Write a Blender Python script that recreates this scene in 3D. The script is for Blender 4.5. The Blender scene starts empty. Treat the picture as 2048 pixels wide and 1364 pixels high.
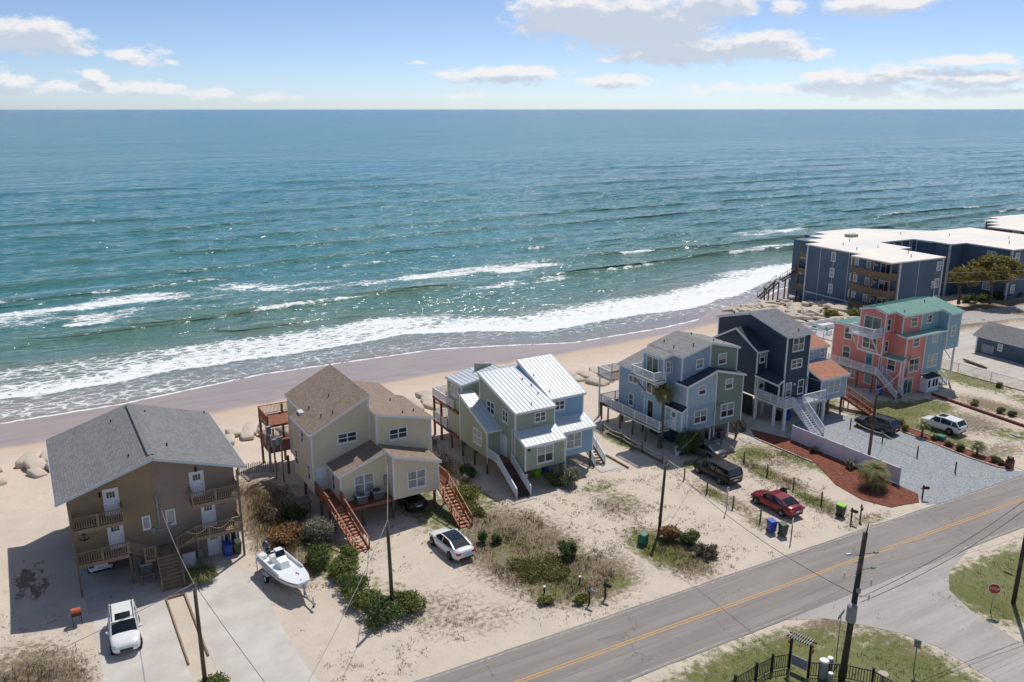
import bpy, bmesh, math, random
import numpy as np
from mathutils import Vector, Matrix, Quaternion, noise as mnoise
random.seed(7); np.random.seed(7)
R = math.radians
SC = bpy.context.scene
COL = SC.collection

# ------------------------------------------------------------------ camera
# world axes: X runs along the road, Y runs from the road to the sea, Z up (lots at z = 0, sea at -3.5)
cam_d = bpy.data.cameras.new('camera'); cam = bpy.data.objects.new('camera', cam_d); COL.objects.link(cam)
cam.location = (0, 0, 34.0)
cam.rotation_euler = (R(90 - 15.396), 0, R(-30.5))
cam_d.sensor_width = 36; cam_d.lens = 29.62; cam_d.clip_end = 200000; cam_d.clip_start = 0.5
SC.camera = cam
SC.view_settings.view_transform = 'Standard'; SC.view_settings.look = 'None'
SC.view_settings.exposure = 0.12; SC.view_settings.gamma = 1
SC.render.engine = 'CYCLES'
SC.cycles.use_denoising = True
SC.cycles.use_adaptive_sampling = True; SC.cycles.adaptive_threshold = 0.02; SC.cycles.adaptive_min_samples = 16
SC.cycles.max_bounces = 6; SC.cycles.diffuse_bounces = 4; SC.cycles.glossy_bounces = 3; SC.cycles.transmission_bounces = 3; SC.cycles.transparent_max_bounces = 6
SC.cycles.sample_clamp_indirect = 4.0

SUN_AZ, SUN_EL = 37.0, 58.0          # degrees from +X, degrees above the horizon
# ------------------------------------------------------------------ node helper
class NT:
    def __init__(s, tree): s.t = tree; s.n = tree.nodes; s.l = tree.links
    def node(s, typ, **kw):
        nd = s.n.new(typ)
        for k, v in kw.items(): setattr(nd, k, v)
        return nd
    def put(s, sock, v):
        if isinstance(v, bpy.types.NodeSocket): s.l.new(v, sock)
        elif v is not None: sock.default_value = v
    def m(s, op, a, b=None, c=None, clamp=False):
        nd = s.node('ShaderNodeMath', operation=op); nd.use_clamp = clamp
        s.put(nd.inputs[0], a)
        if b is not None: s.put(nd.inputs[1], b)
        if c is not None: s.put(nd.inputs[2], c)
        return nd.outputs[0]
    def ramp(s, x, a, b, lo=0.0, hi=1.0, smooth=True):
        nd = s.node('ShaderNodeMapRange'); nd.interpolation_type = 'SMOOTHSTEP' if smooth else 'LINEAR'
        s.put(nd.inputs[0], x); s.put(nd.inputs[1], a); s.put(nd.inputs[2], b); s.put(nd.inputs[3], lo); s.put(nd.inputs[4], hi)
        return nd.outputs[0]
    def mix(s, f, a, b, typ='MIX'):
        nd = s.node('ShaderNodeMix', data_type='RGBA', blend_type=typ)
        s.put(nd.inputs[0], f)
        for i, v in ((6, a), (7, b)):
            if isinstance(v, tuple) and len(v) == 3: v = v + (1,)
            s.put(nd.inputs[i], v)
        return nd.outputs[2]
    def noise(s, vec, scale, detail=4, rough=0.55, dist=0.0, out=0):
        nd = s.node('ShaderNodeTexNoise'); s.put(nd.inputs['Vector'], vec)
        nd.inputs['Scale'].default_value = scale; nd.inputs['Detail'].default_value = detail; nd.inputs['Roughness'].default_value = rough; nd.inputs['Distortion'].default_value = dist
        return nd.outputs[out]
    def voro(s, vec, scale, feature='F1', out=0):
        nd = s.node('ShaderNodeTexVoronoi', feature=feature); s.put(nd.inputs['Vector'], vec); nd.inputs['Scale'].default_value = scale
        return nd.outputs[out]
    def xyz(s, v):
        nd = s.node('ShaderNodeSeparateXYZ'); s.put(nd.inputs[0], v); return nd.outputs
    def vec(s, x, y, z=0.0):
        nd = s.node('ShaderNodeCombineXYZ'); s.put(nd.inputs[0], x); s.put(nd.inputs[1], y); s.put(nd.inputs[2], z); return nd.outputs[0]
    def map(s, v, scale=(1, 1, 1), rot=(0, 0, 0), loc=(0, 0, 0)):
        nd = s.node('ShaderNodeMapping'); s.put(nd.inputs[0], v)
        nd.inputs[1].default_value = loc; nd.inputs[2].default_value = rot; nd.inputs[3].default_value = scale
        return nd.outputs[0]

# ------------------------------------------------------------------ sky
W = bpy.data.worlds.new('World'); SC.world = W; W.use_nodes = True
wt = NT(W.node_tree); W.node_tree.nodes.clear()
sky = wt.node('ShaderNodeTexSky', sky_type='NISHITA', sun_disc=False)
sky.sun_elevation = R(SUN_EL); sky.sun_rotation = R(90 - SUN_AZ)
sky.altitude = 30; sky.air_density = 0.5; sky.dust_density = 0.4; sky.ozone_density = 3.0
def cloud_group():
    # clouds: centre azimuth and elevation in degrees from the seaward view direction, half-width, half-height, weight
    F = 1685.0; P = math.atan(464 / F); c, s = math.cos(P), math.sin(P)
    def d(u, v):
        x, y = u - 1024, 682 - v
        X, Y, Z = x, F * c + y * s, -F * s + y * c
        return math.degrees(math.atan2(X, Y)), math.degrees(math.atan2(Z, math.hypot(X, Y)))
    spec = [(60, 72, 100, 34, 1), (130, 95, 60, 16, .8), (10, 165, 50, 28, 1), (190, 150, 36, 15, 1), (275, 112, 50, 20, .85), (340, 125, 26, 7, .7), (200, 176, 130, 15, .95),
            (310, 180, 70, 16, .9), (420, 188, 80, 13, .8), (540, 194, 70, 9, .6),
            (1130, 30, 120, 46, 1.2), (1260, 45, 190, 52, 1.25), (1430, 8, 110, 30, 1), (1570, 15, 36, 22, .8), (1370, 100, 150, 34, 1.2), (1520, 92, 110, 28, 1.1), (1600, 106, 60, 16, .9),
            (1010, 150, 140, 20, 1.0), (1230, 162, 85, 16, 1.0), (935, 192, 50, 9, .6), (840, 126, 24, 5, .6), (1220, 118, 40, 7, .8),
            (1760, 10, 100, 22, 1.0), (1700, 160, 110, 22, 1.0), (1800, 148, 90, 18, .9), (1960, 156, 120, 20, 1.0), (1960, 118, 110, 12, .8), (1620, 178, 260, 14, .7), (1850, 188, 280, 12, .7), (1470, 176, 110, 10, .6), (1990, 184, 90, 7, .7)]
    g = bpy.data.node_groups.new('cloud_density', 'ShaderNodeTree')
    for nm in ('az', 'el'): g.interface.new_socket(nm, in_out='INPUT', socket_type='NodeSocketFloat')
    g.interface.new_socket('density', in_out='OUTPUT', socket_type='NodeSocketFloat')
    t = NT(g); gi = t.node('NodeGroupInput'); go = t.node('NodeGroupOutput')
    az, el = gi.outputs[0], gi.outputs[1]
    v = t.vec(az, t.m('MULTIPLY', el, 1.9), 3.1)
    warp = t.m('SUBTRACT', t.noise(v, 0.55, 3, .5), 0.5)
    nz = t.m('SUBTRACT', t.noise(v, 0.9, 7, .62, .0), 0.5)
    el2 = t.m('ADD', el, t.m('MULTIPLY', warp, 0.5)); az2 = t.m('ADD', az, t.m('MULTIPLY', warp, 1.6))
    acc = None; pv = t.vec(az2, el2, 0.0)
    for (u, w, hw, hh, wt_) in spec:
        a0, e0 = d(u, w); ka = 1 / (hw * 0.0365); ke = 1 / (hh * 0.0365)
        q = t.node('ShaderNodeVectorMath', operation='MULTIPLY_ADD'); t.put(q.inputs[0], pv); q.inputs[1].default_value = (ka, ke, 0); q.inputs[2].default_value = (-a0 * ka, -e0 * ke, 0)
        r = t.node('ShaderNodeVectorMath', operation='LENGTH'); t.l.new(q.outputs[0], r.inputs[0])
        e = t.m('MULTIPLY_ADD', r.outputs['Value'], -wt_, wt_)
        acc = e if acc is None else t.m('MAXIMUM', acc, e)
    # the same broken cloud deck goes on all around and overhead
    far = t.m('MAXIMUM', t.ramp(t.m('ABSOLUTE', az), 33, 46), t.ramp(el, 8, 13))
    gen = t.m('MULTIPLY', t.m('SUBTRACT', t.noise(t.vec(t.m('MULTIPLY', az, .5), el, 9.0), 0.16, 4, .5), 0.58), 5.0)
    gen = t.m('SUBTRACT', gen, t.m('MULTIPLY', t.m('SUBTRACT', 1.0, far), 4.0))
    acc = t.m('MAXIMUM', acc, gen)
    den = t.ramp(t.m('ADD', t.m('MAXIMUM', acc, -1.0), t.m('MULTIPLY', nz, 1.5)), 0.02, 0.52)
    den = t.m('MULTIPLY', den, t.ramp(el, 0.1, 1.8, .45, 1.0))
    t.l.new(den, go.inputs[0])
    return g
cg = cloud_group()
tc = wt.node('ShaderNodeTexCoord')
dv = wt.map(tc.outputs['Generated'], rot=(0, 0, R(30.5)))
dx, dy, dz = wt.xyz(dv)
az = wt.m('MULTIPLY', wt.m('ARCTAN2', dx, dy), 57.2958); el = wt.m('MULTIPLY', wt.m('ARCSINE', dz), 57.2958)
def dens(o_az, o_el):
    nd = wt.node('ShaderNodeGroup'); nd.node_tree = cg
    wt.put(nd.inputs[0], wt.m('ADD', az, o_az)); wt.put(nd.inputs[1], wt.m('ADD', el, o_el)); return nd.outputs[0]
d0, thick = dens(0, 0), dens(.3, .62)
ccol = wt.mix(thick, (0.94, 0.92, 0.92, 1), (0.60, 0.665, 0.77, 1))
bg1 = wt.node('ShaderNodeBackground'); wt.put(bg1.inputs[0], sky.outputs[0]); bg1.inputs[1].default_value = 0.115
bg2 = wt.node('ShaderNodeBackground'); wt.put(bg2.inputs[0], ccol); bg2.inputs[1].default_value = 0.9
mx = wt.node('ShaderNodeMixShader'); wt.put(mx.inputs[0], wt.m('MULTIPLY', d0, .93)); wt.l.new(bg1.outputs[0], mx.inputs[1]); wt.l.new(bg2.outputs[0], mx.inputs[2])
wo = wt.node('ShaderNodeOutputWorld'); wt.l.new(mx.outputs[0], wo.inputs[0])
W.cycles.sampling_method = 'NONE'

sl = bpy.data.lights.new('sun', 'SUN'); sl.energy = 3.2; sl.angle = R(0.55); sl.color = (1.0, 0.955, 0.89)
so = bpy.data.objects.new('sun', sl); COL.objects.link(so)
sd = Vector((math.cos(R(SUN_EL)) * math.cos(R(SUN_AZ)), math.cos(R(SUN_EL)) * math.sin(R(SUN_AZ)), math.sin(R(SUN_EL))))
so.rotation_euler = sd.to_track_quat('Z', 'Y').to_euler(); so.location = (0, 0, 80)

# ------------------------------------------------------------------ materials
MATS = {}
def lin(r, g, b): return tuple(((x / 255) / 12.92 if x / 255 <= .04045 else ((x / 255 + .055) / 1.055) ** 2.4) for x in (r, g, b))
def mat(name, col, rough=.6, var=.12, scale=2.0, fine=0.0, kind=None, spec=.5, metal=0.0, bump=0.0, bscale=30, alt=None, **kw):
    """procedural paint / wood / stone: a base colour broken up by two scales of noise, optional boards, shingles or streaks"""
    if name in MATS: return MATS[name]
    m = bpy.data.materials.new(name); m.use_nodes = True; t = NT(m.node_tree)
    bs = m.node_tree.nodes['Principled BSDF']
    co = t.node('ShaderNodeTexCoord').outputs['Object']
    f = t.noise(co, scale, 5, .6)
    lo = tuple(c * (1 - var) for c in col); hi = tuple(min(1, c * (1 + var)) for c in (alt or col))
    c = t.mix(t.ramp(f, .3, .7), lo, hi)
    if fine: c = t.mix(t.m('MULTIPLY', t.ramp(t.noise(co, 40, 3, .7), .35, .75), fine), c, tuple(x * .45 for x in col))
    hgt = None
    if kind == 'siding':
        x, y, z = t.xyz(co); p = kw.get('pitch', .14)
        q = t.m('DIVIDE', z, p); fr = t.m('FRACT', q); fl = t.m('FLOOR', q)
        wn = t.node('ShaderNodeTexWhiteNoise', noise_dimensions='1D'); t.put(wn.inputs['W'], fl)
        c = t.mix(t.m('MULTIPLY', wn.outputs[0], kw.get('bv', .14)), c, tuple(k * .6 for k in col))
        c = t.mix(t.m('MULTIPLY', t.ramp(fr, .82, 1.0), kw.get('line', .35)), c, tuple(k * .35 for k in col))
        hgt = t.m('SUBTRACT', 1.0, fr); bump = kw.get('sb', .35)
    if kind == 'shingle':
        v = t.map(co, rot=(0, 0, kw.get('rz', 0)))
        b = t.node('ShaderNodeTexBrick'); t.put(b.inputs['Vector'], v); b.inputs['Scale'].default_value = 1
        b.inputs['Brick Width'].default_value = .36; b.inputs['Row Height'].default_value = .19; b.inputs['Mortar Size'].default_value = .012; b.inputs['Bias'].default_value = .1
        b.inputs['Color1'].default_value = tuple(k * .72 for k in col) + (1,); b.inputs['Color2'].default_value = tuple(min(1, k * 1.3) for k in col) + (1,); b.inputs['Mortar'].default_value = tuple(k * .4 for k in col) + (1,)
        c = t.mix(.62, c, b.outputs[0])
        st = t.ramp(t.noise(t.map(v, scale=(.25, 1.2, 1)), 1.0, 3, .6), .35, .75)
        c = t.mix(t.m('MULTIPLY', st, .25), c, tuple(k * 1.25 for k in col))
        hgt = b.outputs[1]; bump = .25
    if kind == 'wood':
        v = t.map(co, scale=kw.get('ws', (1, 1, 12)))
        c = t.mix(t.ramp(t.noise(v, 2.2, 5, .7), .35, .7), tuple(k * .62 for k in col), c)
        c = t.mix(t.m('MULTIPLY', t.ramp(t.noise(co, 1.1, 3, .5), .5, .8), .35), c, lin(150, 142, 132))
    t.put(bs.inputs['Base Color'], c)
    bs.inputs['Roughness'].default_value = rough; bs.inputs['Metallic'].default_value = metal; bs.inputs['Specular IOR Level'].default_value = spec
    if kw.get('coat'): bs.inputs['Coat Weight'].default_value = kw['coat']; bs.inputs['Coat Roughness'].default_value = .04
    if hgt is None and bump: hgt = t.noise(co, bscale, 4, .6)
    if hgt is not None:
        bp = t.node('ShaderNodeBump'); bp.inputs['Strength'].default_value = bump; bp.inputs['Distance'].default_value = kw.get('bd', .02); t.put(bp.inputs['Height'], hgt); t.l.new(bp.outputs[0], bs.inputs['Normal'])
    MATS[name] = m; return m
def foliage_mat(name, c1, c2, c3=None, trans=.25):
    if name in MATS: return MATS[name]
    m = bpy.data.materials.new(name); m.use_nodes = True; t = NT(m.node_tree); bs = m.node_tree.nodes['Principled BSDF']
    co = t.node('ShaderNodeTexCoord').outputs['Object']
    f = t.noise(co, 9, 2, .6); c = t.mix(t.ramp(f, .35, .65), c1, c2)
    if c3: c = t.mix(t.ramp(t.noise(co, 2.3, 3, .6), .52, .68), c, c3)
    t.put(bs.inputs['Base Color'], c); bs.inputs['Roughness'].default_value = .55; bs.inputs['Specular IOR Level'].default_value = .3
    tr = t.node('ShaderNodeBsdfTranslucent'); t.put(tr.inputs[0], c)
    ms = t.node('ShaderNodeMixShader'); ms.inputs[0].default_value = trans
    t.l.new(bs.outputs[0], ms.inputs[1]); t.l.new(tr.outputs[0], ms.inputs[2])
    t.l.new(ms.outputs[0], m.node_tree.nodes['Material Output'].inputs[0]); MATS[name] = m; return m

M = {}
def setup_mats():
    M['white'] = mat('white_paint', lin(226, 228, 230), .5, .05, 1.5)
    M['whitew'] = mat('weathered_white_paint', lin(214, 214, 212), .6, .08, 1.2, fine=.15)
    M['trim'] = mat('pale_grey_trim', lin(196, 202, 208), .5, .05, 1.5)
    M['brown'] = mat('brown_lap_siding', lin(152, 132, 106), .75, .10, .5, kind='siding', pitch=.16, line=.5)
    M['taupe'] = mat('taupe_lap_siding', lin(150, 132, 120), .75, .07, .4, kind='siding', pitch=.16, line=.2, sb=.2)
    M['tan'] = mat('cream_tan_vinyl_siding', lin(218, 206, 178), .6, .05, .5, kind='siding', pitch=.15, line=.22, bv=.06)
    M['sage'] = mat('sage_green_siding', lin(160, 168, 146), .6, .05, .5, kind='siding', pitch=.15, line=.25, bv=.06)
    M['sky'] = mat('light_blue_siding', lin(138, 174, 198), .6, .05, .5, kind='siding', pitch=.15, line=.2, bv=.06)
    M['slate'] = mat('slate_blue_siding', lin(152, 168, 188), .6, .05, .5, kind='siding', pitch=.15, line=.22, bv=.06)
    M['ice'] = mat('pale_aqua_siding', lin(168, 188, 200), .6, .05, .5, kind='siding', pitch=.15, line=.2, bv=.06)
    M['moss'] = mat('moss_green_siding', lin(126, 142, 128), .6, .05, .5, kind='siding', pitch=.15, line=.22, bv=.06)
    M['navy'] = mat('navy_siding', lin(46, 62, 82), .6, .08, .5, kind='siding', pitch=.15, line=.3, bv=.08)
    M['fog'] = mat('fog_grey_siding', lin(168, 180, 196), .6, .05, .5, kind='siding', pitch=.15, line=.2, bv=.06)
    M['coral'] = mat('coral_siding', lin(226, 138, 122), .6, .05, .5, kind='siding', pitch=.15, line=.25, bv=.07)
    M['aqua'] = mat('dusty_aqua_siding', lin(144, 178, 188), .6, .05, .5, kind='siding', pitch=.15, line=.2, bv=.06)
    M['denim'] = mat('denim_blue_panel_siding', lin(80, 102, 122), .65, .10, .35)
    M['garage'] = mat('slate_blue_panel', lin(70, 92, 110), .65, .1, .4)
    M['shg'] = mat('grey_shingles', lin(122, 122, 122), .9, .10, .8, kind='shingle', rz=R(90))
    M['shg2'] = mat('mottled_grey_shingles', lin(136, 136, 134), .9, .14, .9, kind='shingle', rz=R(90))
    M['shgx'] = mat('grey_shingles_facing_road', lin(118, 120, 124), .9, .10, .8, kind='shingle')
    M['shb'] = mat('brown_grey_shingles', lin(140, 122, 108), .9, .10, .8, kind='shingle', rz=R(90))
    M['shd'] = mat('dark_slate_shingles', lin(62, 68, 78), .9, .12, .8, kind='shingle')
    M['sho'] = mat('terracotta_brown_shingles', lin(176, 124, 100), .9, .12, .8, kind='shingle')
    M['metal'] = mat('white_metal_roof', lin(206, 212, 216), .4, .07, .4, spec=.4)
    M['green'] = mat('seafoam_metal_roof', lin(126, 172, 158), .45, .06, .4)
    M['flat'] = mat('white_flat_roof_membrane', lin(232, 228, 222), .7, .07, .12, alt=lin(236, 226, 210), fine=.08)
    M['deck'] = mat('weathered_deck_wood', lin(166, 142, 116), .8, .1, 1.0, kind='wood')
    M['redwood'] = mat('red_stained_deck_wood', lin(158, 96, 68), .7, .1, 1.0, kind='wood')
    M['redrail'] = mat('orange_brown_stained_rail', lin(156, 96, 66), .65, .12, 1.0)
    M['redtread'] = mat('pale_red_tread', lin(190, 128, 100), .75, .14, 2.0)  # treads a paler red than the rest of the stair wood
    M['brownstair'] = mat('dark_brown_stair_wood', lin(104, 74, 62), .75, .15, 1.5, kind='wood')
    M['oldwood'] = mat('grey_brown_weathered_wood', lin(134, 118, 100), .85, .16, 1.4, kind='wood')
    M['tanwood'] = mat('tan_weathered_timber', lin(160, 134, 104), .8, .14, 1.4, kind='wood')
    M['pile'] = mat('piling_wood', lin(112, 100, 88), .85, .15, 1.5, kind='wood', ws=(6, 6, .6))
    M['polew'] = mat('utility_pole_wood', lin(98, 84, 70), .85, .14, 1.2, kind='wood', ws=(9, 9, .5))
    M['poled'] = mat('dark_creosote_pole_wood', lin(76, 64, 54), .85, .16, 1.2, kind='wood', ws=(9, 9, .5))
    M['blackw'] = mat('black_painted_fence', lin(44, 42, 42), .6, .2, 2.0)
    M['glass'] = mat('window_glass', lin(52, 60, 64), .06, .35, .9, spec=.8)
    M['glassg'] = mat('green_tinted_window_glass', lin(52, 92, 88), .06, .3, .9, spec=.8)
    M['blind'] = mat('window_with_pale_blinds', lin(170, 174, 172), .25, .10, 1.4, kind='siding', pitch=.06, line=.3)
    M['curt'] = mat('window_with_curtain', lin(150, 154, 152), .25, .22, 2.6)
    M['door'] = mat('white_door_paint', lin(222, 226, 230), .4, .05, 2.0)
    M['tealdoor'] = mat('teal_door_paint', lin(38, 150, 160), .4, .08, 2.0)
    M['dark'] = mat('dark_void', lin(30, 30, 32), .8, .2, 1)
    M['steel'] = mat('galvanised_steel', lin(150, 154, 158), .4, .12, 3, metal=.6)
    M['greybox'] = mat('grey_utility_enamel', lin(140, 146, 150), .5, .08, 3)
    M['acgrey'] = mat('air_conditioner_grey', lin(150, 150, 146), .5, .1, 3)
    M['acdark'] = mat('air_conditioner_grille', lin(84, 88, 90), .6, .2, 18)
    M['wire'] = mat('dark_cable', lin(60, 58, 56), .6, .1, 1)
    M['wirel'] = mat('pale_cable', lin(150, 146, 142), .6, .1, 1)
    M['rope'] = mat('pale_rope', lin(206, 190, 164), .8, .15, 5)
    M['rubber'] = mat('tyre_rubber', lin(34, 34, 35), .8, .1, 4)
    M['alloy'] = mat('alloy_wheel', lin(176, 178, 180), .3, .08, 4, metal=.7)
    M['plate'] = mat('licence_plate', lin(200, 206, 210), .4, .1, 8)
    M['tail'] = mat('tail_lamp_red', lin(150, 24, 26), .2, .15, 4, spec=.7)
    M['head'] = mat('head_lamp', lin(190, 196, 200), .1, .15, 4, spec=.8)
    M['carglass'] = mat('car_glass', lin(26, 32, 36), .04, .3, .6, spec=.9)
    M['blackpl'] = mat('black_plastic', lin(30, 30, 32), .5, .15, 5)
    M['bin_blue'] = mat('blue_bin_plastic', lin(36, 76, 172), .5, .12, 3)
    M['bin_green'] = mat('dark_green_bin_plastic', lin(58, 72, 58), .5, .12, 3)
    M['bin_lime'] = mat('lime_bin_plastic', lin(140, 206, 48), .5, .08, 3)
    M['bin_black'] = mat('black_bin_plastic', lin(48, 50, 46), .5, .12, 3)
    M['conc'] = mat('concrete', lin(200, 192, 182), .85, .10, .35, alt=lin(204, 198, 190), fine=.22, bump=.12, bscale=9)
    M['concd'] = mat('worn_concrete_slab', lin(192, 186, 176), .85, .12, .5, fine=.2)
    M['brick'] = mat('red_brick', lin(126, 70, 58), .85, .25, 3, fine=.3)
    M['stone'] = mat('edging_stone', lin(186, 172, 156), .85, .15, 3)
    M['bag'] = mat('geotextile_sandbag', lin(206, 192, 174), .9, .14, .6, alt=lin(198, 184, 166), fine=.18, bump=.35, bscale=4, bd=.05)
    M['red'] = mat('sign_red', lin(176, 28, 34), .4, .06, 3)
    M['signw'] = mat('sign_white', lin(226, 226, 224), .4, .05, 3)
    M['signg'] = mat('sign_green', lin(38, 84, 62), .4, .06, 3)
    M['teal'] = mat('teal_plastic', lin(44, 156, 148), .5, .1, 3)
    M['trgreen'] = mat('green_transformer_enamel', lin(44, 116, 92), .5, .1, 3)
    M['orange'] = mat('orange_enamel', lin(196, 96, 60), .5, .12, 3)
    M['lav'] = mat('pale_vinyl_fence', lin(222, 216, 226), .5, .05, .8)
    M['mulch'] = mat('red_mulch', lin(126, 70, 52), .95, .3, 2.5, alt=lin(140, 82, 62), fine=.7, bump=.8, bscale=26, bd=.06)
    M['gel'] = mat('boat_gelcoat', lin(232, 234, 234), .3, .04, 2)
    M['motor'] = mat('outboard_cowl', lin(70, 78, 88), .3, .15, 2, spec=.7)
    M['gutter'] = mat('white_gutter', lin(226, 226, 226), .5, .05, 2)
setup_mats()
# ------------------------------------------------------------------ mesh helpers
class MB:
    def __init__(s): s.v = []; s.f = []; s.mi = []; s.cur = 0; s.smooth = False
    def add(s, vs, fs):
        o = len(s.v); s.v.extend(tuple(p) for p in vs); s.f.extend(tuple(i + o for i in f) for f in fs); s.mi.extend([s.cur] * len(fs)); return s
    def hexa(s, b, t):   # 4 bottom points counter-clockwise, 4 top points
        return s.add(list(b) + list(t), [(3, 2, 1, 0), (4, 5, 6, 7), (0, 1, 5, 4), (1, 2, 6, 5), (2, 3, 7, 6), (3, 0, 4, 7)])
    def box(s, x0, x1, y0, y1, z0, z1):
        return s.hexa([(x0, y0, z0), (x1, y0, z0), (x1, y1, z0), (x0, y1, z0)], [(x0, y0, z1), (x1, y0, z1), (x1, y1, z1), (x0, y1, z1)])
    def wedge(s, x0, x1, y0, y1, zb, zt):   # zt: heights at (x0,y0),(x1,y0),(x1,y1),(x0,y1)
        return s.hexa([(x0, y0, zb), (x1, y0, zb), (x1, y1, zb), (x0, y1, zb)], [(x0, y0, zt[0]), (x1, y0, zt[1]), (x1, y1, zt[2]), (x0, y1, zt[3])])
    def beam(s, p0, p1, w, h, up=(0, 0, 1)):
        p0, p1 = Vector(p0), Vector(p1); d = (p1 - p0).normalized(); u = Vector(up)
        if abs(d.dot(u)) > .98: u = Vector((0, 1, 0))
        r = d.cross(u).normalized() * (w / 2); u = r.cross(d).normalized() * (h / 2)
        a = [p0 - r - u, p0 + r - u, p0 + r + u, p0 - r + u]; b = [q + (p1 - p0) for q in a]
        return s.add(a + b, [(0, 1, 2, 3), (7, 6, 5, 4), (0, 4, 5, 1), (1, 5, 6, 2), (2, 6, 7, 3), (3, 7, 4, 0)])
    def cyl(s, p0, p1, r0, r1=None, n=10):
        r1 = r0 if r1 is None else r1; p0, p1 = Vector(p0), Vector(p1); d = (p1 - p0).normalized()
        u = d.orthogonal().normalized(); w = d.cross(u); vs = []
        for p, r in ((p0, r0), (p1, r1)):
            for k in range(n):
                a = 2 * math.pi * k / n; vs.append(p + u * (r * math.cos(a)) + w * (r * math.sin(a)))
        fs = [(k, (k + 1) % n, n + (k + 1) % n, n + k) for k in range(n)] + [tuple(range(n - 1, -1, -1)), tuple(range(n, 2 * n))]
        return s.add(vs, fs)
    def tube(s, pts, r, n=6, taper=None):
        pts = [Vector(p) for p in pts]; vs = []; u = None
        for i, p in enumerate(pts):
            d = (pts[min(i + 1, len(pts) - 1)] - pts[max(i - 1, 0)]).normalized()
            if u is None: u = d.orthogonal().normalized()
            u = (u - d * u.dot(d)).normalized(); w = d.cross(u)
            rr = r if taper is None else r + (taper - r) * i / (len(pts) - 1)
            for k in range(n):
                a = 2 * math.pi * k / n; vs.append(p + u * (rr * math.cos(a)) + w * (rr * math.sin(a)))
        fs = []
        for i in range(len(pts) - 1):
            for k in range(n): fs.append((i * n + k, i * n + (k + 1) % n, (i + 1) * n + (k + 1) % n, (i + 1) * n + k))
        fs += [tuple(range(n - 1, -1, -1)), tuple(range((len(pts) - 1) * n, len(pts) * n))]
        return s.add(vs, fs)
    def loft(s, rings, cap=True):
        n = len(rings[0]); vs = [p for r in rings for p in r]; fs = []
        for i in range(len(rings) - 1):
            for k in range(n): fs.append((i * n + k, i * n + (k + 1) % n, (i + 1) * n + (k + 1) % n, (i + 1) * n + k))
        if cap: fs += [tuple(range(n - 1, -1, -1)), tuple(range((len(rings) - 1) * n, len(rings) * n))]
        return s.add(vs, fs)
    def ball(s, c, r, n=10, m=6, fn=None):
        vs = []; c = Vector(c); r = Vector(r) if hasattr(r, '__len__') else Vector((r, r, r))
        for i in range(m + 1):
            ph = math.pi * i / m
            for k in range(n):
                th = 2 * math.pi * k / n; p = Vector((math.sin(ph) * math.cos(th), math.sin(ph) * math.sin(th), math.cos(ph)))
                if fn: p = fn(p)
                vs.append((c.x + p.x * r.x, c.y + p.y * r.y, c.z + p.z * r.z))
        fs = [(i * n + k, (i + 1) * n + k, (i + 1) * n + (k + 1) % n, i * n + (k + 1) % n) for i in range(m) for k in range(n)]
        return s.add(vs, fs)
    def mesh(s, name, mats, origin=(0, 0, 0)):
        me = bpy.data.meshes.new(name); ox, oy, oz = origin
        me.from_pydata([(p[0] - ox, p[1] - oy, p[2] - oz) for p in s.v], [], s.f)
        for m in (mats if isinstance(mats, (list, tuple)) else [mats]): me.materials.append(m)
        if any(s.mi): me.polygons.foreach_set('material_index', s.mi)
        if s.smooth: me.polygons.foreach_set('use_smooth', [True] * len(me.polygons))
        me.update(); return me
def link(name, me, parent=None, loc=None, rot=None):
    o = bpy.data.objects.new(name, me); COL.objects.link(o)
    if parent is not None: o.parent = parent
    if loc is not None: o.location = loc
    if rot is not None: o.rotation_euler = (0, 0, rot) if not hasattr(rot, '__len__') else rot
    return o
def tag(o, label=None, cat=None, group=None, kind=None):
    for k, v in (('label', label), ('category', cat), ('group', group), ('kind', kind)):
        if v: o[k] = v
    return o
class Thing:
    """an Empty at the thing's base; parts are given in scene coordinates relative to the thing's own frame"""
    def __init__(s, name, label, cat, origin=(0, 0, 0), rot=0.0, group=None, local=False):
        s.e = bpy.data.objects.new(name, None); COL.objects.link(s.e); s.e.empty_display_size = .3
        s.e.location = origin; s.e.rotation_euler = (0, 0, rot); tag(s.e, label, cat, group)
        s.o = (0, 0, 0) if local else tuple(origin)
    def part(s, name, mb, m, parent=None, smooth=False, label=None):
        mb.smooth = mb.smooth or smooth
        o = link(name, mb.mesh(name, m, s.o), parent or s.e)
        if label: o['label'] = label
        return o
def single(name, label, cat, mb, m, origin, group=None, smooth=False, rot=0):
    mb.smooth = mb.smooth or smooth
    o = link(name, mb.mesh(name, m, origin), None, origin, rot); tag(o, label, cat, group); return o
def copy_tree(o, parent=None):
    c = o.copy(); COL.objects.link(c); c.parent = parent
    for ch in list(o.children): copy_tree(ch, c)
    return c

# numpy value noise
def _h(ix, iy, s):
    n = np.sin(ix * 127.1 + iy * 311.7 + s * 74.7) * 43758.5453; return n - np.floor(n)
def vnoise(x, y, s=0):
    ix, iy = np.floor(x), np.floor(y); fx, fy = x - ix, y - iy; fx = fx * fx * (3 - 2 * fx); fy = fy * fy * (3 - 2 * fy)
    a = _h(ix, iy, s); b = _h(ix + 1, iy, s); c = _h(ix, iy + 1, s); d = _h(ix + 1, iy + 1, s)
    return (a * (1 - fx) + b * fx) * (1 - fy) + (c * (1 - fx) + d * fx) * fy
def fbm(x, y, s=0, o=4):
    r = 0; a = .5; t = 0
    for k in range(o): r = r + a * vnoise(x * 2 ** k, y * 2 ** k, s + k); t += a; a *= .5
    return r / t
def sst(x, a, b): t = np.clip((x - a) / (b - a), 0, 1); return t * t * (3 - 2 * t)

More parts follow.
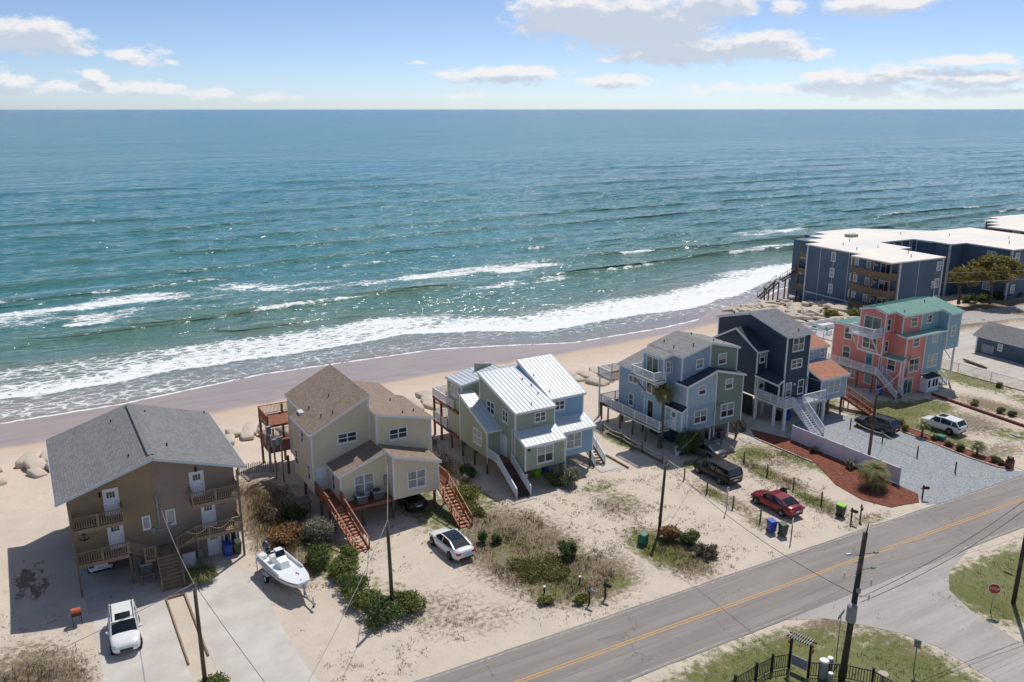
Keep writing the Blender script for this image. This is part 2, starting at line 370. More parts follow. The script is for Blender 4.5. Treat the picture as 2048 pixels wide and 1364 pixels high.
# ------------------------------------------------------------------ terrain
SA = np.array([-4000, -60, -5, 9, 28, 56, 66, 77, 97, 114, 125, 140, 160, 300, 1200, 9000.]); SB = np.array([140, 119, 116, 116.2, 119.8, 119, 115.5, 111, 111, 113.5, 117, 124, 128, 134, 170, 500.])
def wetline(a): return np.interp(a, [-60, -5, 18, 42, 69, 91, 108, 125, 160, 400], [107, 105, 103.3, 104, 104, 106.3, 108, 112, 122, 130])
def shore(a): return np.interp(a, SA, SB)
SEA = -3.5
def gz(a, b):
    a = np.asarray(a, float); b = np.asarray(b, float); S = shore(a)
    k = np.clip((b - 78) / (S - 78), 0, 2)
    z = np.interp(k, [0, .25, .42, .7, 1.0, 1.3, 2], [0, -.7, -1.35, -2.7, -3.5, -4.1, -6])
    bump = (fbm(a * .45, b * .45, 3) - .5) * .35 * sst(b, 74, 80) * (1 - sst(b, S - 14, S - 6))
    # low dune behind the tan house and between the houses
    bump = bump + 1.0 * np.exp(-((a - 15.5) / 3.4) ** 2 - ((b - 71) / 6.5) ** 2) * (.6 + .6 * fbm(a * .7, b * .7, 9))
    bump = bump + .5 * np.exp(-((a + 5.5) / 2.6) ** 2 - ((b - 63) / 8.0) ** 2) * (.6 + .5 * fbm(a * .6, b * .6, 11))
    bump = bump + 1.25 * np.exp(-((b - 100) / 13) ** 2) * sst(a, 105, 116) * (1 - sst(a, 124, 136)) * (b > 70)
    return z + bump
def gz1(a, b): return float(gz(a, b))
def ell(a, b, lst):
    r = np.zeros(np.broadcast(a, b).shape)
    for (ca_, cb_, ra, rb, w) in lst: r = np.maximum(r, w * np.clip(1.35 - np.sqrt(((a - ca_) / ra) ** 2 + ((b - cb_) / rb) ** 2), 0, 1))
    return r
GREEN = [(41, 46.5, 2.6, 4.5, .8), (44, 55.5, 3.0, 2.4, .5), (43.5, 58, 3, 1.6, .6), (61.5, 56.5, 3.6, 2.6, .75), (64.8, 52.5, 1.6, 6, .7), (59.3, 52.5, 1.3, 2.4, .75), (52.3, 66, 1.5, 5, .7), (51.8, 51.5, 1.0, 2.0, .8), (55, 57.5, 3, 1.4, .7),
         (58.6, 46, 1.2, 3.4, .8), (51.2, 46, 1.2, 1.6, .5), (85, 57, 7, 4.2, 1.0), (83, 51, 2.6, 8, .85), (91, 56, 3.5, 3, .9), (96, 62, 5, 4, .8), (104, 60, 3.5, 9, .75), (103, 50, 3, 6, .7), (90, 46, 4, 3.5, .6), (80, 65, 5, 5, .8), (28, 62, 3, 8, .7), (33, 62, 2, 5, .6),
         (36, 28.0, 12, 6.4, 1.2), (42, 25, 7, 6, 1.0), (28, 28, 8, 7, 1.0), (66, 24.5, 12, 8.6, 1.0), (62, 28.4, 9, 4.4, 1.2), (78, 24, 18, 10, 1.0), (31, 46, 4, 3, .6), (31, 52, 4, 6, .5), (58, 30.5, 6, 2.6, .9), (35, 44, 2.5, 2, .6), (19.5, 51, 3.4, 5, .5), (17.5, 58, 2.5, 5, .7), (75.2, 48.5, 1.4, .8, .35), (68, 41.5, 2.0, .8, .4), (140, 80, 14, 5, .5), (6.3, 47.5, 1.6, 1.5, .6),
         (50, 74, 5, 3, .4), (68, 68, 3, 3, .2)]
DRY = [(31.5, 52, 5.6, 9.5, 1.0), (33, 46, 5.5, 4.2, 1.0), (-3.0, 51, 3.6, 7.0, 1.1), (-7, 56, 3, 5, .8), (41.5, 45.5, 3, 5.5, .9), (43, 54, 3.4, 3.4, .6), (22, 47.5, 4.5, 4, .5), (24.5, 45, 4, 3, .45), (59.5, 52, 2, 7, .75), (63, 55, 4.0, 6, .6), (52, 50, 1.6, 7, .6), (58.5, 45, 2.2, 4, .7), (51.4, 45, 1.8, 2.6, .65),
       (44, 32.3, 9, 1.3, .8), (38, 32, 12, 1.0, .6), (46, 28, 2.3, 4, .75), (56, 28.5, 2.0, 4, .7), (36, 33, 14, 1.0, .6), (89, 51, 6, 6, .65), (97, 52, 3, 7, .75), (30, 70, 6, 6, .8), (15.5, 68, 3.6, 9, .95), (15, 60, 2.2, 6, .8), (17, 63, 2.5, 6, .8), (84, 44, 6, 2.5, .6), (138, 81, 18, 6.5, 1.2), (152, 82, 12, 6, 1.1), (104, 44, 5, 3, .6), (150, 76, 14, 6, .7), (52.6, 67, 1.8, 6, .6), (33, 40.9, 6, .8, .35), (47, 72, 6, 5, .7), (60, 41, 4, 1.2, .55), (-6.5, 48, 4, 5, 1.0), (65.5, 47, 2, 5, .45)]
GRAV = [(89.5, 50, 3.4, 4.2, .7), (37, 48, 1.5, 4, .35), (47.5, 47, 3, 7, .3), (80, 58, 2, 2, .3), (62, 44, 3, 2.2, .5), (113, 66, 8, 9, .5), (106, 66, 4, 6, .4), (24, 52, 3, 3, .25)]
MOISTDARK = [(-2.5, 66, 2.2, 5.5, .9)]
def masks(a, b): return ell(a, b, GREEN), ell(a, b, DRY), ell(a, b, GRAV), ell(a, b, MOISTDARK)
def spaced(lo, hi, step, far_lo, far_hi, g=1.25):
    v = list(np.arange(lo, hi + 1e-6, step)); s = step; x = hi
    while x < far_hi: s *= g; x += s; v.append(x)
    s = step; x = lo; pre = []
    while x > far_lo: s *= g; x -= s; pre.append(x)
    return np.array(pre[::-1] + v)
def grid_mesh(name, X, Y, Z, mat_, attrs=None, smooth=True):
    ny, nx = X.shape; me = bpy.data.meshes.new(name)
    me.vertices.add(nx * ny); me.vertices.foreach_set('co', np.stack([X, Y, Z], -1).reshape(-1).astype(np.float32))
    i = np.arange((ny - 1) * nx).reshape(ny - 1, nx)[:, :-1]
    q = np.stack([i, i + 1, i + nx + 1, i + nx], -1).reshape(-1, 4); nf = len(q)
    me.loops.add(nf * 4); me.loops.foreach_set('vertex_index', q.reshape(-1).astype(np.int32))
    me.polygons.add(nf); me.polygons.foreach_set('loop_start', np.arange(0, nf * 4, 4, dtype=np.int32)); me.polygons.foreach_set('loop_total', np.full(nf, 4, np.int32))
    me.polygons.foreach_set('use_smooth', np.full(nf, smooth, bool)); me.materials.append(mat_)
    for k, arr in (attrs or {}).items():
        at = me.attributes.new(k, 'FLOAT_COLOR', 'POINT'); at.data.foreach_set('color', arr.reshape(-1).astype(np.float32))
    me.update(calc_edges=True); return me

def ground_material():
    m = bpy.data.materials.new('sandy_ground'); m.use_nodes = True; t = NT(m.node_tree); bs = m.node_tree.nodes['Principled BSDF']
    co = t.node('ShaderNodeTexCoord').outputs['Object']; x, y, z = t.xyz(co)
    at = t.node('ShaderNodeAttribute', attribute_name='cover'); g, d, gr = t.xyz(at.outputs['Vector']); al = at.outputs['Alpha']
    aw = t.node('ShaderNodeAttribute', attribute_name='beach'); _, bch, sea_d = t.xyz(aw.outputs['Vector'])
    n1 = t.noise(co, .35, 6, .62); n2 = t.noise(co, 2.6, 5, .65); n3 = t.noise(co, 13, 4, .7)
    c = t.mix(t.ramp(n1, .35, .68), lin(210, 196, 178), lin(200, 187, 171))
    c = t.mix(t.m('MULTIPLY', t.ramp(n2, .5, .8), .35), c, lin(184, 167, 147))
    c = t.mix(t.m('MULTIPLY', t.ramp(n3, .55, .8), .22), c, lin(160, 144, 127))
    # beach sand: cleaner, then damp, then wet and glossy towards the water
    c = t.mix(bch, c, t.mix(t.ramp(n2, .3, .75), lin(212, 196, 178), lin(204, 187, 167)))
    nd = t.m('ADD', sea_d, t.m('MULTIPLY', t.m('SUBTRACT', t.noise(co, .06, 4, .5), .5), 4))
    wet = t.ramp(nd, -1.2, 1.4)
    c = t.mix(t.ramp(nd, -10, 0), c, lin(202, 180, 158))
    c = t.mix(wet, c, t.mix(t.ramp(t.noise(t.map(co, scale=(.12, .8, 1)), 1, 4, .6), .35, .7), lin(170, 152, 142), lin(156, 140, 132)))
    # gravelly grey, dry stems, green cover, seaweed stain
    grm = t.ramp(t.m('ADD', gr, t.m('MULTIPLY', t.m('SUBTRACT', n2, .5), .8)), .3, .75)
    c = t.mix(t.m('MULTIPLY', grm, .75), c, t.mix(t.ramp(n3, .35, .65), lin(158, 152, 146), lin(188, 180, 172)))
    k = t.m('ADD', t.m('MULTIPLY', t.m('SUBTRACT', n2, .5), 1.3), t.m('MULTIPLY', t.m('SUBTRACT', n3, .5), .9))
    dm = t.ramp(t.m('ADD', d, k), .30, .70)
    c = t.mix(t.m('MULTIPLY', dm, .88), c, t.mix(t.ramp(t.noise(co, 5, 4, .7), .3, .7), lin(90, 78, 58), lin(138, 122, 96)))
    k2 = t.m('ADD', t.m('MULTIPLY', t.m('SUBTRACT', t.noise(co, 1.5, 5, .68), .5), 1.4), t.m('MULTIPLY', t.m('SUBTRACT', n3, .5), .6))
    gm = t.ramp(t.m('ADD', g, k2), .36, .70)
    c = t.mix(t.m('MULTIPLY', gm, .9), c, t.mix(t.ramp(n3, .3, .7), lin(80, 90, 42), lin(120, 124, 64)))
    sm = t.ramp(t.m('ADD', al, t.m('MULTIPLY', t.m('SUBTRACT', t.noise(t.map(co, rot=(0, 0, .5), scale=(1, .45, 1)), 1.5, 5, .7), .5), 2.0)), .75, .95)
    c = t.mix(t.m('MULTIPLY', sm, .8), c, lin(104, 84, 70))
    t.put(bs.inputs['Base Color'], c)
    t.put(bs.inputs['Roughness'], t.ramp(wet, 0, 1, .9, .34)); t.put(bs.inputs['Specular IOR Level'], t.ramp(wet, 0, 1, .25, .5))
    bp = t.node('ShaderNodeBump'); t.put(bp.inputs['Strength'], t.ramp(wet, 0, 1, .5, .05)); bp.inputs['Distance'].default_value = .09
    t.put(bp.inputs['Height'], t.m('ADD', n2, t.m('MULTIPLY', n3, .5))); t.l.new(bp.outputs[0], bs.inputs['Normal'])
    return m
xs = spaced(-40, 165, .5, -6000, 12000); ys = spaced(16, 128, .5, -6000, 700)
X, Y = np.meshgrid(xs, ys); Z = gz(X, Y)
g_, d_, gr_, al_ = masks(X, Y)
far_land = sst(24 - Y, 0, 12)                                   # landward of the road: rough grass
g_ = np.maximum(g_, .75 * far_land); d_ = np.maximum(d_, .6 * far_land)
bch = sst(Y, 76, 84)
ground = link('ground', grid_mesh('ground', X, Y, Z, ground_material(), {'cover': np.stack([g_, d_, gr_, al_], -1), 'beach': np.stack([Y - shore(X), bch, Y - wetline(X), bch * 0 + 1], -1)}))
tag(ground, kind='structure')

# ------------------------------------------------------------------ sea
def sea_material():
    m = bpy.data.materials.new('sea_water'); m.use_nodes = True; t = NT(m.node_tree); bs = m.node_tree.nodes['Principled BSDF']
    co = t.node('ShaderNodeTexCoord').outputs['Object']
    at = t.node('ShaderNodeAttribute', attribute_name='surf'); foam, dist, crest = t.xyz(at.outputs['Vector'])
    n = t.noise(t.map(co, scale=(.02, .05, 1)), 1, 5, .6)
    dd = t.m('ADD', dist, t.m('MULTIPLY', t.m('SUBTRACT', n, .5), 26))
    c = t.mix(t.ramp(dd, 2, 15), lin(164, 146, 134), lin(134, 134, 118))
    c = t.mix(t.ramp(dd, 12, 38), c, lin(92, 126, 110))
    c = t.mix(t.ramp(dd, 30, 95), c, lin(68, 126, 126))
    c = t.mix(t.ramp(dd, 90, 420), c, lin(44, 122, 140))
    c = t.mix(t.ramp(dd, 500, 5000), c, lin(34, 112, 142))
    c = t.mix(t.m('MULTIPLY', t.ramp(t.noise(t.map(co, scale=(.006, .016, 1)), 1, 4, .6), .4, .7), .35), c, lin(52, 124, 132))
    c = t.mix(t.m('MULTIPLY', crest, .7), c, lin(88, 112, 88))
    # lace of foam
    wv = t.map(co, scale=(.55, 1.0, 1)); dn = t.noise(wv, .5, 4, .6, out=1)
    wp = t.node('ShaderNodeVectorMath', operation='MULTIPLY_ADD'); t.put(wp.inputs[0], dn); wp.inputs[1].default_value = (2.2, 2.2, 0); t.put(wp.inputs[2], wv)
    v1 = t.voro(wp.outputs[0], .75, 'DISTANCE_TO_EDGE'); v2 = t.voro(wp.outputs[0], 2.3, 'DISTANCE_TO_EDGE')
    lace = t.m('MINIMUM', t.m('MULTIPLY', v1, 1.5), t.m('ADD', t.m('MULTIPLY', v2, 2.0), .12))
    lace = t.m('ADD', lace, t.m('MULTIPLY', t.noise(co, .8, 5, .7), .55))
    fm = t.ramp(t.m('SUBTRACT', t.m('MULTIPLY', foam, 1.05), lace), -.12, .16)
    c = t.mix(fm, c, lin(236, 238, 236))
    t.put(bs.inputs['Base Color'], c); bs.inputs['IOR'].default_value = 1.33; t.put(bs.inputs['Specular IOR Level'], t.ramp(dist, 40, 600, .40, .07))
    t.put(bs.inputs['Roughness'], t.m('MAXIMUM', t.m('MULTIPLY', fm, .8), t.ramp(dist, 60, 900, .10, .16)))
    ha = t.noise(t.map(co, scale=(.10, .26, 1), rot=(0, 0, .12)), 1, 4, .58)
    hb = t.noise(t.map(co, scale=(.5, 1.0, 1), rot=(0, 0, -.1)), 1, 3, .62)
    hc = t.noise(t.map(co, scale=(.03, .075, 1)), 1, 4, .6)
    hd = t.noise(t.map(co, scale=(.006, .012, 1)), 1, 3, .6)
    h = t.m('ADD', t.m('ADD', t.m('MULTIPLY', ha, 1.6), t.m('MULTIPLY', hb, .27)), t.m('ADD', t.m('MULTIPLY', hc, 3.0), t.m('MULTIPLY', hd, 9.0)))
    bp = t.node('ShaderNodeBump'); t.put(bp.inputs['Strength'], t.ramp(dist, 0, 30, .10, .85)); bp.inputs['Distance'].default_value = 1.0
    t.put(bp.inputs['Height'], h); t.l.new(bp.outputs[0], bs.inputs['Normal'])
    return m
def build_sea():
    d = list(np.arange(-1.2, 100, .5)) + list(np.arange(100, 260, .9)) + list(np.arange(260, 520, 2.0)); s = 2.0; x = d[-1]
    while x < 70000: s *= 1.13; x += s; d.append(x)
    D = np.array(d); nc = 620; u = np.linspace(0, 1, nc)
    lo = -45 - .35 * np.maximum(D, 0); hi = 330 + 2.3 * np.maximum(D, 0)
    X = lo[:, None] + (hi - lo)[:, None] * u[None, :] ** 1.15
    S = np.interp(X, [-40000, -4000, -60, -5, 9, 28, 56, 66, 77, 97, 114, 125, 140, 160, 300, 1200, 9000., 200000], [140, 140, 119, 116, 116.2, 119.8, 119, 115.5, 111, 111, 113.5, 117, 124, 128, 134, 170, 500., 500])
    fade = np.exp(-np.maximum(D, 0) / 120)[:, None]
    Yb = 117 + (S - 117) * fade + D[:, None]
    dd = np.broadcast_to(D[:, None], X.shape)
    # breakers: broken crest lines roughly parallel to the shore
    H = np.zeros_like(X); crest = np.zeros_like(X)
    def crestline(b0, amp, width, seed, wob=7, lo=.45, front=.45):
        c = b0 + (fbm(X * .012, X * 0 + seed, seed, 3) - .5) * wob * 2
        e = sst(fbm(X * .02 + 9, X * 0 + seed * 3.1, seed + 5, 3), lo - .12, lo + .12) * amp
        q = Yb - c; prof = np.where(q < 0, np.exp(-(q / (width * front)) ** 2), np.exp(-(q / (width * 1.5)) ** 2))
        return e * prof, np.where(q < 0, np.exp(-((q + width * .25) / (width * .35)) ** 2), 0) * e
    for b0, amp, wd, sd_, lo_ in ((146, .35, 3.2, 1, .5), (160, .75, 3.4, 2, .32), (178, .7, 3.8, 3, .40), (196, .55, 4.0, 4, .40), (214, .55, 4.5, 5, .42), (238, .5, 5, 6, .42), (262, .5, 5, 7, .42), (292, .5, 6, 8, .42), (326, .5, 6, 9, .42), (362, .5, 7, 10, .42), (404, .5, 8, 11, .42), (450, .5, 8, 12, .42)):
        h, cr = crestline(b0, amp, wd, sd_, lo=lo_); H += h; crest += cr
    H += (fbm(X * .06, Yb * .16, 21, 4) - .5) * .5 * sst(dd, 10, 40) * np.exp(-np.maximum(dd - 200, 0) / 300)
    sw = np.sin(X * .11 + Yb * .62 + 4 * fbm(X * .03, Yb * .05, 71, 3)) * .5 + np.sin(X * -.16 + Yb * .95 + 5 * fbm(X * .04, Yb * .07, 72, 3)) * .5
    H += sw * .16 * fbm(X * .02, Yb * .04, 73, 2) * sst(dd, 14, 45) * np.exp(-np.maximum(dd - 300, 0) / 250)
    H += (fbm(X * .22, Yb * .5, 22, 3) - .5) * .38 * sst(dd, 14, 40) * np.exp(-np.maximum(dd - 250, 0) / 250)
    # foam cover
    n = fbm(X * .035, Yb * .10, 31, 5); n2 = fbm(X * .012, Yb * .02, 41, 4); n3 = fbm(X * .11, Yb * .3, 51, 4); n4 = fbm(X * .09, Yb * .17, 57, 4)
    wob = (fbm(X * .045, X * 0 + 2.2, 61, 3) - .5)
    foam = .72 * np.exp(-((dd - .3) / .40) ** 2)                                             # swash edge
    foam = np.maximum(foam, (.23 + .42 * (n - .5)) * sst(dd, .3, 1.5) * (1 - sst(dd, 11, 16)))
    e1 = 9.5 + wob * 9 - 2.0 * sst(X, 60, 110) + 2.5 * (1 - sst(X, 5, 30)); wid = 19 + 9 * (n2 - .5) + 3 * sst(-X, -40, 5) - 5 * sst(X, 95, 130)
    foam = np.maximum(foam, .98 * np.exp(-((dd - e1) / .6) ** 2))
    band = sst(dd, e1 - .5, e1 + .5) * (1 - sst(dd, e1 + wid * .45, e1 + wid * 1.25))
    foam = np.maximum(foam, band * np.clip(.44 + .16 * (1 - sst(dd, e1, e1 + 7)) + .26 * sst(X, 40, 75) * (1 - sst(dd, e1 + 8, e1 + 15)) + .9 * (n - .5) + .3 * (n3 - .5), 0, 1))
    e2 = 17 + wob * 9; foam = np.maximum(foam, .55 * np.exp(-((dd - e2) / 1.0) ** 2) * sst(n2, .42, .58))
    def patch(a, b, ra, rb, w):
        r = np.sqrt(((X - a) / ra) ** 2 + ((Yb - b) / rb) ** 2); return w * np.clip(1.3 - r, 0, .8) * np.clip(.58 + 1.6 * (n4 - .5) + .8 * (n3 - .5), 0, 1.05)
    for p in ((2, 178, 16, 9, .9), (20, 184, 17, 8, .9), (14, 172, 12, 6, .95), (36, 186, 13, 7, .8), (52, 179, 15, 7, .9), (38, 177, 10, 4.5, .9), (10, 166.8, 5, 1.8, 1.5), (30, 170, 12, 4, .75), (66, 176, 8, 4, .7), (90, 176, 20, 4.5, .95), (106, 174, 12, 4, 1.15), (100, 159, 14, 3, .8), (84, 158, 10, 2.5, .7), (205, 188, 22, 6, .9), (190, 165, 24, 4, .7), (150, 168, 16, 3, .6), (150, 142, 18, 4, .7), (230, 150, 40, 10, .6), (-20, 172, 16, 9, 1.0)):
        foam = np.maximum(foam, patch(*p))
    foam = np.maximum(foam, np.clip(crest * 1.2, 0, 1) * sst(n4, .54, .66) * .75 * (1 - sst(Yb, 195, 230)))
    foam *= 1 - sst(dd, 140, 300)
    z = SEA + H * sst(dd, 4, 22)
    z += .06 * np.exp(-((dd - e1) / .5) ** 2)
    z = np.where(dd < 3, SEA + .012 * np.maximum(dd, -1), z)
    A = np.stack([foam, dd, np.clip(crest * 1.6, 0, 1), foam * 0 + 1], -1)
    return link('sea', grid_mesh('sea', X, Yb, z, sea_material(), {'surf': A}))
sea = tag(build_sea(), kind='structure')

# ------------------------------------------------------------------ roads, drives and beds (thin sheets)
def sheet(name, poly, z, m, kind='structure', sub=0.0, wob=0.0, parent=None):
    """flat polygon sheet with a slightly uneven outline and a short skirt"""
    pts = []
    for i, p in enumerate(poly):
        q = poly[(i + 1) % len(poly)]; L = math.hypot(q[0] - p[0], q[1] - p[1]); k = max(1, int(L / (sub or 1e9)))
        for j in range(k):
            a = p[0] + (q[0] - p[0]) * j / k; b = p[1] + (q[1] - p[1]) * j / k
            if wob:
                a += (mnoise.noise((a * .6, b * .6, 1.7)) + .5 * mnoise.noise((a * 1.9, b * 1.9, 5.7))) * wob; b += (mnoise.noise((a * .6, b * .6, 8.7)) + .5 * mnoise.noise((a * 1.9, b * 1.9, 3.3))) * wob
            pts.append((a, b))
    bm = bmesh.new(); vs = [bm.verts.new((a, b, z)) for a, b in pts]; f = bm.faces.new(vs); bm.normal_update()
    if f.normal.z < 0: f.normal_flip()
    bm.normal_update()
    lo = [bm.verts.new((a, b, z - .06)) for a, b in pts]
    for i in range(len(pts)): bm.faces.new((vs[i], lo[i], lo[(i + 1) % len(pts)], vs[(i + 1) % len(pts)]))
    bm.normal_update(); bmesh.ops.triangulate(bm, faces=[f]); bmesh.ops.recalc_face_normals(bm, faces=bm.faces[:])
    me = bpy.data.meshes.new(name); bm.to_mesh(me); bm.free(); me.materials.append(m)
    o = link(name, me, parent)
    if parent is None: o['kind'] = kind
    return o
def asphalt(name, col, sand=.35, side=False):
    m = bpy.data.materials.new(name); m.use_nodes = True; t = NT(m.node_tree); bs = m.node_tree.nodes['Principled BSDF']
    co = t.node('ShaderNodeTexCoord').outputs['Object']; x, y, z = t.xyz(co)
    v = t.map(co, rot=(0, 0, R(1.66)))
    c = t.mix(t.ramp(t.noise(t.map(v, scale=(.08, .9, 1)), 1, 5, .6), .3, .7), tuple(k * .86 for k in col), tuple(k * 1.12 for k in col))
    c = t.mix(t.m('MULTIPLY', t.ramp(t.noise(co, 30, 3, .7), .4, .75), .35), c, tuple(k * .6 for k in col))
    c = t.mix(t.m('MULTIPLY', t.ramp(t.noise(co, .5, 5, .65), .5, .75), .3), c, tuple(k * 1.25 for k in col))
    # cracks
    wv = t.node('ShaderNodeVectorMath', operation='MULTIPLY_ADD'); t.put(wv.inputs[0], t.noise(co, .9, 4, .6, out=1)); wv.inputs[1].default_value = (2.6, 2.6, 0); t.put(wv.inputs[2], co)
    cr = t.m('SUBTRACT', 1.0, t.ramp(t.voro(t.map(wv.outputs[0], scale=(.16, .30, 1)), 1, 'DISTANCE_TO_EDGE'), 0.0, .014))
    c = t.mix(t.m('MULTIPLY', cr, t.ramp(t.noise(co, .18, 2, .5), .46, .6, 0, .65)), c, tuple(k * .45 for k in col) if not side else tuple(k * 1.3 for k in col))
    c = t.mix(t.m('MULTIPLY', t.ramp(t.noise(co, .8, 6, .7), .58, .78), sand), c, lin(196, 180, 160))
    t.put(bs.inputs['Base Color'], c); bs.inputs['Roughness'].default_value = .85; bs.inputs['Specular IOR Level'].default_value = .3
    bp = t.node('ShaderNodeBump'); bp.inputs['Strength'].default_value = .3; bp.inputs['Distance'].default_value = .02; t.put(bp.inputs['Height'], t.noise(co, 40, 3, .7)); t.l.new(bp.outputs[0], bs.inputs['Normal'])
    return m
def road_c(a): return 38.72 - .0295 * a
m_asph = asphalt('worn_asphalt', lin(146, 140, 134)); m_asph2 = asphalt('pale_worn_asphalt', lin(174, 168, 162), .5, True)
aa = list(np.arange(-60, 300, 4.0))
road = sheet('road', [(a, road_c(a) - 3.15) for a in aa] + [(a, road_c(a) + 3.15) for a in aa[::-1]], .030, m_asph, wob=.05, sub=1.0)
side = sheet('side_street', [(42.0, 34.4), (44.6, 33.0), (46.2, 31.2), (47.6, 29.3), (48.4, 27), (48.2, 23), (48.4, 10), (48.6, -60), (53.6, -60), (53.3, 10), (53.5, 24.4), (54.2, 28.5), (55.4, 30.9), (57.6, 32.4), (60.5, 33.2), (63, 33.9), (60, 34.6), (45, 35.0)], .018, m_asph2, sub=1.0, wob=.10)
def paint(name, col, keep):
    m = bpy.data.materials.new(name); m.use_nodes = True; t = NT(m.node_tree); bs = m.node_tree.nodes['Principled BSDF']
    co = t.node('ShaderNodeTexCoord').outputs['Object']; f = t.ramp(t.noise(co, 3.0, 6, .75), keep, keep + .22)
    t.put(bs.inputs['Base Color'], t.mix(f, col, lin(152, 146, 140))); bs.inputs['Roughness'].default_value = .8; return m
m_yel = paint('worn_yellow_paint', lin(206, 158, 88), .46); m_wht = paint('worn_white_paint', lin(200, 195, 188), .33)
for off, w, mm, nm in ((.11, .1, m_yel, 'yellow_line'), (-.11, .1, m_yel, 'yellow_line'), (2.92, .11, m_wht, 'white_line'), (-2.95, .11, m_wht, 'white_line')):
    mb = MB()
    for a in range(-60, 300, 2):
        if off < -2 and 42.5 < a < 61: continue
        if nm == 'yellow_line' and (55 < a < 56): continue
        p = [(x, road_c(x) + off + s * w / 2, .0345) for x, s in ((a, -1), (a + 2, -1), (a + 2, 1), (a, 1))]; mb.add(p, [(0, 1, 2, 3)])
    link(nm, mb.mesh(nm, mm), road)
# sand shoulders spilling over the road edge
m_drive = MATS['concrete']
sheet('driveway', [(1.0, 42), (0.6, 46), (.9, 52), (.9, 58.9), (4.2, 59.4), (5.65, 59.0), (5.65, 41.6), (3, 41.4)], .012, m_drive, sub=1.2, wob=.12)
sheet('driveway', [(7.1, 41.4), (7.1, 59.0), (7.4, 61.9), (12.0, 62.2), (12.1, 58), (12.0, 52), (12.0, 47), (12.6, 41.4)], .014, m_drive, sub=1.2, wob=.10)
sheet('carport_slab', [(.7, 59.5), (.6, 71), (12.0, 71), (12.0, 62.4), (7.3, 62.3), (4.3, 59.7)], .016, M['concd'])
# gravel lot
def gravel_mat():
    m = bpy.data.materials.new('grey_gravel'); m.use_nodes = True; t = NT(m.node_tree); bs = m.node_tree.nodes['Principled BSDF']
    co = t.node('ShaderNodeTexCoord').outputs['Object']
    vc = t.voro(co, 14, 'F1', 1); gsep = t.xyz(vc)[0]
    c = t.mix(gsep, lin(116, 122, 126), lin(182, 186, 188)); c = t.mix(t.m('MULTIPLY', t.ramp(t.noise(t.map(co, scale=(1, .25, 1)), .9, 5, .6), .4, .7), .45), c, lin(150, 154, 156))
    c = t.mix(t.ramp(t.noise(co, .55, 6, .7), .64, .72, 0, .7), c, lin(112, 114, 76))
    c = t.mix(t.m('MULTIPLY', t.ramp(t.noise(co, .3, 4, .6), .55, .75), .4), c, lin(176, 166, 150))
    t.put(bs.inputs['Base Color'], c); bs.inputs['Roughness'].default_value = .9
    bp = t.node('ShaderNodeBump'); bp.inputs['Strength'].default_value = .7; bp.inputs['Distance'].default_value = .04; t.put(bp.inputs['Height'], t.voro(co, 14)); t.l.new(bp.outputs[0], bs.inputs['Normal'])
    return m
sheet('gravel_drive', [(68.2, 57.5), (69.6, 60.5), (73.5, 62.5), (78, 61.5), (80.2, 57), (80.3, 50.5), (79.7, 44.4), (79.9, 41.4), (81.5, 39.6), (79, 38.8), (72, 38.6), (66.6, 40.3), (67.9, 43.2), (68.3, 46)], .02, gravel_mat(), sub=.8, wob=.10)
sheet('concrete_pad', [(64.5, 58), (64.7, 67), (78.5, 67), (78.5, 61), (72.0, 60.2), (69.5, 59.0)], .024, M['concd'])
sheet('mulch_bed', [(66.6, 61.5), (68.3, 57.3), (68.1, 47), (67.9, 43.6), (67.9, 42.0), (66.4, 40.9), (63.4, 41.5), (62.4, 43.8), (63.0, 47.2), (64.4, 49.6), (65.4, 51.6), (65.3, 55.0), (65.2, 59.4)], .05, M['mulch'], sub=.7, wob=.08)
sheet('mulch_bed', [(80.55, 53.6), (82.0, 54.6), (81.9, 50), (81.5, 44), (81.9, 41.8), (81.0, 40.9), (80.1, 41.6), (79.85, 44.4), (80.2, 48)], .05, M['mulch'], sub=.7, wob=.05)
sheet('walkway', [(63.4, 58.8), (65.2, 59.0), (65.4, 60.6), (63.6, 60.6)], .03, M['concd'])
sheet('walkway', [(54.5, 59.6), (56.4, 59.2), (56.6, 60.7), (54.6, 60.9)], .03, M['concd'])
sheet('parking_lot', [(106.8, 50), (107.2, 63), (109, 70), (114, 77), (132, 74.5), (150, 70), (240, 55), (240, 48), (150, 56), (120, 54)], .02, asphalt('pale_parking_lot', lin(196, 188, 178), .6))
sheet('far_road', [(118, 78.2), (126, 79.0), (136, 76.6), (150, 74.2), (240, 58), (240, 66), (160, 80), (140, 83), (128, 84.5), (118, 83)], .016, m_asph2)
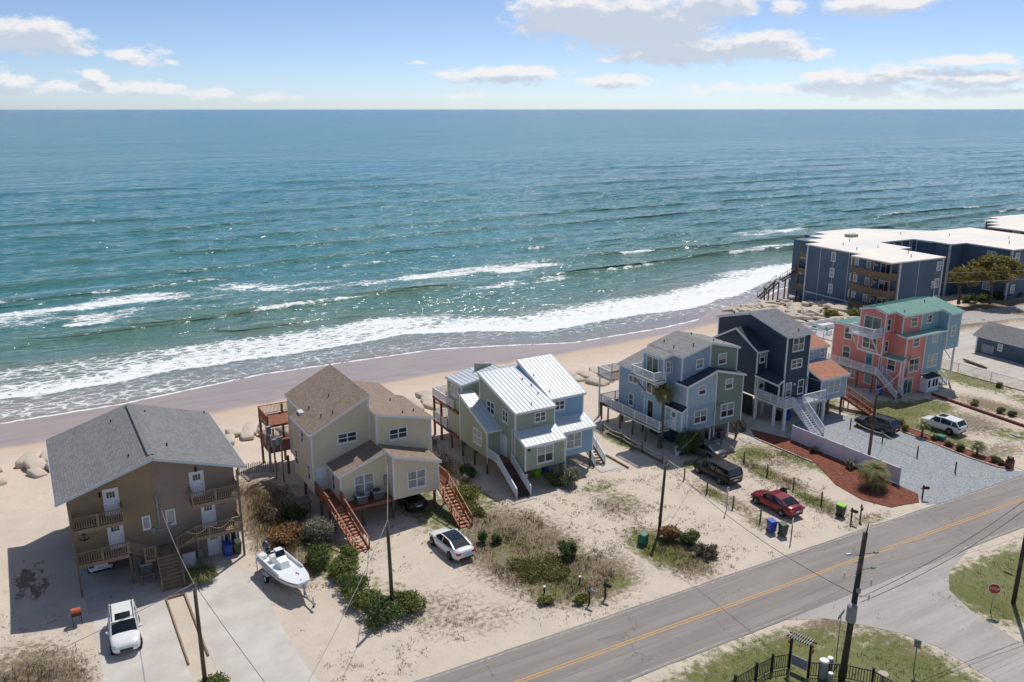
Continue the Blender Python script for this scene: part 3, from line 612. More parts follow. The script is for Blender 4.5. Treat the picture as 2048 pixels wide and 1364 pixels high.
# ------------------------------------------------------------------ building kit
# a face is ('F', y) facing the road, ('L', x) facing left along the road, ('R', x) facing right, ('B', y) facing the sea
def fbox(mb, face, u0, u1, z0, z1, d0, d1):
    k, p = face
    if k == 'F': mb.box(u0, u1, p - d1, p - d0, z0, z1)
    elif k == 'B': mb.box(u0, u1, p + d0, p + d1, z0, z1)
    elif k == 'L': mb.box(p - d1, p - d0, u0, u1, z0, z1)
    else: mb.box(p + d0, p + d1, u0, u1, z0, z1)
def window(t, face, u0, u1, z0, z1, cols=2, rows=2, pane='glass', top=None, frame='white', tr=.10, sill=True):
    """trim, sash bars and one pane per light"""
    mb = MB()
    fbox(mb, face, u0 - tr, u0, z0 - tr, z1 + tr, -.02, .055); fbox(mb, face, u1, u1 + tr, z0 - tr, z1 + tr, -.02, .055)
    fbox(mb, face, u0, u1, z1, z1 + tr, -.02, .057); fbox(mb, face, u0, u1, z0 - tr, z0, -.02, .059)
    cw = (u1 - u0) / cols; rh = (z1 - z0) / rows
    for i in range(1, cols): fbox(mb, face, u0 + i * cw - .05, u0 + i * cw + .05, z0, z1, -.02, .05)
    for j in range(1, rows): fbox(mb, face, u0, u1, z0 + j * rh - .035, z0 + j * rh + .035, -.02, .045)
    w = t.part('window', mb, M[frame])
    for i in range(cols):
        for j in range(rows):
            pm = MB(); fbox(pm, face, u0 + i * cw + .02, u0 + (i + 1) * cw - .02, z0 + j * rh + .02, z0 + (j + 1) * rh - .02, -.03, .018)
            t.part('pane', pm, M[top if (top and j == rows - 1) else pane], w)
    if sill:
        sm = MB(); fbox(sm, face, u0 - tr - .03, u1 + tr + .03, z0 - tr - .05, z0 - tr, -.02, .09); t.part('sill', sm, M[frame], w)
    return w
def door(t, face, u0, u1, z0, z1, m='door', lite=True, slide=False, pane='glass'):
    mb = MB(); tr = .10
    fbox(mb, face, u0 - tr, u0, z0, z1 + tr, -.02, .055); fbox(mb, face, u1, u1 + tr, z0, z1 + tr, -.02, .055); fbox(mb, face, u0, u1, z1, z1 + tr, -.02, .057)
    if slide: fbox(mb, face, (u0 + u1) / 2 - .04, (u0 + u1) / 2 + .04, z0, z1, -.02, .045); fbox(mb, face, u0, u1, z0, z0 + .08, -.02, .047)
    fr = t.part('door', mb, M['white'])
    if slide:
        c = (u0 + u1) / 2
        for a, b in ((u0 + .03, c - .03), (c + .03, u1 - .03)):
            pm = MB(); fbox(pm, face, a, b, z0 + .06, z1 - .03, -.03, .018); t.part('pane', pm, M[pane], fr)
        return fr
    sm = MB(); fbox(sm, face, u0 + .01, u1 - .01, z0, z1 - .01, -.03, .025); t.part('door_leaf', sm, M[m], fr)
    w = u1 - u0
    if lite:
        zt = z1 - .16; zb = z1 - .62; n = 3
        for i in range(n):
            pm = MB(); a = u0 + w * .16 + i * (w * .68) / n; fbox(pm, face, a + .015, a + (w * .68) / n - .015, zb, zt, .02, .033); t.part('pane', pm, M[pane], fr)
    hm = MB(); hu = u1 - .12; fbox(hm, face, hu, hu + .05, z0 + .95, z0 + 1.1, .02, .075); t.part('handle', hm, M['steel'], fr)
    return fr
def zlin(x0, x1, y0, y1, zt):
    def f(x, y):
        u = (x - x0) / (x1 - x0); v = (y - y0) / (y1 - y0)
        return zt[0] * (1 - u) * (1 - v) + zt[1] * u * (1 - v) + zt[2] * u * v + zt[3] * (1 - u) * v
    return f
def block(t, x0, x1, y0, y1, zb, zt, wall, roof=None, ov=(.18, .18, .22, .18), thick=.14, trim='white', corners='LFR', seams=None, sub=None, name='wall', rake=True):
    """wall body with a planar top; roof slab with overhang (left, right, front, back); corner boards and fascia"""
    if not hasattr(zt, '__len__'): zt = [zt] * 4
    w = t.part(name, MB().wedge(x0, x1, y0, y1, zb, zt), M[wall])
    f = zlin(x0, x1, y0, y1, zt); r = None
    if roof:
        a0, a1, b0, b1 = x0 - ov[0], x1 + ov[1], y0 - ov[2], y1 + ov[3]
        top = [f(a0, b0), f(a1, b0), f(a1, b1), f(a0, b1)]; lo = [z + .004 for z in top]; hi = [z + thick for z in top]; P = [(a0, b0), (a1, b0), (a1, b1), (a0, b1)]
        rm = MB().hexa([(p[0], p[1], z) for p, z in zip(P, lo)], [(p[0], p[1], z) for p, z in zip(P, hi)])
        if seams:
            n = max(2, int(((a1 - a0) if seams == 'x' else (b1 - b0)) / .42))
            for i in range(n + 1):
                if seams == 'x':
                    a = a0 + .03 + (a1 - a0 - .06) * i / n; rm.beam((a, b0, f(a, b0) + thick + .02), (a, b1, f(a, b1) + thick + .02), .035, .05)
                else:
                    b = b0 + .03 + (b1 - b0 - .06) * i / n; rm.beam((a0, b, f(a0, b) + thick + .02), (a1, b, f(a1, b) + thick + .02), .035, .05)
        r = t.part('roof', rm, M[roof])
        fm = MB(); e = .012                                          # fascia boards round the roof edge
        for i in range(4):
            p, q = P[i], P[(i + 1) % 4]; dx = [0, e, 0, -e][i]; dy = [-e, 0, e, 0][i]
            fm.beam((p[0] + dx, p[1] + dy, lo[i] + .01), (q[0] + dx, q[1] + dy, lo[(i + 1) % 4] + .01), .035, .2)
        t.part('fascia', fm, M[trim], r)
    if corners:
        k = .11; cs = []
        if 'L' in corners or 'F' in corners: cs.append((x0, y0, -1, -1))
        if 'R' in corners or 'F' in corners: cs.append((x1, y0, 1, -1))
        if 'L' in corners or 'B' in corners: cs.append((x0, y1, -1, 1))
        for (x, y, sx, sy) in cs:
            z1 = f(x, y) - .02
            cm = MB().box(min(x - sx * k, x + sx * .022), max(x - sx * k, x + sx * .022), min(y - sy * k, y + sy * .022), max(y - sy * k, y + sy * .022), zb - .01, z1)
            t.part('corner_board', cm, M[trim], w)
    return w, r
POSTS = set(); RUN = [0]
def railing(t, pts, h=.95, m='white', gap=.14, bal=.035, post=.09, rail=.07, parent=None, name='railing', skirt=None):
    """one railing run per straight stretch: posts, two rails, balusters"""
    for i in range(len(pts) - 1):
        p, q = Vector(pts[i]), Vector(pts[i + 1]); L = (q - p).length; mb = MB(); d = (q - p) / L
        n = max(1, int(round(L / 1.9)))
        for k in range(n + 1):
            c = p + d * (L * k / n)
            key = (round(c.x, 1), round(c.y, 1), round(c.z, 1))
            if key in POSTS: continue
            POSTS.add(key); mb.box(c.x - post / 2, c.x + post / 2, c.y - post / 2, c.y + post / 2, c.z - .05, c.z + h + .06)
        RUN[0] += 1; up = Vector((0, 0, 1)); e = .003 * (RUN[0] % 5)
        mb.beam(p + up * (h + e), q + up * (h + e), rail + .03 + e, .05); mb.beam(p + up * (.12 + e), q + up * (.12 + e), rail + e, .05)
        nb = int(L / gap)
        for k in range(1, nb):
            c = p + d * (L * k / nb); mb.box(c.x - bal / 2, c.x + bal / 2, c.y - bal / 2, c.y + bal / 2, c.z + .12, c.z + h)
        t.part(name, mb, M[m], parent)
def deck(t, x0, x1, y0, y1, z, m='deck', rim=None, th=.22, plank=.15, along='x', name='deck'):
    mb = MB(); mb.box(x0, x1, y0, y1, z - th, z - .035)
    o = t.part(name, mb, M[rim or m])
    pm = MB(); e = .03                                             # decking boards, too narrow to pick apart from here
    if along == 'x':
        n = max(1, int((y1 - y0) / plank))
        for k in range(n): pm.box(x0 - e, x1 + e, y0 + (y1 - y0) * k / n + .006, y0 + (y1 - y0) * (k + 1) / n - .006, z - .034, z)
    else:
        n = max(1, int((x1 - x0) / plank))
        for k in range(n): pm.box(x0 + (x1 - x0) * k / n + .006, x0 + (x1 - x0) * (k + 1) / n - .006, y0 - e, y1 + e, z - .034, z)
    t.part('decking', pm, M[m], o); return o
def piles(t, pts, z1, m='pile', r=.13, square=False, name='piling', z0=None):
    for (x, y) in pts:
        zb = (gz1(x, y) if z0 is None else z0) - .3; mb = MB()
        if square: mb.box(x - r, x + r, y - r, y + r, zb, z1)
        else: mb.cyl((x, y, zb), (x, y, z1), r, r * .95, 9)
        t.part(name, mb, M[m], smooth=False)
def stairs(t, head, foot, width, m='deck', tread=None, rails=(1, -1), railm='white', h=.9, gap=.16, riser=False, n=None, kick=None):
    """head and foot: centre of the top and bottom edge; treads are parts of the flight"""
    a, b = Vector(head), Vector(foot); run = Vector((b.x - a.x, b.y - a.y, 0)); L = run.length; d = run / L; s = Vector((-d.y, d.x, 0))
    drop = a.z - b.z; n = n or max(3, int(round(drop / .19)))
    mb = MB()
    for k in (1, -1):
        o = s * (k * (width / 2 - .03)); mb.beam(a + o + Vector((0, 0, -.12)), b + o + Vector((0, 0, .02)), .05, .26)
    st = t.part('stair', mb, M[m])
    for i in range(n):
        f = (i + .5) / n; c = a + run * f; z = a.z - drop * (i + 1) / n + .02
        dd = L / n; tm = MB(); tm.beam(c - s * (width / 2 - .06) + Vector((0, 0, z - c.z)), c + s * (width / 2 - .06) + Vector((0, 0, z - c.z)), dd * .96, .045)
        t.part('tread', tm, M[tread or m], st)
        if riser: rm = MB(); q = c - d * (dd / 2 - .02); rm.beam(q - s * (width / 2 - .06) + Vector((0, 0, z - c.z + .09)), q + s * (width / 2 - .06) + Vector((0, 0, z - c.z + .09)), .02, .15); t.part('riser', rm, M[kick or m], st)
    for k in rails:
        o = s * (k * (width / 2 + .04)); railing(t, [a + o, b + o], h, railm, gap, parent=st)
    return st
def ac_unit(label, x, y, z, w=.8, h=.8, grille='acdark'):
    t = Thing('air_conditioner', label, 'air conditioner', (x, y, z))
    mb = MB().box(x - w / 2, x + w / 2, y - w / 2, y + w / 2, z + .04, z + h - .05)
    for i in range(9): zz = z + .1 + i * (h - .22) / 9; mb.box(x - w / 2 - .012, x + w / 2 + .012, y - w / 2 - .012, y + w / 2 + .012, zz, zz + .03)
    t.part('casing', mb, M['acdark'])
    t.part('lid', MB().box(x - w / 2 - .03, x + w / 2 + .03, y - w / 2 - .03, y + w / 2 + .03, z + h - .048, z + h + .01), M['acgrey'])
    fm = MB()
    for k in range(4): fm.cyl((x, y, z + h + .012 + k * .006), (x, y, z + h + .03 + k * .006), w * .4 - k * .08, None, 16)
    t.part('fan_guard', fm, M[grille]); t.part('foot', MB().box(x - w / 2 + .02, x + w / 2 - .02, y - w / 2 + .02, y + w / 2 - .02, z, z + .04), M['blackpl'])
    return t
def vents(t, roof, pts, f=None):
    for (x, y, z) in pts:
        t.part('roof_vent', MB().cyl((x, y, z - .1), (x, y, z + .2), .05, .05, 8).cyl((x, y, z + .2), (x, y, z + .235), .08, .08, 8), M['dark'], roof)
# ------------------------------------------------------------------ house 1: brown duplex with a wide grey gable roof
def house_brown():
    t = Thing('house', 'brown duplex beach house with broad low grey gable roof, nearest on the left', 'house', (6.3, 69, 0))
    x0, xm, x1, yf, yb = .5, 6.25, 12.1, 63.4, 75.2
    ze, zr = 7.45, 9.5; sl = (zr - ze) / 6.5
    zw = lambda x: zr - abs(x - 6.25) * sl - .02
    # upper storeys over the open carport, and the closed ground floor under the right half
    t.part('wall', MB().wedge(x0, xm - .002, yf, yb, 2.35, [zw(x0), zw(xm), zw(xm), zw(x0)]), M['brown'])
    t.part('wall', MB().wedge(xm + .002, x1, yf, yb, 2.35, [zw(xm), zw(x1), zw(x1), zw(xm)]), M['taupe'])
    t.part('wall', MB().box(4.3, x1 - .02, yf + .02, yb - .5, 0, 2.349), M['taupe'])
    t.part('wall', MB().box(x0 + .02, 4.299, 72, yb - .5, 0, 2.349), M['brown'])
    rl = []
    for (a0, a1, nm) in ((-.25, 6.25, 'L'), (6.25, 12.75, 'R')):
        f = lambda x: zr - abs(x - 6.25) * sl
        r = t.part('roof', MB().hexa([(a0, 61.95, f(a0)), (a1, 61.95, f(a1)), (a1, 75.6, f(a1)), (a0, 75.6, f(a0))], [(a0, 61.95, f(a0) + .16), (a1, 61.95, f(a1) + .16), (a1, 75.6, f(a1) + .16), (a0, 75.6, f(a0) + .16)]), M['shg']); rl.append(r)
        fm = MB(); fm.beam((a0, 61.93, f(a0) + .04), (a1, 61.93, f(a1) + .04), .03, .22)
        e = a0 if nm == 'L' else a1; fm.beam((e + (-.02 if nm == 'L' else .02), 61.95, f(e) + .05), (e + (-.02 if nm == 'L' else .02), 75.6, f(e) + .05), .04, .2)
        t.part('fascia', fm, M['trim'], r)
    rv = MB().wedge(6.05, 6.45, 62.6, 75.0, zr + .10, [zr + .19] * 4); t.part('ridge_vent', rv, M['shg'], rl[1])
    lm = MB().box(5.93, 5.98, 62.6, 75.0, zr + .10, zr + .12); t.part('ridge_flashing', MB().beam((6.02, 62.6, zr + .20), (6.02, 75, zr + .20), .05, .03), M['dark'], rl[0])
    vents(t, rl[0], [(4.9, 64.2, 9.15), (4.6, 73, 9.05)]); vents(t, rl[1], [(7.3, 73.5, 9.25), (7.7, 65.0, 9.2), (12.3, 75.2, 7.7)])
    # balconies
    for (a0, a1) in ((x0, 3.95), (8.65, x1)):
        for z in (2.5, 5.2):
            deck(t, a0, a1, 62.1, yf - .003, z, 'deck', th=.3, name='balcony')
            left = a0 < 2
            pts = [(a0 + .05, yf - .06, z), (a0 + .05, 62.15, z), (a1 - .05, 62.15, z), (a1 - .05, yf - .06, z)]
            if z < 3: pts = pts[:3] if left else ([(a0 + 1.0, 62.15, z), (a1 - .05, 62.15, z), (a1 - .05, yf - .06, z)])
            railing(t, pts, .92, 'deck', .155, .045, .1)
    piles(t, [(x0 + .06, 62.1), (x1 - .02, 62.1)], 7.35, 'oldwood', .075, True, 'post', 0)
    piles(t, [(3.98, 62.15), (8.72, 62.15), (x0 + .1, 67), (x0 + .1, 71.5), (2.6, 71)], 2.3, 'oldwood', .075, True, 'post', 0)
    F = ('F', yf)
    for u, z in ((2.9, 5.22), (2.9, 2.52), (8.9, 5.22), (9.5, 2.52)): door(t, F, u, u + .86, z, z + 2.03)
    door(t, F, 9.72, 10.56, .02, 2.0)
    window(t, F, 5.28, 5.66, 3.6, 4.5, 1, 1, 'blind'); window(t, F, 6.95, 7.43, 3.55, 4.6, 1, 1, 'blind'); window(t, F, 10.95, 11.8, .9, 1.65, 2, 1, 'glass')
    # landing and stairs
    deck(t, 4.9, 7.2, 61.6, yf - .02, 1.9, 'deck', name='landing')
    railing(t, [(4.0, 62.15, 2.5), (4.95, 62.15, 1.95)], .92, 'deck', .155, .045); railing(t, [(4.98, 61.68, 1.9), (5.62, 61.68, 1.9)], .92, 'deck', .155, .045)
    stairs(t, (6.45, 61.6, 1.9), (6.45, 59.85, .05), 1.45, 'deck', None, (), n=9, riser=True)
    for x in (5.68, 7.22):
        mb = MB(); mb.beam((x, 61.6, 2.75), (x, 59.85, .95), .06, .14); mb.beam((x, 61.6, 2.4), (x, 59.85, .6), .04, .1); mb.box(x - .06, x + .06, 59.8, 59.92, 0, 1.05); mb.box(x - .06, x + .06, 61.6, 61.72, 1.6, 2.9); t.part('handrail', mb, M['tanwood'])
    stairs(t, (8.72, 62.75, 2.5), (7.25, 62.75, 1.92), 1.1, 'deck', None, (), n=3, riser=True); railing(t, [(9.7, 62.15, 2.5), (8.72, 62.17, 2.5), (7.3, 62.17, 1.92)], .92, 'deck', .155, .045)
    # nautical rope hung along the right railing
    pts = []
    for i in range(33):
        u = i / 32; pts.append((8.0 + u * 4.1, 62.05, 3.25 - .42 * abs(math.sin(u * math.pi * 2.5)) + .15 * u))
    t.part('rope', MB().tube(pts, .035, 5), M['rope'], smooth=True)
    # meters, conduit, wall lamps, anchors
    mb = MB(); mb.box(6.28, 6.40, 63.27, 63.38, 3.5, 6.1); mb.box(6.24, 6.44, 63.24, 63.38, 5.9, 6.2); t.part('conduit', mb, M['greybox'])
    for x, z in ((5.72, 3.1), (6.9, 3.2)):
        mb = MB().box(x, x + .26, 63.22, 63.39, z, z + .42); mb.box(x + .1, x + .15, 63.3, 63.37, .3, z); t.part('electric_meter', mb, M['greybox'])
    t.part('meter_bar', MB().box(5.98, 6.9, 63.3, 63.38, 3.22, 3.34), M['greybox'])
    for x, z in ((2.55, 6.85), (2.25, 4.35), (9.25, 7.35)): t.part('wall_lamp', MB().box(x, x + .13, 63.22, 63.39, z, z + .3).box(x + .03, x + .1, 63.26, 63.38, z + .3, z + .36), M['dark'])
    for x, z, mm in ((1.25, 3.75, 'dark'), (10.95, 4.1, 'greybox')):
        mb = MB(); mb.box(x - .03, x + .03, 63.33, 63.39, z, z + .62); mb.box(x - .14, x + .14, 63.335, 63.385, z + .42, z + .48)
        P = [(x + .32 * math.cos(a), 63.36, z + .26 + .28 * math.sin(a)) for a in np.linspace(math.pi * 1.06, math.pi * 1.94, 9)]; mb.tube(P, .035, 5)
        t.part('anchor_ornament', mb, M[mm])
    # plywood screen at the stair foot
    t.part('screen_panel', MB().box(7.55, 8.5, 62.2, 62.26, .05, 1.35), M['whitew'])
    t.part('shower_box', MB().box(8.8, 9.15, 63.1, 63.38, .25, .95), M['greybox'])
    # platform for the condenser
    p = Thing('wooden_platform', 'small wooden stand carrying an air conditioner beside the brown house stairs', 'platform', (4.9, 61.8, 0))
    p.part('table_top', MB().box(4.42, 5.4, 61.4, 62.3, .78, .86), M['tanwood'])
    for x in (4.48, 5.34):
        for y in (61.46, 62.24): p.part('leg', MB().box(x - .05, x + .05, y - .05, y + .05, 0, .779), M['tanwood'])
    ac_unit('grey air conditioner raised on a wooden stand beside the brown house stairs', 4.9, 61.85, .862, .78, .78)
house_brown()

# ------------------------------------------------------------------ house 2: tan duplex
def house_tan():
    t = Thing('house', 'tan duplex beach house with brown shingle roofs and red wooden stairs', 'house', (24, 69, 0))
    zb = 2.0
    # left unit (set back), right unit (forward), each with a tall rear block and a low front block
    _, r1 = block(t, 19.1, 24.4, 66, 71.4, zb, [7.4, 10.0, 10.0, 7.4], 'tan', 'shb', (.18, .06, .2, .0), corners='LF')
    f = zlin(19.1, 24.4, 66, 71.4, [7.4, 10, 10, 7.4])
    block(t, 20.0, 24.4, 71.402, 76.1, zb, [f(20, 70), 10.0, 10.0, f(20, 70)], 'tan', 'shb', (.18, .06, -.003, .2), corners='L')
    _, r2 = block(t, 24.404, 29.6, 64.5, 71.2, zb, [8.7, 7.45, 7.45, 8.7], 'tan', 'shb', (.06, .18, .2, .0), corners='LFR')
    g = zlin(24.4, 29.6, 64.5, 71.2, [8.7, 7.45, 7.45, 8.7])
    block(t, 24.404, 28.85, 71.202, 75.3, zb, [8.7, g(28.85, 66), g(28.85, 66), 8.7], 'tan', 'shb', (.06, .18, -.003, .2), corners='R')
    block(t, 20.45, 24.62, 63.0, 66.6, zb, [4.5, 5.85, 5.85, 4.5], 'tan', 'shb', (.18, .06, .2, -.65), corners='LF')
    block(t, 24.63, 28.9, 61.6, 65.0, zb - .1, [5.85, 4.55, 4.55, 5.85], 'tan', 'shb', (.1, .18, .2, -.55), corners='LFR')
    vents(t, r1, [(20.6, 67.6, 8.25), (21.4, 66.8, 8.7), (20.4, 70.4, 8.15), (22.2, 70.2, 9.05)]); vents(t, r2, [(27.6, 69, 8.05), (28.6, 66, 7.8), (27.2, 65.2, 8.1)])
    t.part('skylight', MB().box(19.5, 19.95, 70.3, 71.2, 7.6, 7.95), M['whitew'], r1)
    window(t, ('F', 66), 21.5, 23.1, 6.2, 6.95, 2, 2, 'glass'); window(t, ('F', 64.5), 25.65, 27.2, 6.2, 7.05, 2, 2, 'glass')
    window(t, ('F', 63.0), 21.75, 23.35, 2.6, 4.15, 2, 2, 'curt'); window(t, ('F', 61.6), 26.0, 27.55, 2.65, 4.1, 2, 2, 'curt')
    L = ('L', 19.1)
    window(t, L, 68.05, 68.75, 5.95, 6.85, 1, 2, 'glass'); window(t, L, 70.4, 71.1, 3.0, 4.3, 1, 2, 'glass')
    window(t, L, 66.75, 67.4, 2.95, 4.25, 1, 2, 'glass')
    window(t, ('L', 20.45), 64.3, 64.95, 2.7, 4.0, 1, 2, 'glass')
    door(t, ('F', 66), 19.4, 20.2, 2.2, 4.25, 'door', False)
    window(t, ('F', 65.995), 19.55, 20.05, 2.6, 3.3, 1, 1, 'glass', tr=.03, sill=False)
    # entry deck, service deck with condensers
    deck(t, 19.15, 20.44, 62.4, 65.98, 2.2, 'redwood', along='x'); deck(t, 20.46, 24.6, 61.6, 62.98, 2.05, 'redwood', along='x')
    railing(t, [(19.2, 65.9, 2.2), (19.2, 62.3, 2.2)], .95, 'redrail', .13); railing(t, [(20.42, 62.95, 2.2), (20.42, 62.35, 2.2)], .95, 'redrail', .13)
    stairs(t, (19.75, 62.4, 2.2), (20.35, 58.0, .08), 1.15, 'redwood', 'redtread', (1, -1), 'redrail', .9, .5, n=14)
    deck(t, 28.95, 30.1, 62.3, 64.3, 2.0, 'redwood'); railing(t, [(30.05, 62.4, 2.0), (30.05, 64.25, 2.0)], .95, 'redrail', .13)
    stairs(t, (29.5, 62.3, 2.0), (29.3, 57.4, .05), 1.1, 'redwood', 'redtread', (1, -1), 'redrail', .9, .5, n=13)
    piles(t, [(x, y) for y in (62, 65.5, 70, 75.4) for x in (19.5, 22, 24.7, 28.6)] + [(20.6, 61.8)], zb)
    piles(t, [(19.3, 62.6), (30.0, 62.5)], 2.0, 'pile', .08, True, 'post')
    # seaward decks on tall posts
    for z, m in ((5.0, 'redwood'), (2.4, 'redwood')):
        deck(t, 18.0, 22.6, 76.3, 79.6, z, m); railing(t, [(18.05, 76.3, z), (18.05, 79.55, z), (22.55, 79.55, z)], .95, 'redrail', .13)
    piles(t, [(18.1, 76.6), (18.1, 79.4), (20.3, 79.4), (22.4, 79.4)], 5.9, 'oldwood', .1, True, 'post')
    # service-entry stand on the left wall
    deck(t, 17.6, 18.85, 66.1, 67.4, 1.35, 'oldwood', name='stand'); piles(t, [(17.7, 66.2), (18.7, 66.2), (17.7, 67.3), (18.7, 67.3)], 1.15, 'oldwood', .06, True, 'post')
    # three mast poles with utility boxes beside the rear deck
    for x, y in ((17.6, 74.6), (17.9, 73.9), (18.4, 73.2)):
        t.part('mast_post', MB().cyl((x, y, gz1(x, y) - .2), (x, y, 5.6), .09, .08, 8), M['steel'])
    for x, y, z in ((17.6, 74.4, 4.1), (18.0, 73.7, 3.9), (18.3, 73.0, 4.3), (17.7, 74.3, 5.0)): t.part('utility_box', MB().box(x - .35, x + .1, y - .25, y + .1, z, z + .75), M['greybox'])
    t.part('electric_meter', MB().box(24.3, 24.6, 62.7, 62.96, 2.9, 3.7), M['greybox'])
    ac_unit('left air conditioner of the pair on the tan house front deck', 21.9, 62.2, 2.06, .85, .75); ac_unit('right air conditioner of the pair on the tan house front deck', 23.4, 62.35, 2.06, .85, .75, 'wire')
house_tan()

# ------------------------------------------------------------------ house 3: sage and light blue duplex, white metal roofs
def house_sage():
    t = Thing('house', 'sage green and light blue duplex beach house with white metal roofs', 'house', (41, 68, 0))
    zb = 1.75
    a0 = 37.45
    _, r1 = block(t, a0, 41.85, 63.0, 69.95, zb, [6.85, 6.85, 8.75, 8.75], 'sage', 'metal', (.12, .02, .2, .12), seams='x', corners='LF')
    _, r2 = block(t, 41.87, 45.85, 64.0, 70.0, zb, [7.15, 7.15, 9.35, 9.35], 'sky', 'metal', (.02, .2, .2, .12), seams='x', corners='FR')
    block(t, a0 + .012, 41.84, 61.2, 63.6, zb, [4.2, 4.2, 5.2, 5.2], 'sage', 'metal', (.12, .02, .2, -.61), seams='x', corners='LF')
    block(t, 42.0, 45.84, 62.2, 64.6, zb, [4.3, 4.3, 5.25, 5.25], 'sky', 'metal', (.0, .2, .2, -.61), seams='x', corners='FR')
    # left wing with its long narrow shed roof, and the rear block
    block(t, 35.9, a0 - .01, 65.6, 71.3, zb, [4.45, 4.45, 6.6, 6.6], 'sage', 'metal', (.12, .0, .12, .1), seams='x', corners='LF')
    block(t, 36.2, 41.0, 71.4, 74.6, zb, [7.3, 8.1, 8.1, 7.3], 'sage', 'metal', (.12, .1, .1, .2), seams='x', corners='L')
    block(t, 40.0, 44.8, 70.1, 74.4, zb, [8.3, 8.3, 7.4, 7.4], 'sky', 'metal', (.0, .1, -.1, .2), seams='x', corners='')
    t.part('parapet', MB().wedge(38.9, 40.9, 73.6, 73.75, 7, [8.7, 8.4, 8.4, 8.7]), M['sage'])
    vents(t, r1, [(39.6, 63.6, 7.1), (41.2, 65.0, 7.5), (41.3, 66.4, 7.9), (41.0, 67.6, 8.2)]); vents(t, r2, [(42.2, 67.4, 8.5), (42.4, 64.8, 7.5)])
    L = ('L', a0)
    window(t, L, 66.95, 68.3, 5.45, 6.55, 2, 2, 'glass')
    window(t, L, 64.35, 65.25, 5.5, 6.5, 2, 2, 'glass'); door(t, L, 64.6, 65.45, 1.95, 3.95, 'door', False)
    window(t, ('L', 35.9), 66.75, 68.3, 2.7, 4.0, 2, 2, 'blind', 'curt'); window(t, ('L', 36.2), 72.2, 73.6, 6.0, 6.9, 2, 1, 'blind')
    window(t, ('F', 63.0), 39.65, 40.75, 5.65, 6.45, 2, 2, 'glass'); window(t, ('F', 61.2), 38.8, 40.45, 2.3, 3.85, 2, 2, 'glass', 'blind')
    window(t, ('F', 64.0), 42.5, 43.55, 5.95, 6.75, 2, 2, 'glass'); window(t, ('F', 62.2), 42.75, 44.35, 2.55, 3.95, 2, 2, 'curt')
    # entry deck and stair
    deck(t, 35.9, a0 - .02, 63.5, 65.58, 1.85, 'redwood', rim='redwood'); railing(t, [(35.95, 65.5, 1.85), (35.95, 63.5, 1.85)], .95, 'white', .12)
    stairs(t, (36.6, 63.5, 1.85), (36.4, 59.7, .08), 1.35, 'redwood', 'brownstair', (1, -1), 'white', .95, .12, n=11, kick='brownstair', riser=True)
    sheet('concrete_pad', [(34.8, 59.0), (37.4, 59.0), (37.3, 60.2), (34.9, 60.2)], .05, M['concd'])
    stairs(t, (46.9, 65.4, 1.85), (46.6, 62.0, .08), 1.1, 'oldwood', 'oldwood', (-1, 1), 'white', .95, .12, n=10); deck(t, 45.9, 47.4, 65.4, 67.2, 1.85, 'oldwood')
    sheet('concrete_pad', [(45.7, 60.5), (48.0, 60.5), (47.8, 62.1), (45.9, 62.1)], .05, M['concd'])
    # seaward decks
    for z in (1.75, 4.4):
        deck(t, 36.0, 41.5, 74.7, 77.9, z, 'redwood'); railing(t, [(36.05, 73.0, z), (36.05, 77.85, z), (41.45, 77.85, z)] if z > 3 else [(36.05, 74.7, z), (36.05, 77.85, z), (41.45, 77.85, z)], .95, 'white', .12)
    deck(t, 35.95, 36.19, 72.0, 74.69, 4.4, 'redwood'); deck(t, 35.95, 36.19, 72.0, 74.69, 1.75, 'redwood')
    piles(t, [(36.1, 76.0), (36.1, 77.7), (39, 77.7), (41.3, 77.7)], 4.3, 'redwood', .1, True, 'post')
    piles(t, [(x, y) for x in (36.05, 37.6) for y in (65.9, 68.5, 71.0, 73.5)] + [(x, y) for x in (39.8, 42.1, 45.6) for y in (66, 70, 74)] + [(37.6, 61.4), (41.7, 61.4), (45.7, 62.4), (42.2, 62.4)], zb, 'pile', .12)
    t.part('downspout', MB().box(35.82, 35.9, 65.5, 65.58, 1.2, 4.4).box(41.86, 41.94, 61.1, 61.18, .9, 4.1), M['gutter'])
    t.part('flood_lamp', MB().box(37.7, 37.95, 61.02, 61.18, 3.75, 3.9), M['dark']); t.part('notice_plate', MB().box(37.48, 37.68, 61.15, 61.185, 1.1, 1.5), M['signw'])
    p = Thing('picnic_table', 'red picnic table on the upper seaward deck of the sage house', 'picnic table', (38, 76.2, 4.4))
    p.part('table_top', MB().box(37.2, 38.9, 75.9, 76.6, 5.1, 5.15), M['redwood'])
    for y in (75.45, 77.0): p.part('bench', MB().box(37.2, 38.9, y - .13, y + .13, 4.83, 4.88), M['redwood'])
    for x in (37.5, 38.6): p.part('leg_frame', MB().beam((x, 75.5, 4.4), (x, 76.25, 5.1), .05, .08).beam((x, 76.95, 4.4), (x, 76.25, 5.1), .05, .08).box(x - .03, x + .03, 75.4, 77.05, 4.76, 4.828), M['redwood'])
house_sage()
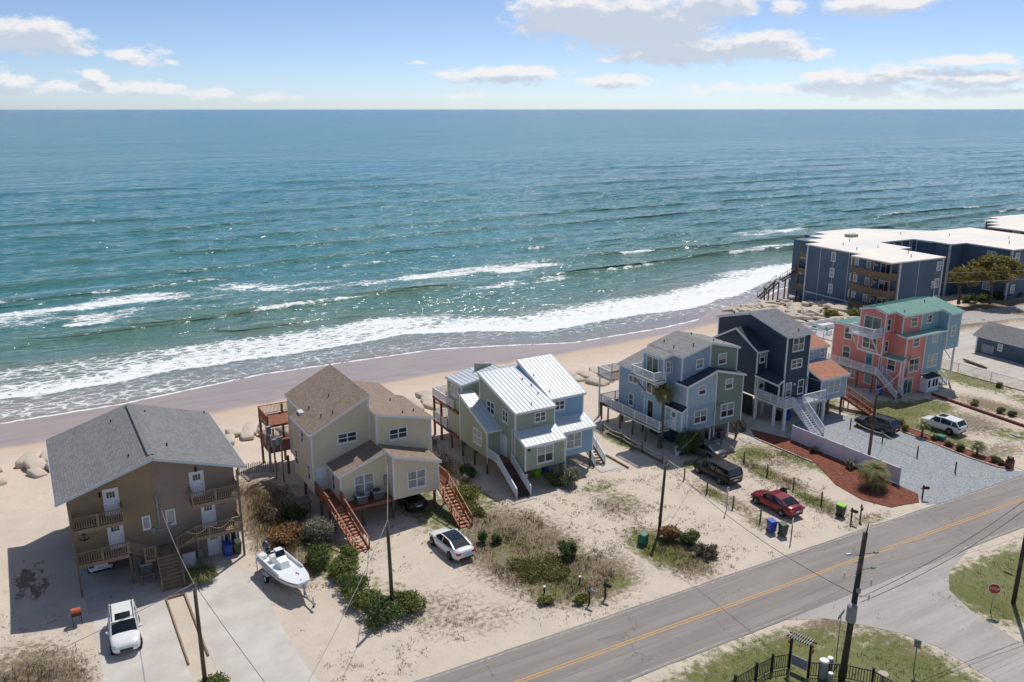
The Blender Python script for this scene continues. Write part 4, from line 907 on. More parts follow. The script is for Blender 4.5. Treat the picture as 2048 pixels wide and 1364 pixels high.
# ------------------------------------------------------------------ house 4: slate blue and moss green duplex
def house_slate():
    t = Thing('house', 'slate blue and moss green duplex beach house with white decks and grey shingles', 'house', (60, 67, 0))
    zb = 2.0; xl, xm, xr = 56.2, 60.1, 64.0
    # front block: two storeys, low gable over both halves
    block(t, xl, xm, 60.5, 67.0, 4.7, [7.0, 8.05, 8.05, 7.0], 'ice', 'shd', (.15, .0, .2, -4.9), corners='LF')
    t.part('wall', MB().box(xl + .01, xm, 60.51, 67, zb, 4.699), M['slate'])
    block(t, xm + .005, xr, 60.5, 67.0, zb, [8.05, 7.05, 7.05, 8.05], 'moss', 'shd', (.0, .18, .2, -4.9), corners='FR')
    # small roofed lobe at the lower left
    block(t, 55.7, xl + .2, 60.52, 63.1, zb, [4.4, 4.85, 4.85, 4.4], 'ice', 'shd', (.15, -.2, .15, .1), corners='LF')
    # upper block, one storey more, set back
    za = lambda x: 10.7 - abs(x - 60.2) * .25
    _, r1 = block(t, 56.4, 60.2, 61.7, 66.9, 6.5, [za(56.4), 10.7, 10.7, za(56.4)], 'slate', 'shg2', (.15, .0, .2, .2), corners='LF')
    _, r2 = block(t, 60.205, 64.1, 61.7, 66.9, 6.5, [10.7, za(64.1), za(64.1), 10.7], 'moss', 'shg2', (.0, .18, .2, .2), corners='FR')
    # left bay, two storeys, carrying the balcony; lower left wall behind it
    block(t, 55.2, 56.45, 63.1, 66.4, 4.75, [za(55.2), za(56.45), za(56.45), za(55.2)], 'slate', 'shg2', (.15, -.1, .15, .2), corners='LF')
    block(t, 55.7, 60.2, 66.5, 71.0, zb, [6.75, 8.1, 8.1, 6.75], 'slate', 'shg2', (.15, .0, .0, .2), corners='L')
    block(t, 60.205, 64.0, 67.0, 71.0, zb, [8.1, 6.9, 6.9, 8.1], 'moss', 'shg2', (.0, .2, .0, .2), corners='R')
    t.part('wall', MB().box(55.75, 56.19, 63.11, 66.49, zb, 4.74), M['ice'])
    vents(t, r1, [(58.6, 62.6, 10.5), (57.2, 64, 10.1), (57.6, 66, 10.2)]); vents(t, r2, [(60.8, 65.4, 10.7), (61.6, 62.8, 10.5), (63.2, 62.9, 10.1)])
    F = ('F', 60.5)
    window(t, F, 57.35, 58.95, 2.85, 4.1, 2, 2, 'glass', 'curt'); window(t, F, 61.05, 62.75, 2.8, 4.15, 2, 2, 'glass', 'curt'); window(t, F, 57.75, 58.6, 5.9, 6.75, 1, 2, 'glass', 'blind'); window(t, F, 61.45, 62.35, 5.9, 6.85, 1, 2, 'glass', 'blind')
    U = ('F', 61.7)
    window(t, U, 58.35, 59.2, 8.3, 9.15, 1, 2, 'curt'); window(t, U, 61.4, 62.4, 8.3, 9.3, 1, 2, 'glass', 'blind')
    B = ('L', 55.2)
    door(t, B, 63.95, 65.75, 7.32, 9.1, slide=True, pane='glassg'); window(t, B, 63.9, 65.6, 5.25, 6.25, 2, 1, 'glass')
    R_ = ('F', 63.1)
    window(t, R_, 55.55, 56.0, 7.9, 9.0, 1, 2, 'curt'); window(t, R_, 55.5, 55.95, 5.4, 6.3, 1, 2, 'glass')
    Lw = ('L', 55.7)
    window(t, Lw, 68.4, 69.1, 2.65, 3.85, 1, 2, 'glass'); window(t, Lw, 67.9, 69.2, 5.3, 5.95, 2, 1, 'glass')
    door(t, ('L', 55.7), 61.4, 62.15, 2.15, 4.1, slide=False, lite=True, pane='glassg'); door(t, ('L', 55.75), 65.1, 66.0, 2.1, 4.05, 'glass', False)
    # white side deck, balcony and rear decks
    deck(t, 54.3, 55.68, 62.3, 72.6, 2.02, 'oldwood', rim='whitew', along='x'); railing(t, [(55.6, 62.35, 2.02), (54.35, 62.35, 2.02), (54.35, 72.55, 2.02), (58.5, 72.55, 2.02)], .95, 'white', .12)
    deck(t, 54.3, 58.6, 71.2, 72.6, 2.015, 'oldwood', rim='whitew'); deck(t, 54.6, 58.6, 71.2, 73.6, 5.0, 'oldwood', rim='whitew'); railing(t, [(54.65, 71.2, 5.0), (54.65, 73.55, 5.0), (58.55, 73.55, 5.0)], .95, 'white', .12)
    deck(t, 53.5, 55.18, 62.6, 66.3, 7.3, 'oldwood', rim='whitew', name='balcony'); railing(t, [(55.1, 62.65, 7.3), (53.55, 62.65, 7.3), (53.55, 66.25, 7.3), (55.1, 66.25, 7.3)], .95, 'white', .12)
    for y in (63.2, 65.9): t.part('brace', MB().beam((53.6, y, 7.05), (55.2, y, 5.2), .09, .09), M['oldwood'])
    piles(t, [(54.45, y) for y in (62.5, 64.6, 66.8, 69, 71.2, 72.4)] + [(58.4, 72.4), (55.0, 73.4), (58.4, 73.4)], 1.85, 'pile', .1); piles(t, [(54.8, 73.4), (58.4, 73.4)], 4.8, 'whitew', .07, True, 'post')
    piles(t, [(x, y) for x in (56.0, 60.1, 63.8) for y in (60.8, 64, 67, 70.6)], zb, 'pile', .13)
    t.part('store_room', MB().box(56.6, 59.2, 63.0, 66.5, 0.03, 1.99), M['navy']); [t.part('screen_post', MB().box(x, x + .15, 60.7, 60.85, 0, 2), M['white']) for x in (59.8, 62.4)]
    stairs(t, (65.3, 64.0, 2.0), (65.0, 61.2, .05), 1.0, 'oldwood', 'oldwood', (1, -1), 'oldwood', .9, .16, n=10); deck(t, 64.1, 66, 64.0, 66.5, 2.0, 'oldwood')
    t.part('downspout', MB().box(60.05, 60.13, 60.38, 60.46, .8, 7.6), M['gutter'])
    t.part('service_cable', MB().tube([(60.3, 60.4, 4.9), (60.5, 60.35, 4.3), (61.0, 60.35, 4.6)], .03, 5), M['wire'])
    ac_unit('left air conditioner under the moss green half of the slate house', 60.6, 61.3, .16, .85, .85); ac_unit('right air conditioner under the moss green half of the slate house', 61.9, 61.25, .16, .85, .8)
    sheet('concrete_pad', [(59.9, 60.7), (62.6, 60.7), (62.6, 62), (59.9, 62)], .155, M['concd'])
house_slate()

# ------------------------------------------------------------------ house 5: navy house with a low fog grey unit
def house_navy():
    t = Thing('house', 'tall navy blue beach house with white trim and porch', 'house', (72, 66, 0))
    zb = 2.8
    _, r1 = block(t, 70.8, 74.5, 61.0, 66.4, zb, [10.1, 10.1, 11.6, 11.6], 'navy', 'shgx', (.2, .2, .22, .0), corners='F')
    _, r2 = block(t, 70.8, 74.5, 66.402, 71.6, zb, [11.6, 11.6, 10.15, 10.15], 'navy', 'shgx', (.2, .2, .0, .22), corners='B')
    block(t, 69.3, 70.79, 63.7, 67.1, zb, [8.0, 8.0, 9.9, 9.9], 'navy', 'shd', (.15, .0, .2, .0), corners='F')
    block(t, 69.3, 70.79, 67.102, 70.6, zb, [9.9, 9.9, 8.0, 8.0], 'navy', 'shd', (.15, .0, .0, .2), corners='B')
    vents(t, r1, [(73.0, 61.5, 10.4)]); vents(t, r2, [(71.2, 69.5, 11.0)])
    F = ('F', 61.0)
    window(t, F, 71.75, 73.35, 8.35, 9.75, 2, 2, 'glassg', 'glass'); window(t, F, 71.75, 73.3, 6.4, 7.25, 2, 2, 'glass'); window(t, F, 71.2, 71.95, 3.15, 4.65, 1, 2, 'glass', 'curt'); window(t, F, 73.15, 73.9, 3.2, 4.7, 1, 2, 'glass')
    window(t, ('F', 63.7), 69.7, 70.35, 6.7, 7.75, 1, 2, 'glass', 'curt'); window(t, ('L', 69.3), 66.9, 67.75, 5.6, 7.0, 1, 2, 'curt')
    # entry porch
    deck(t, 69.3, 70.78, 60.2, 63.68, 2.75, 'whitew', rim='white'); deck(t, 70.79, 75.7, 59.2, 60.98, 2.75, 'whitew', rim='white'); deck(t, 69.3, 70.78, 59.2, 60.19, 2.75, 'whitew', rim='white')
    railing(t, [(69.35, 63.6, 2.75), (69.35, 59.25, 2.75), (70.4, 59.25, 2.75)], .95, 'white', .12); railing(t, [(72.1, 59.25, 2.75), (75.65, 59.25, 2.75)], .95, 'white', .12)
    rm = t.part('porch_roof', MB().hexa([(69.1, 60.3, 4.95), (70.79, 60.9, 5.2), (70.79, 63.69, 5.75), (69.1, 63.69, 5.2)], [(69.1, 60.3, 5.07), (70.79, 60.9, 5.32), (70.79, 63.69, 5.87), (69.1, 63.69, 5.32)]), M['shd'])
    t.part('fascia', MB().beam((69.07, 60.27, 4.98), (69.07, 63.69, 5.23), .04, .2).beam((69.07, 60.27, 4.98), (70.8, 60.88, 5.23), .04, .2), M['white'], rm)
    piles(t, [(69.4, 60.4), (70.5, 60.7), (69.4, 63.5)], 4.95, 'white', .06, True, 'post', 2.75)
    door(t, ('F', 63.69), 69.75, 70.6, 2.77, 4.8, 'door', False); t.part('oval_light', MB().cyl((70.15, 63.66, 3.85), (70.15, 63.62, 3.85), .28, .28, 12), M['glass'])
    piles(t, [(69.5, y) for y in (59.4, 60.9, 63.6, 66.5, 70)] + [(71.5, 64.5), (74.3, 61.3), (74.3, 66), (71.5, 70.6), (74.3, 70.6), (75.6, 59.3)], 2.6, 'white', .12, True, 'post')
    stairs(t, (71.2, 59.2, 2.75), (71.4, 56.2, .06), 1.5, 'white', 'whitew', (1, -1), 'white', .95, .13, n=14)
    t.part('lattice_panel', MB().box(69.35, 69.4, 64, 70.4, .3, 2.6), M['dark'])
    t.part('downspout', MB().box(74.52, 74.6, 60.9, 60.98, .4, 6.0), M['gutter']); t.part('utility_box', MB().box(74.15, 74.42, 60.8, 60.98, 3.9, 4.9), M['greybox'])
    t.part('wall_lamp', MB().box(72.35, 72.55, 60.86, 60.98, 4.3, 4.55), M['white'])
house_navy()
def house_fog():
    t = Thing('house', 'small fog grey raised unit with terracotta brown roof joined to the navy house', 'house', (78, 63, 0))
    zb = 2.0
    block(t, 75.8, 80.1, 60.0, 62.6, zb, [4.65, 4.65, 5.6, 5.6], 'fog', 'sho', (.2, .2, .22, .0), corners='FR')
    t.part('side_wall', MB().wedge(75.75, 75.795, 60.05, 63.4, zb, [4.6, 4.6, 5.7, 5.6]), M['navy'])
    block(t, 74.55, 80.6, 63.5, 69.5, zb, [7.15, 7.15, 9.2, 9.2], 'fog', 'sho', (.0, .2, .22, .2), corners='FR')
    t.part('wall', MB().box(74.56, 80.0, 62.6, 63.49, zb, 5.7), M['fog'])
    window(t, ('F', 60.0), 77.0, 78.9, 2.85, 4.25, 2, 2, 'blind'); window(t, ('F', 63.5), 77.0, 78.1, 5.9, 6.7, 2, 2, 'curt'); window(t, ('F', 63.5), 79.4, 80.1, 5.9, 6.9, 1, 2, 'curt')
    t.part('fish_plaque', MB().hexa([(77.5, 59.95, 2.4), (78.2, 59.95, 2.4), (78.2, 59.98, 2.4), (77.5, 59.98, 2.4)], [(77.65, 59.95, 2.58), (78.35, 59.95, 2.55), (78.35, 59.98, 2.55), (77.65, 59.98, 2.58)]), M['sky'])
    t.part('white_screen_wall', MB().box(74.9, 75.9, 60.4, 64.5, 0.03, 1.98), M['whitew'])
    piles(t, [(76.2, 60.3), (79.9, 60.3), (78.0, 60.6), (76.2, 64), (79.9, 64), (80.3, 68.6), (76, 68.6)], zb, 'pile', .14)
    t.part('downspout', MB().box(75.66, 75.74, 59.9, 59.98, .2, 4.6), M['gutter'])
    # rust-red stair on the right, roof deck behind
    stairs(t, (81.3, 62.6, 2.0), (82.1, 57.6, .05), 1.1, 'redrail', 'redtread', (1, -1), 'redrail', .95, .14, n=13); deck(t, 80.2, 82, 62.6, 64.2, 2.0, 'redwood'); piles(t, [(81.0, 60.8), (81.9, 60.8)], 1.4, 'pile', .05, True, 'post')
house_fog()

# ------------------------------------------------------------------ house 6: coral and aqua house with seafoam metal roof
def house_coral():
    t = Thing('house', 'coral pink and aqua three storey beach house with seafoam green roof', 'house', (95, 66, 0))
    xa, xc, xb = 90.8, 94.5, 98.4
    # front: coral stands on the ground, aqua is raised
    block(t, xa, xc, 60.2, 66.5, 0.02, [7.35, 7.35, 8.0, 8.0], 'coral', 'green', (.15, .0, .2, -4.9), corners='LF')
    block(t, xc + .005, xb, 60.2, 66.5, 2.2, [7.35, 7.35, 8.0, 8.0], 'aqua', 'green', (.0, .0, .2, -4.9), corners='F')
    block(t, 90.2, xa - .005, 60.22, 63.0, 0.03, [4.55, 4.8, 4.8, 4.55], 'coral', 'green', (.15, .0, .2, .1), corners='LF')
    zf = 9.8; zk = 10.5
    _, r1 = block(t, 91.2, 94.9, 61.3, 64.1, 6.8, [zf, zf, zk, zk], 'coral', 'green', (.15, .0, .2, .0), corners='LF', seams='x')
    _, r2 = block(t, 94.905, xb, 61.3, 64.1, 6.8, [zf, zf, zk, zk], 'aqua', 'green', (.0, .0, .2, .0), corners='', seams='x')
    _, r3 = block(t, xb + .005, 101.0, 60.0, 64.1, 4.9, [zf - .32, zf - .32, zk, zk], 'aqua', 'green', (.0, .2, .2, .0), corners='FR', seams='x')
    block(t, 91.2, 101.0, 64.102, 66.8, 4.9, [zk, zk, zk - .65, zk - .65], 'aqua', 'green', (.15, .2, .0, .2), corners='', seams='x')
    block(t, 89.5, 91.19, 62.5, 64.1, 4.8, [10.1, 10.1, zk, zk], 'coral', 'green', (.15, .0, .15, .0), corners='F', seams='x')
    block(t, 89.5, 91.19, 64.102, 66.1, 4.8, [zk, zk, 10.0, 10.0], 'coral', 'green', (.15, .0, .0, .15), corners='B', seams='x')
    block(t, 90.2, 98.5, 63.2, 70.4, 0.03, [7.5, 7.5, 7.2, 7.2], 'coral', 'green', (.15, .15, -3.0, .2), corners='L', seams='x')
    vents(t, r1, [(92.2, 62.0, 10.1)]); vents(t, r3, [(97.8, 63.2, 10.5), (100.5, 64.0, 10.6)]); vents(t, r1, [(91.6, 65.5, 10.4), (93.5, 66.0, 10.3)])
    F = ('F', 60.2)
    window(t, F, 91.75, 93.6, 2.95, 4.5, 2, 2, 'glass'); window(t, F, 95.4, 97.2, 3.05, 4.5, 2, 2, 'blind'); window(t, F, 92.0, 93.1, 6.15, 7.1, 1, 2, 'glass'); window(t, F, 95.75, 96.7, 6.25, 7.1, 1, 2, 'blind'); door(t, F, 91.1, 92.75, .06, 2.05, slide=True, pane='glassg')
    U = ('F', 61.3)
    window(t, U, 92.75, 93.85, 8.35, 9.35, 1, 2, 'glass'); window(t, U, 95.85, 96.75, 8.45, 9.3, 1, 2, 'glass'); window(t, ('F', 60.0), 99.2, 99.9, 6.6, 7.8, 1, 2, 'curt')
    B = ('L', 89.5)
    door(t, B, 63.1, 65.4, 7.35, 9.3, slide=True, pane='glassg'); window(t, B, 63.4, 65.3, 5.3, 6.7, 2, 2, 'glass')
    window(t, ('F', 62.5), 89.9, 90.5, 7.9, 9.3, 1, 2, 'glass'); window(t, ('F', 62.5), 89.9, 90.45, 5.3, 6.5, 1, 2, 'glass')
    L = ('L', 90.2)
    window(t, L, 67.6, 68.6, 5.6, 6.95, 1, 2, 'glass'); window(t, L, 67.6, 68.6, 3.1, 4.5, 1, 2, 'glass'); window(t, L, 61.0, 62.0, 3.1, 4.5, 1, 2, 'glass')
    door(t, L, 64.2, 65.1, 2.45, 4.4, 'tealdoor', False); t.part('oval_light', MB().cyl((90.17, 64.65, 3.5), (90.12, 64.65, 3.5), .3, .3, 12), M['glass'])
    window(t, L, 66.6, 67.6, .7, 1.7, 2, 2, 'curt'); window(t, L, 64.0, 65.0, .6, 1.8, 1, 1, 'curt')
    # balcony with its triangular braces
    deck(t, 87.7, 89.48, 62.7, 66.2, 7.3, 'whitew', rim='white', name='balcony'); railing(t, [(89.4, 62.75, 7.3), (87.75, 62.75, 7.3), (87.75, 66.15, 7.3), (89.4, 66.15, 7.3)], .95, 'white', .12)
    for y in (63.0, 65.9): t.part('brace', MB().beam((87.85, y, 7.1), (89.5, y, 4.9), .1, .1), M['white'])
    t.part('bay_trim', MB().box(89.44, 89.49, 62.5, 66.1, 4.75, 4.95), M['white'])
    # white side deck and stair
    deck(t, 88.8, 90.18, 62.6, 69.8, 2.4, 'whitew', rim='oldwood'); railing(t, [(88.85, 69.75, 2.4), (88.85, 62.65, 2.4)], .95, 'white', .12); railing(t, [(90.1, 62.5, 2.4), (90.1, 61.0, 1.2)], .9, 'white', .12)
    stairs(t, (89.5, 62.6, 2.4), (89.7, 59.6, .05), 1.25, 'oldwood', 'oldwood', (1, -1), 'white', .95, .12, n=13)
    piles(t, [(88.95, y) for y in (63.0, 65.2, 67.4, 69.6)], 2.2, 'pile', .1)
    piles(t, [(98.2, 60.5), (98.2, 66)], 2.2, 'whitew', .13); piles(t, [(100.8, 60.3), (100.8, 66)], 4.9, 'whitew', .13)
    t.part('brace', MB().beam((100.8, 60.3, 3.0), (98.6, 60.3, 4.9), .08, .08), M['whitew'])
    stairs(t, (99.3, 62.9, 2.2), (99.6, 60.2, .05), 1.0, 'whitew', 'whitew', (1, -1), 'white', .9, .2, n=11)
    # seahorse plaque and utility cable
    sp = MB(); sp.tube([(91.15, 60.14, 3.3), (91.3, 60.14, 3.42), (91.38, 60.14, 3.25), (91.28, 60.14, 3.0), (91.38, 60.14, 2.75), (91.3, 60.14, 2.5), (91.18, 60.14, 2.45), (91.2, 60.14, 2.6)], .055, 6); t.part('seahorse_plaque', sp, M['teal'], smooth=True)
    t.part('service_cable', MB().tube([(91.0, 60.1, 4.7), (91.6, 60.1, 4.5), (91.7, 60.1, 5.0)], .03, 5), M['wire'])
    # outdoor shower shed
    s = Thing('outdoor_shower', 'small white outdoor shower enclosure with dark roof beside the coral house', 'shower', (95.6, 59.9, 0))
    s.part('wall', MB().box(94.4, 96.8, 59.2, 60.15, .05, 1.85), M['white'])
    s.part('roof', MB().hexa([(94.3, 59.1, 1.9), (96.9, 59.1, 1.9), (96.9, 60.18, 2.1), (94.3, 60.18, 2.1)], [(94.3, 59.1, 1.98), (96.9, 59.1, 1.98), (96.9, 60.18, 2.18), (94.3, 60.18, 2.18)]), M['shd'])
    for x in (94.6, 95.5, 96.1): s.part('opening', MB().box(x, x + .38, 59.17, 59.21, .75, 1.65), M['dark'])
    deck(t, 91.4, 99.0, 70.7, 77.2, 4.4, 'whitew', rim='white', name='rear_deck'); railing(t, [(91.45, 70.75, 4.4), (91.45, 77.1, 4.4), (98.9, 77.1, 4.4)], .95, 'white', .12)
    piles(t, [(91.7, 71.0), (98.6, 71.0), (91.7, 76.8), (95.2, 76.8), (98.6, 76.8)], 4.2, 'whitew', .1, True, 'post')
    def chair(lbl, x, y, r):
        c = Thing('deck_chair', lbl, 'chair', (x, y, 4.4), r, local=True, group='teal chairs on the coral house rear deck')
        c.part('seat', MB().box(-.3, .3, -.28, .28, .34, .38), M['teal']); c.part('backrest', MB().hexa([(-.3, .24, .38), (.3, .24, .38), (.3, .28, .38), (-.3, .28, .38)], [(-.3, .44, 1.0), (.3, .44, 1.0), (.3, .48, 1.0), (-.3, .48, 1.0)]), M['teal'])
        for s in (-1, 1):
            c.part('armrest', MB().box(s * .34 - .06, s * .34 + .06, -.32, .34, .56, .59), M['teal'])
            for yy in (-.26, .24): c.part('leg', MB().box(s * .34 - .03, s * .34 + .03, yy - .04, yy + .04, 0, .56), M['teal'])
    chair('teal deck chair by the rear deck railing of the coral house, leftmost of three', 92.7, 75.6, 2.4); chair('middle teal deck chair on the rear deck of the coral house', 93.4, 73.6, .4); chair('teal deck chair on the rear deck nearest the coral house wall', 94.6, 72.6, -.8)
    b = Thing('storage_bench', 'white storage bench on the rear deck of the coral house', 'bench', (95.6, 76.0, 4.4)); b.part('body', MB().box(94.4, 96.8, 75.6, 76.4, 4.4, 5.0), M['white']); b.part('lid', MB().box(94.35, 96.85, 75.55, 76.45, 5.001, 5.08), M['whitew'])
house_coral()

# ------------------------------------------------------------------ blue flat-roofed apartment blocks and garage (turned 3.5 degrees)
ROT = R(-3.5)
def apt_frame(a, b): return (a * math.cos(ROT) - b * math.sin(ROT), a * math.sin(ROT) + b * math.cos(ROT))
def poly_roof(t, poly, z, th, m):
    bm = bmesh.new(); ox, oy, oz = t.o; top = [bm.verts.new((a - ox, b - oy, z + th)) for a, b in poly]; bot = [bm.verts.new((a - ox, b - oy, z)) for a, b in poly]; n = len(poly)
    f1 = bm.faces.new(top); f2 = bm.faces.new(bot[::-1])
    for i in range(n): bm.faces.new((top[i], bot[i], bot[(i + 1) % n], top[(i + 1) % n]))
    bm.normal_update(); bmesh.ops.triangulate(bm, faces=[f1, f2]); bmesh.ops.recalc_face_normals(bm, faces=bm.faces[:])
    me = bpy.data.meshes.new('roof'); bm.to_mesh(me); bm.free(); me.materials.append(M[m]); return link('roof', me, t.e)
def apartments():
    ox, oy = 140.0, 108.0; wx, wy = apt_frame(ox, oy)
    t = Thing('apartment_building', 'large denim blue three storey apartment block with flat white roof above sandbags', 'apartments', (wx, wy, 0), ROT)
    t.o = (ox, oy, 0)
    zb, z1 = -2.5, 8.85
    for (a0, a1, b0, b1) in ((123.5, 133.5, 104.0, 117.2), (122.7, 133.5, 95.8, 103.99), (133.51, 136.9, 105.5, 112.79), (127, 137, 117.21, 124.5), (133.51, 147, 112.8, 128), (147.01, 156, 108.5, 122), (151.9, 168, 95.3, 108.49), (147.8, 151.89, 104.9, 108.49), (156.01, 172, 108.5, 118)):
        t.part('wall', MB().box(a0, a1, b0, b1, zb, z1), M['denim'])
    poly_roof(t, [(120.3, 95.5), (133.8, 95.5), (133.8, 105.2), (137.2, 105.2), (137.2, 112.5), (146.9, 112.5), (147.6, 108.6), (147.6, 104.6), (151.7, 104.4), (151.7, 95.0), (168.4, 95.0), (172.4, 106), (172.4, 118.4), (160.8, 118.4), (156.4, 122.4), (149.2, 128.6), (136.6, 128.6), (136.6, 125), (131.8, 125), (131.8, 121.2), (126.9, 121.2), (126.9, 117.6), (123.1, 117.6), (123.1, 104.2), (120.3, 104.2)], z1 + .02, .22, 'flat')
    tm = None
    for (x, y, s, q) in ((123.5, 104.0, -1, -1), (123.5, 117.2, -1, 1), (122.7, 95.8, -1, -1), (133.5, 95.8, 1, -1), (151.9, 95.3, -1, -1), (147.8, 104.9, -1, -1), (147.0, 112.8, 1, -1), (168, 95.3, 1, -1)): t.part('corner_board', MB().box(x - .16, x + .16, y - .16, y + .16, zb, z1), M['trim'])
    bt = MB()
    for y in (107.3, 110.8, 114.0): bt.box(123.46, 123.5, y, y + .09, zb, z1)
    for x in (127.4,): bt.box(x, x + .09, 95.76, 95.8, zb, z1)
    bt.box(123.45, 123.5, 104, 117.2, -.2, 0); t.part('batten', bt, M['trim'])
    Lf = ('L', 123.5)
    for z in (6.9, 3.9, .9):
        window(t, Lf, 110.5, 111.3, z - .1, z + 1.4, 1, 2 if z < 5 else 1, 'curt', tr=.14, sill=False); window(t, Lf, 105.2, 106.6, z + .1, z + 1.2, 2, 1, 'blind', tr=.14, sill=False)
        if z > 5 or z < 2: t.part('window_air_conditioner', MB().box(123.0, 123.45, 105.5, 106.2, z - .6, z - .1), M['acgrey'])
    # balconies at the front-left corner: three decks with brown railings and posts
    for z in (6.1, 3.1, .1):
        d = t.part('balcony', MB().box(120.5, 122.69, 95.9, 103.9, z - .25, z), M['oldwood'])
        t.part('railing_panel', MB().box(120.5, 120.58, 95.8, 103.9, z + .12, z + 1.0).box(120.58, 122.5, 95.9, 95.98, z + .12, z + 1.0), M['oldwood'], d)
        slm = MB()
        for k in range(28): slm.box(120.44, 120.5, 95.9 + k * .285, 95.98 + k * .285, z + .05, z + 1.05)
        for k in range(7): slm.box(120.6 + k * .3, 120.68 + k * .3, 95.84, 95.9, z + .05, z + 1.05)
        t.part('railing', slm, M['tanwood'], d)
        door(t, ('L', 122.7), 97.6, 99.6, z + .02, z + 2.1, slide=True); window(t, ('L', 122.7), 101.2, 102.6, z + .9, z + 2.0, 2, 1, 'curt', tr=.12, sill=False)
        t.part('wall_unit', MB().box(122.3, 122.69, 100.0, 100.9, z + 1.5, z + 1.95), M['acgrey'])
    for (x, y) in ((120.6, 95.9), (120.6, 99.8), (120.6, 103.8), (122.5, 95.98)): t.part('post', MB().box(x - .12, x + .12, y - .12, y + .12, zb, z1), M['oldwood'])
    F2 = ('F', 95.8)
    for z in (7.0, 4.0, .9): window(t, F2, 132.2, 133.0, z - .2, z + 1.2, 1, 2, 'curt', tr=.14, sill=False)
    # sea-side corner stacks of balconies
    for (a, b) in ((123.6, 118.4), (127.4, 122.2), (132.4, 125.8)):
        for z in (6.1, 3.1, .1): t.part('balcony', MB().box(a, a + 3.2, b - 1.2, b + 1.2, z - .22, z).box(a, a + .1, b - 1.2, b + 1.2, z + .1, z + 1.0), M['oldwood'])
        t.part('post', MB().box(a, a + .2, b + 1.0, b + 1.2, zb, z1), M['oldwood']); t.part('post', MB().box(a, a + .2, b - 1.2, b - 1.0, zb, z1), M['oldwood'])
    # courtyard side: walkways, right wing windows
    for z in (5.9, 2.9): t.part('walkway', MB().box(137.3, 146.9, 111.4, 112.79, z - .2, z), M['oldwood']); 
    for x in (138, 140.2, 142.4, 144.6, 146.6): t.part('post', MB().box(x, x + .16, 111.4, 111.56, zb, z1), M['trim'])
    F3 = ('F', 95.3)
    for z in (6.9, 3.9, .9):
        for x in (153.2, 158.0, 162.0): window(t, F3, x, x + 1.0, z - .1, z + 1.3, 1, 2, 'curt', tr=.14, sill=False)
        window(t, ('L', 151.9), 98.5, 99.9, z, z + 1.2, 2, 1, 'curt', tr=.14, sill=False)
    for (x, y) in ((128, 98), (131, 101), (126, 108), (128, 113), (133, 116), (140, 121), (150, 118), (157, 112), (158, 100), (164, 104), (131.5, 108)): t.part('roof_vent', MB().cyl((x, y, z1 + .2), (x, y, z1 + .75), .08, .08, 8), M['steel'])
    t.part('roof_hatch', MB().box(137.2, 139.4, 119.5, 121, z1 + .2, z1 + .75), M['acgrey'])
    # second block further along the shore
    ox, oy = 195.0, 118.0; wx, wy = apt_frame(ox, oy)
    t2 = Thing('apartment_building', 'farther blue apartment block with white flat roof at the right picture edge', 'apartments', (wx, wy, 0), ROT); t2.o = (ox, oy, 0)
    for (a0, a1, b0, b1) in ((180, 215, 109, 117), (184, 215, 117.01, 122), (189, 215, 122.01, 126)): t2.part('wall', MB().box(a0, a1, b0, b1, zb, z1), M['denim'])
    poly_roof(t2, [(177.2, 108.6), (216, 108.6), (216, 128), (192.5, 128), (192.5, 125), (186.5, 125), (186.5, 121), (182, 121), (182, 117.6), (177.2, 117.6)], z1 + .02, .25, 'flat')
    for (a, b) in ((177.6, 116.6), (182.6, 120.4), (187, 124.4), (192.8, 127.4), (177.6, 109.2)):
        for z in (6.1, 3.1, .1): t2.part('balcony', MB().box(a, a + 2.6, b - 1.6, b + .2, z - .22, z).box(a, a + .1, b - 1.6, b + .2, z + .1, z + 1.0), M['oldwood'])
        t2.part('post', MB().box(a, a + .25, b, b + .25, zb, z1), M['oldwood'])
    window(t2, ('L', 180), 112, 113.4, 6.6, 8.2, 1, 2, 'curt', tr=.15, sill=False); window(t2, ('F', 109), 182.5, 184, 6.6, 8.2, 1, 2, 'curt', tr=.15, sill=False)
apartments()
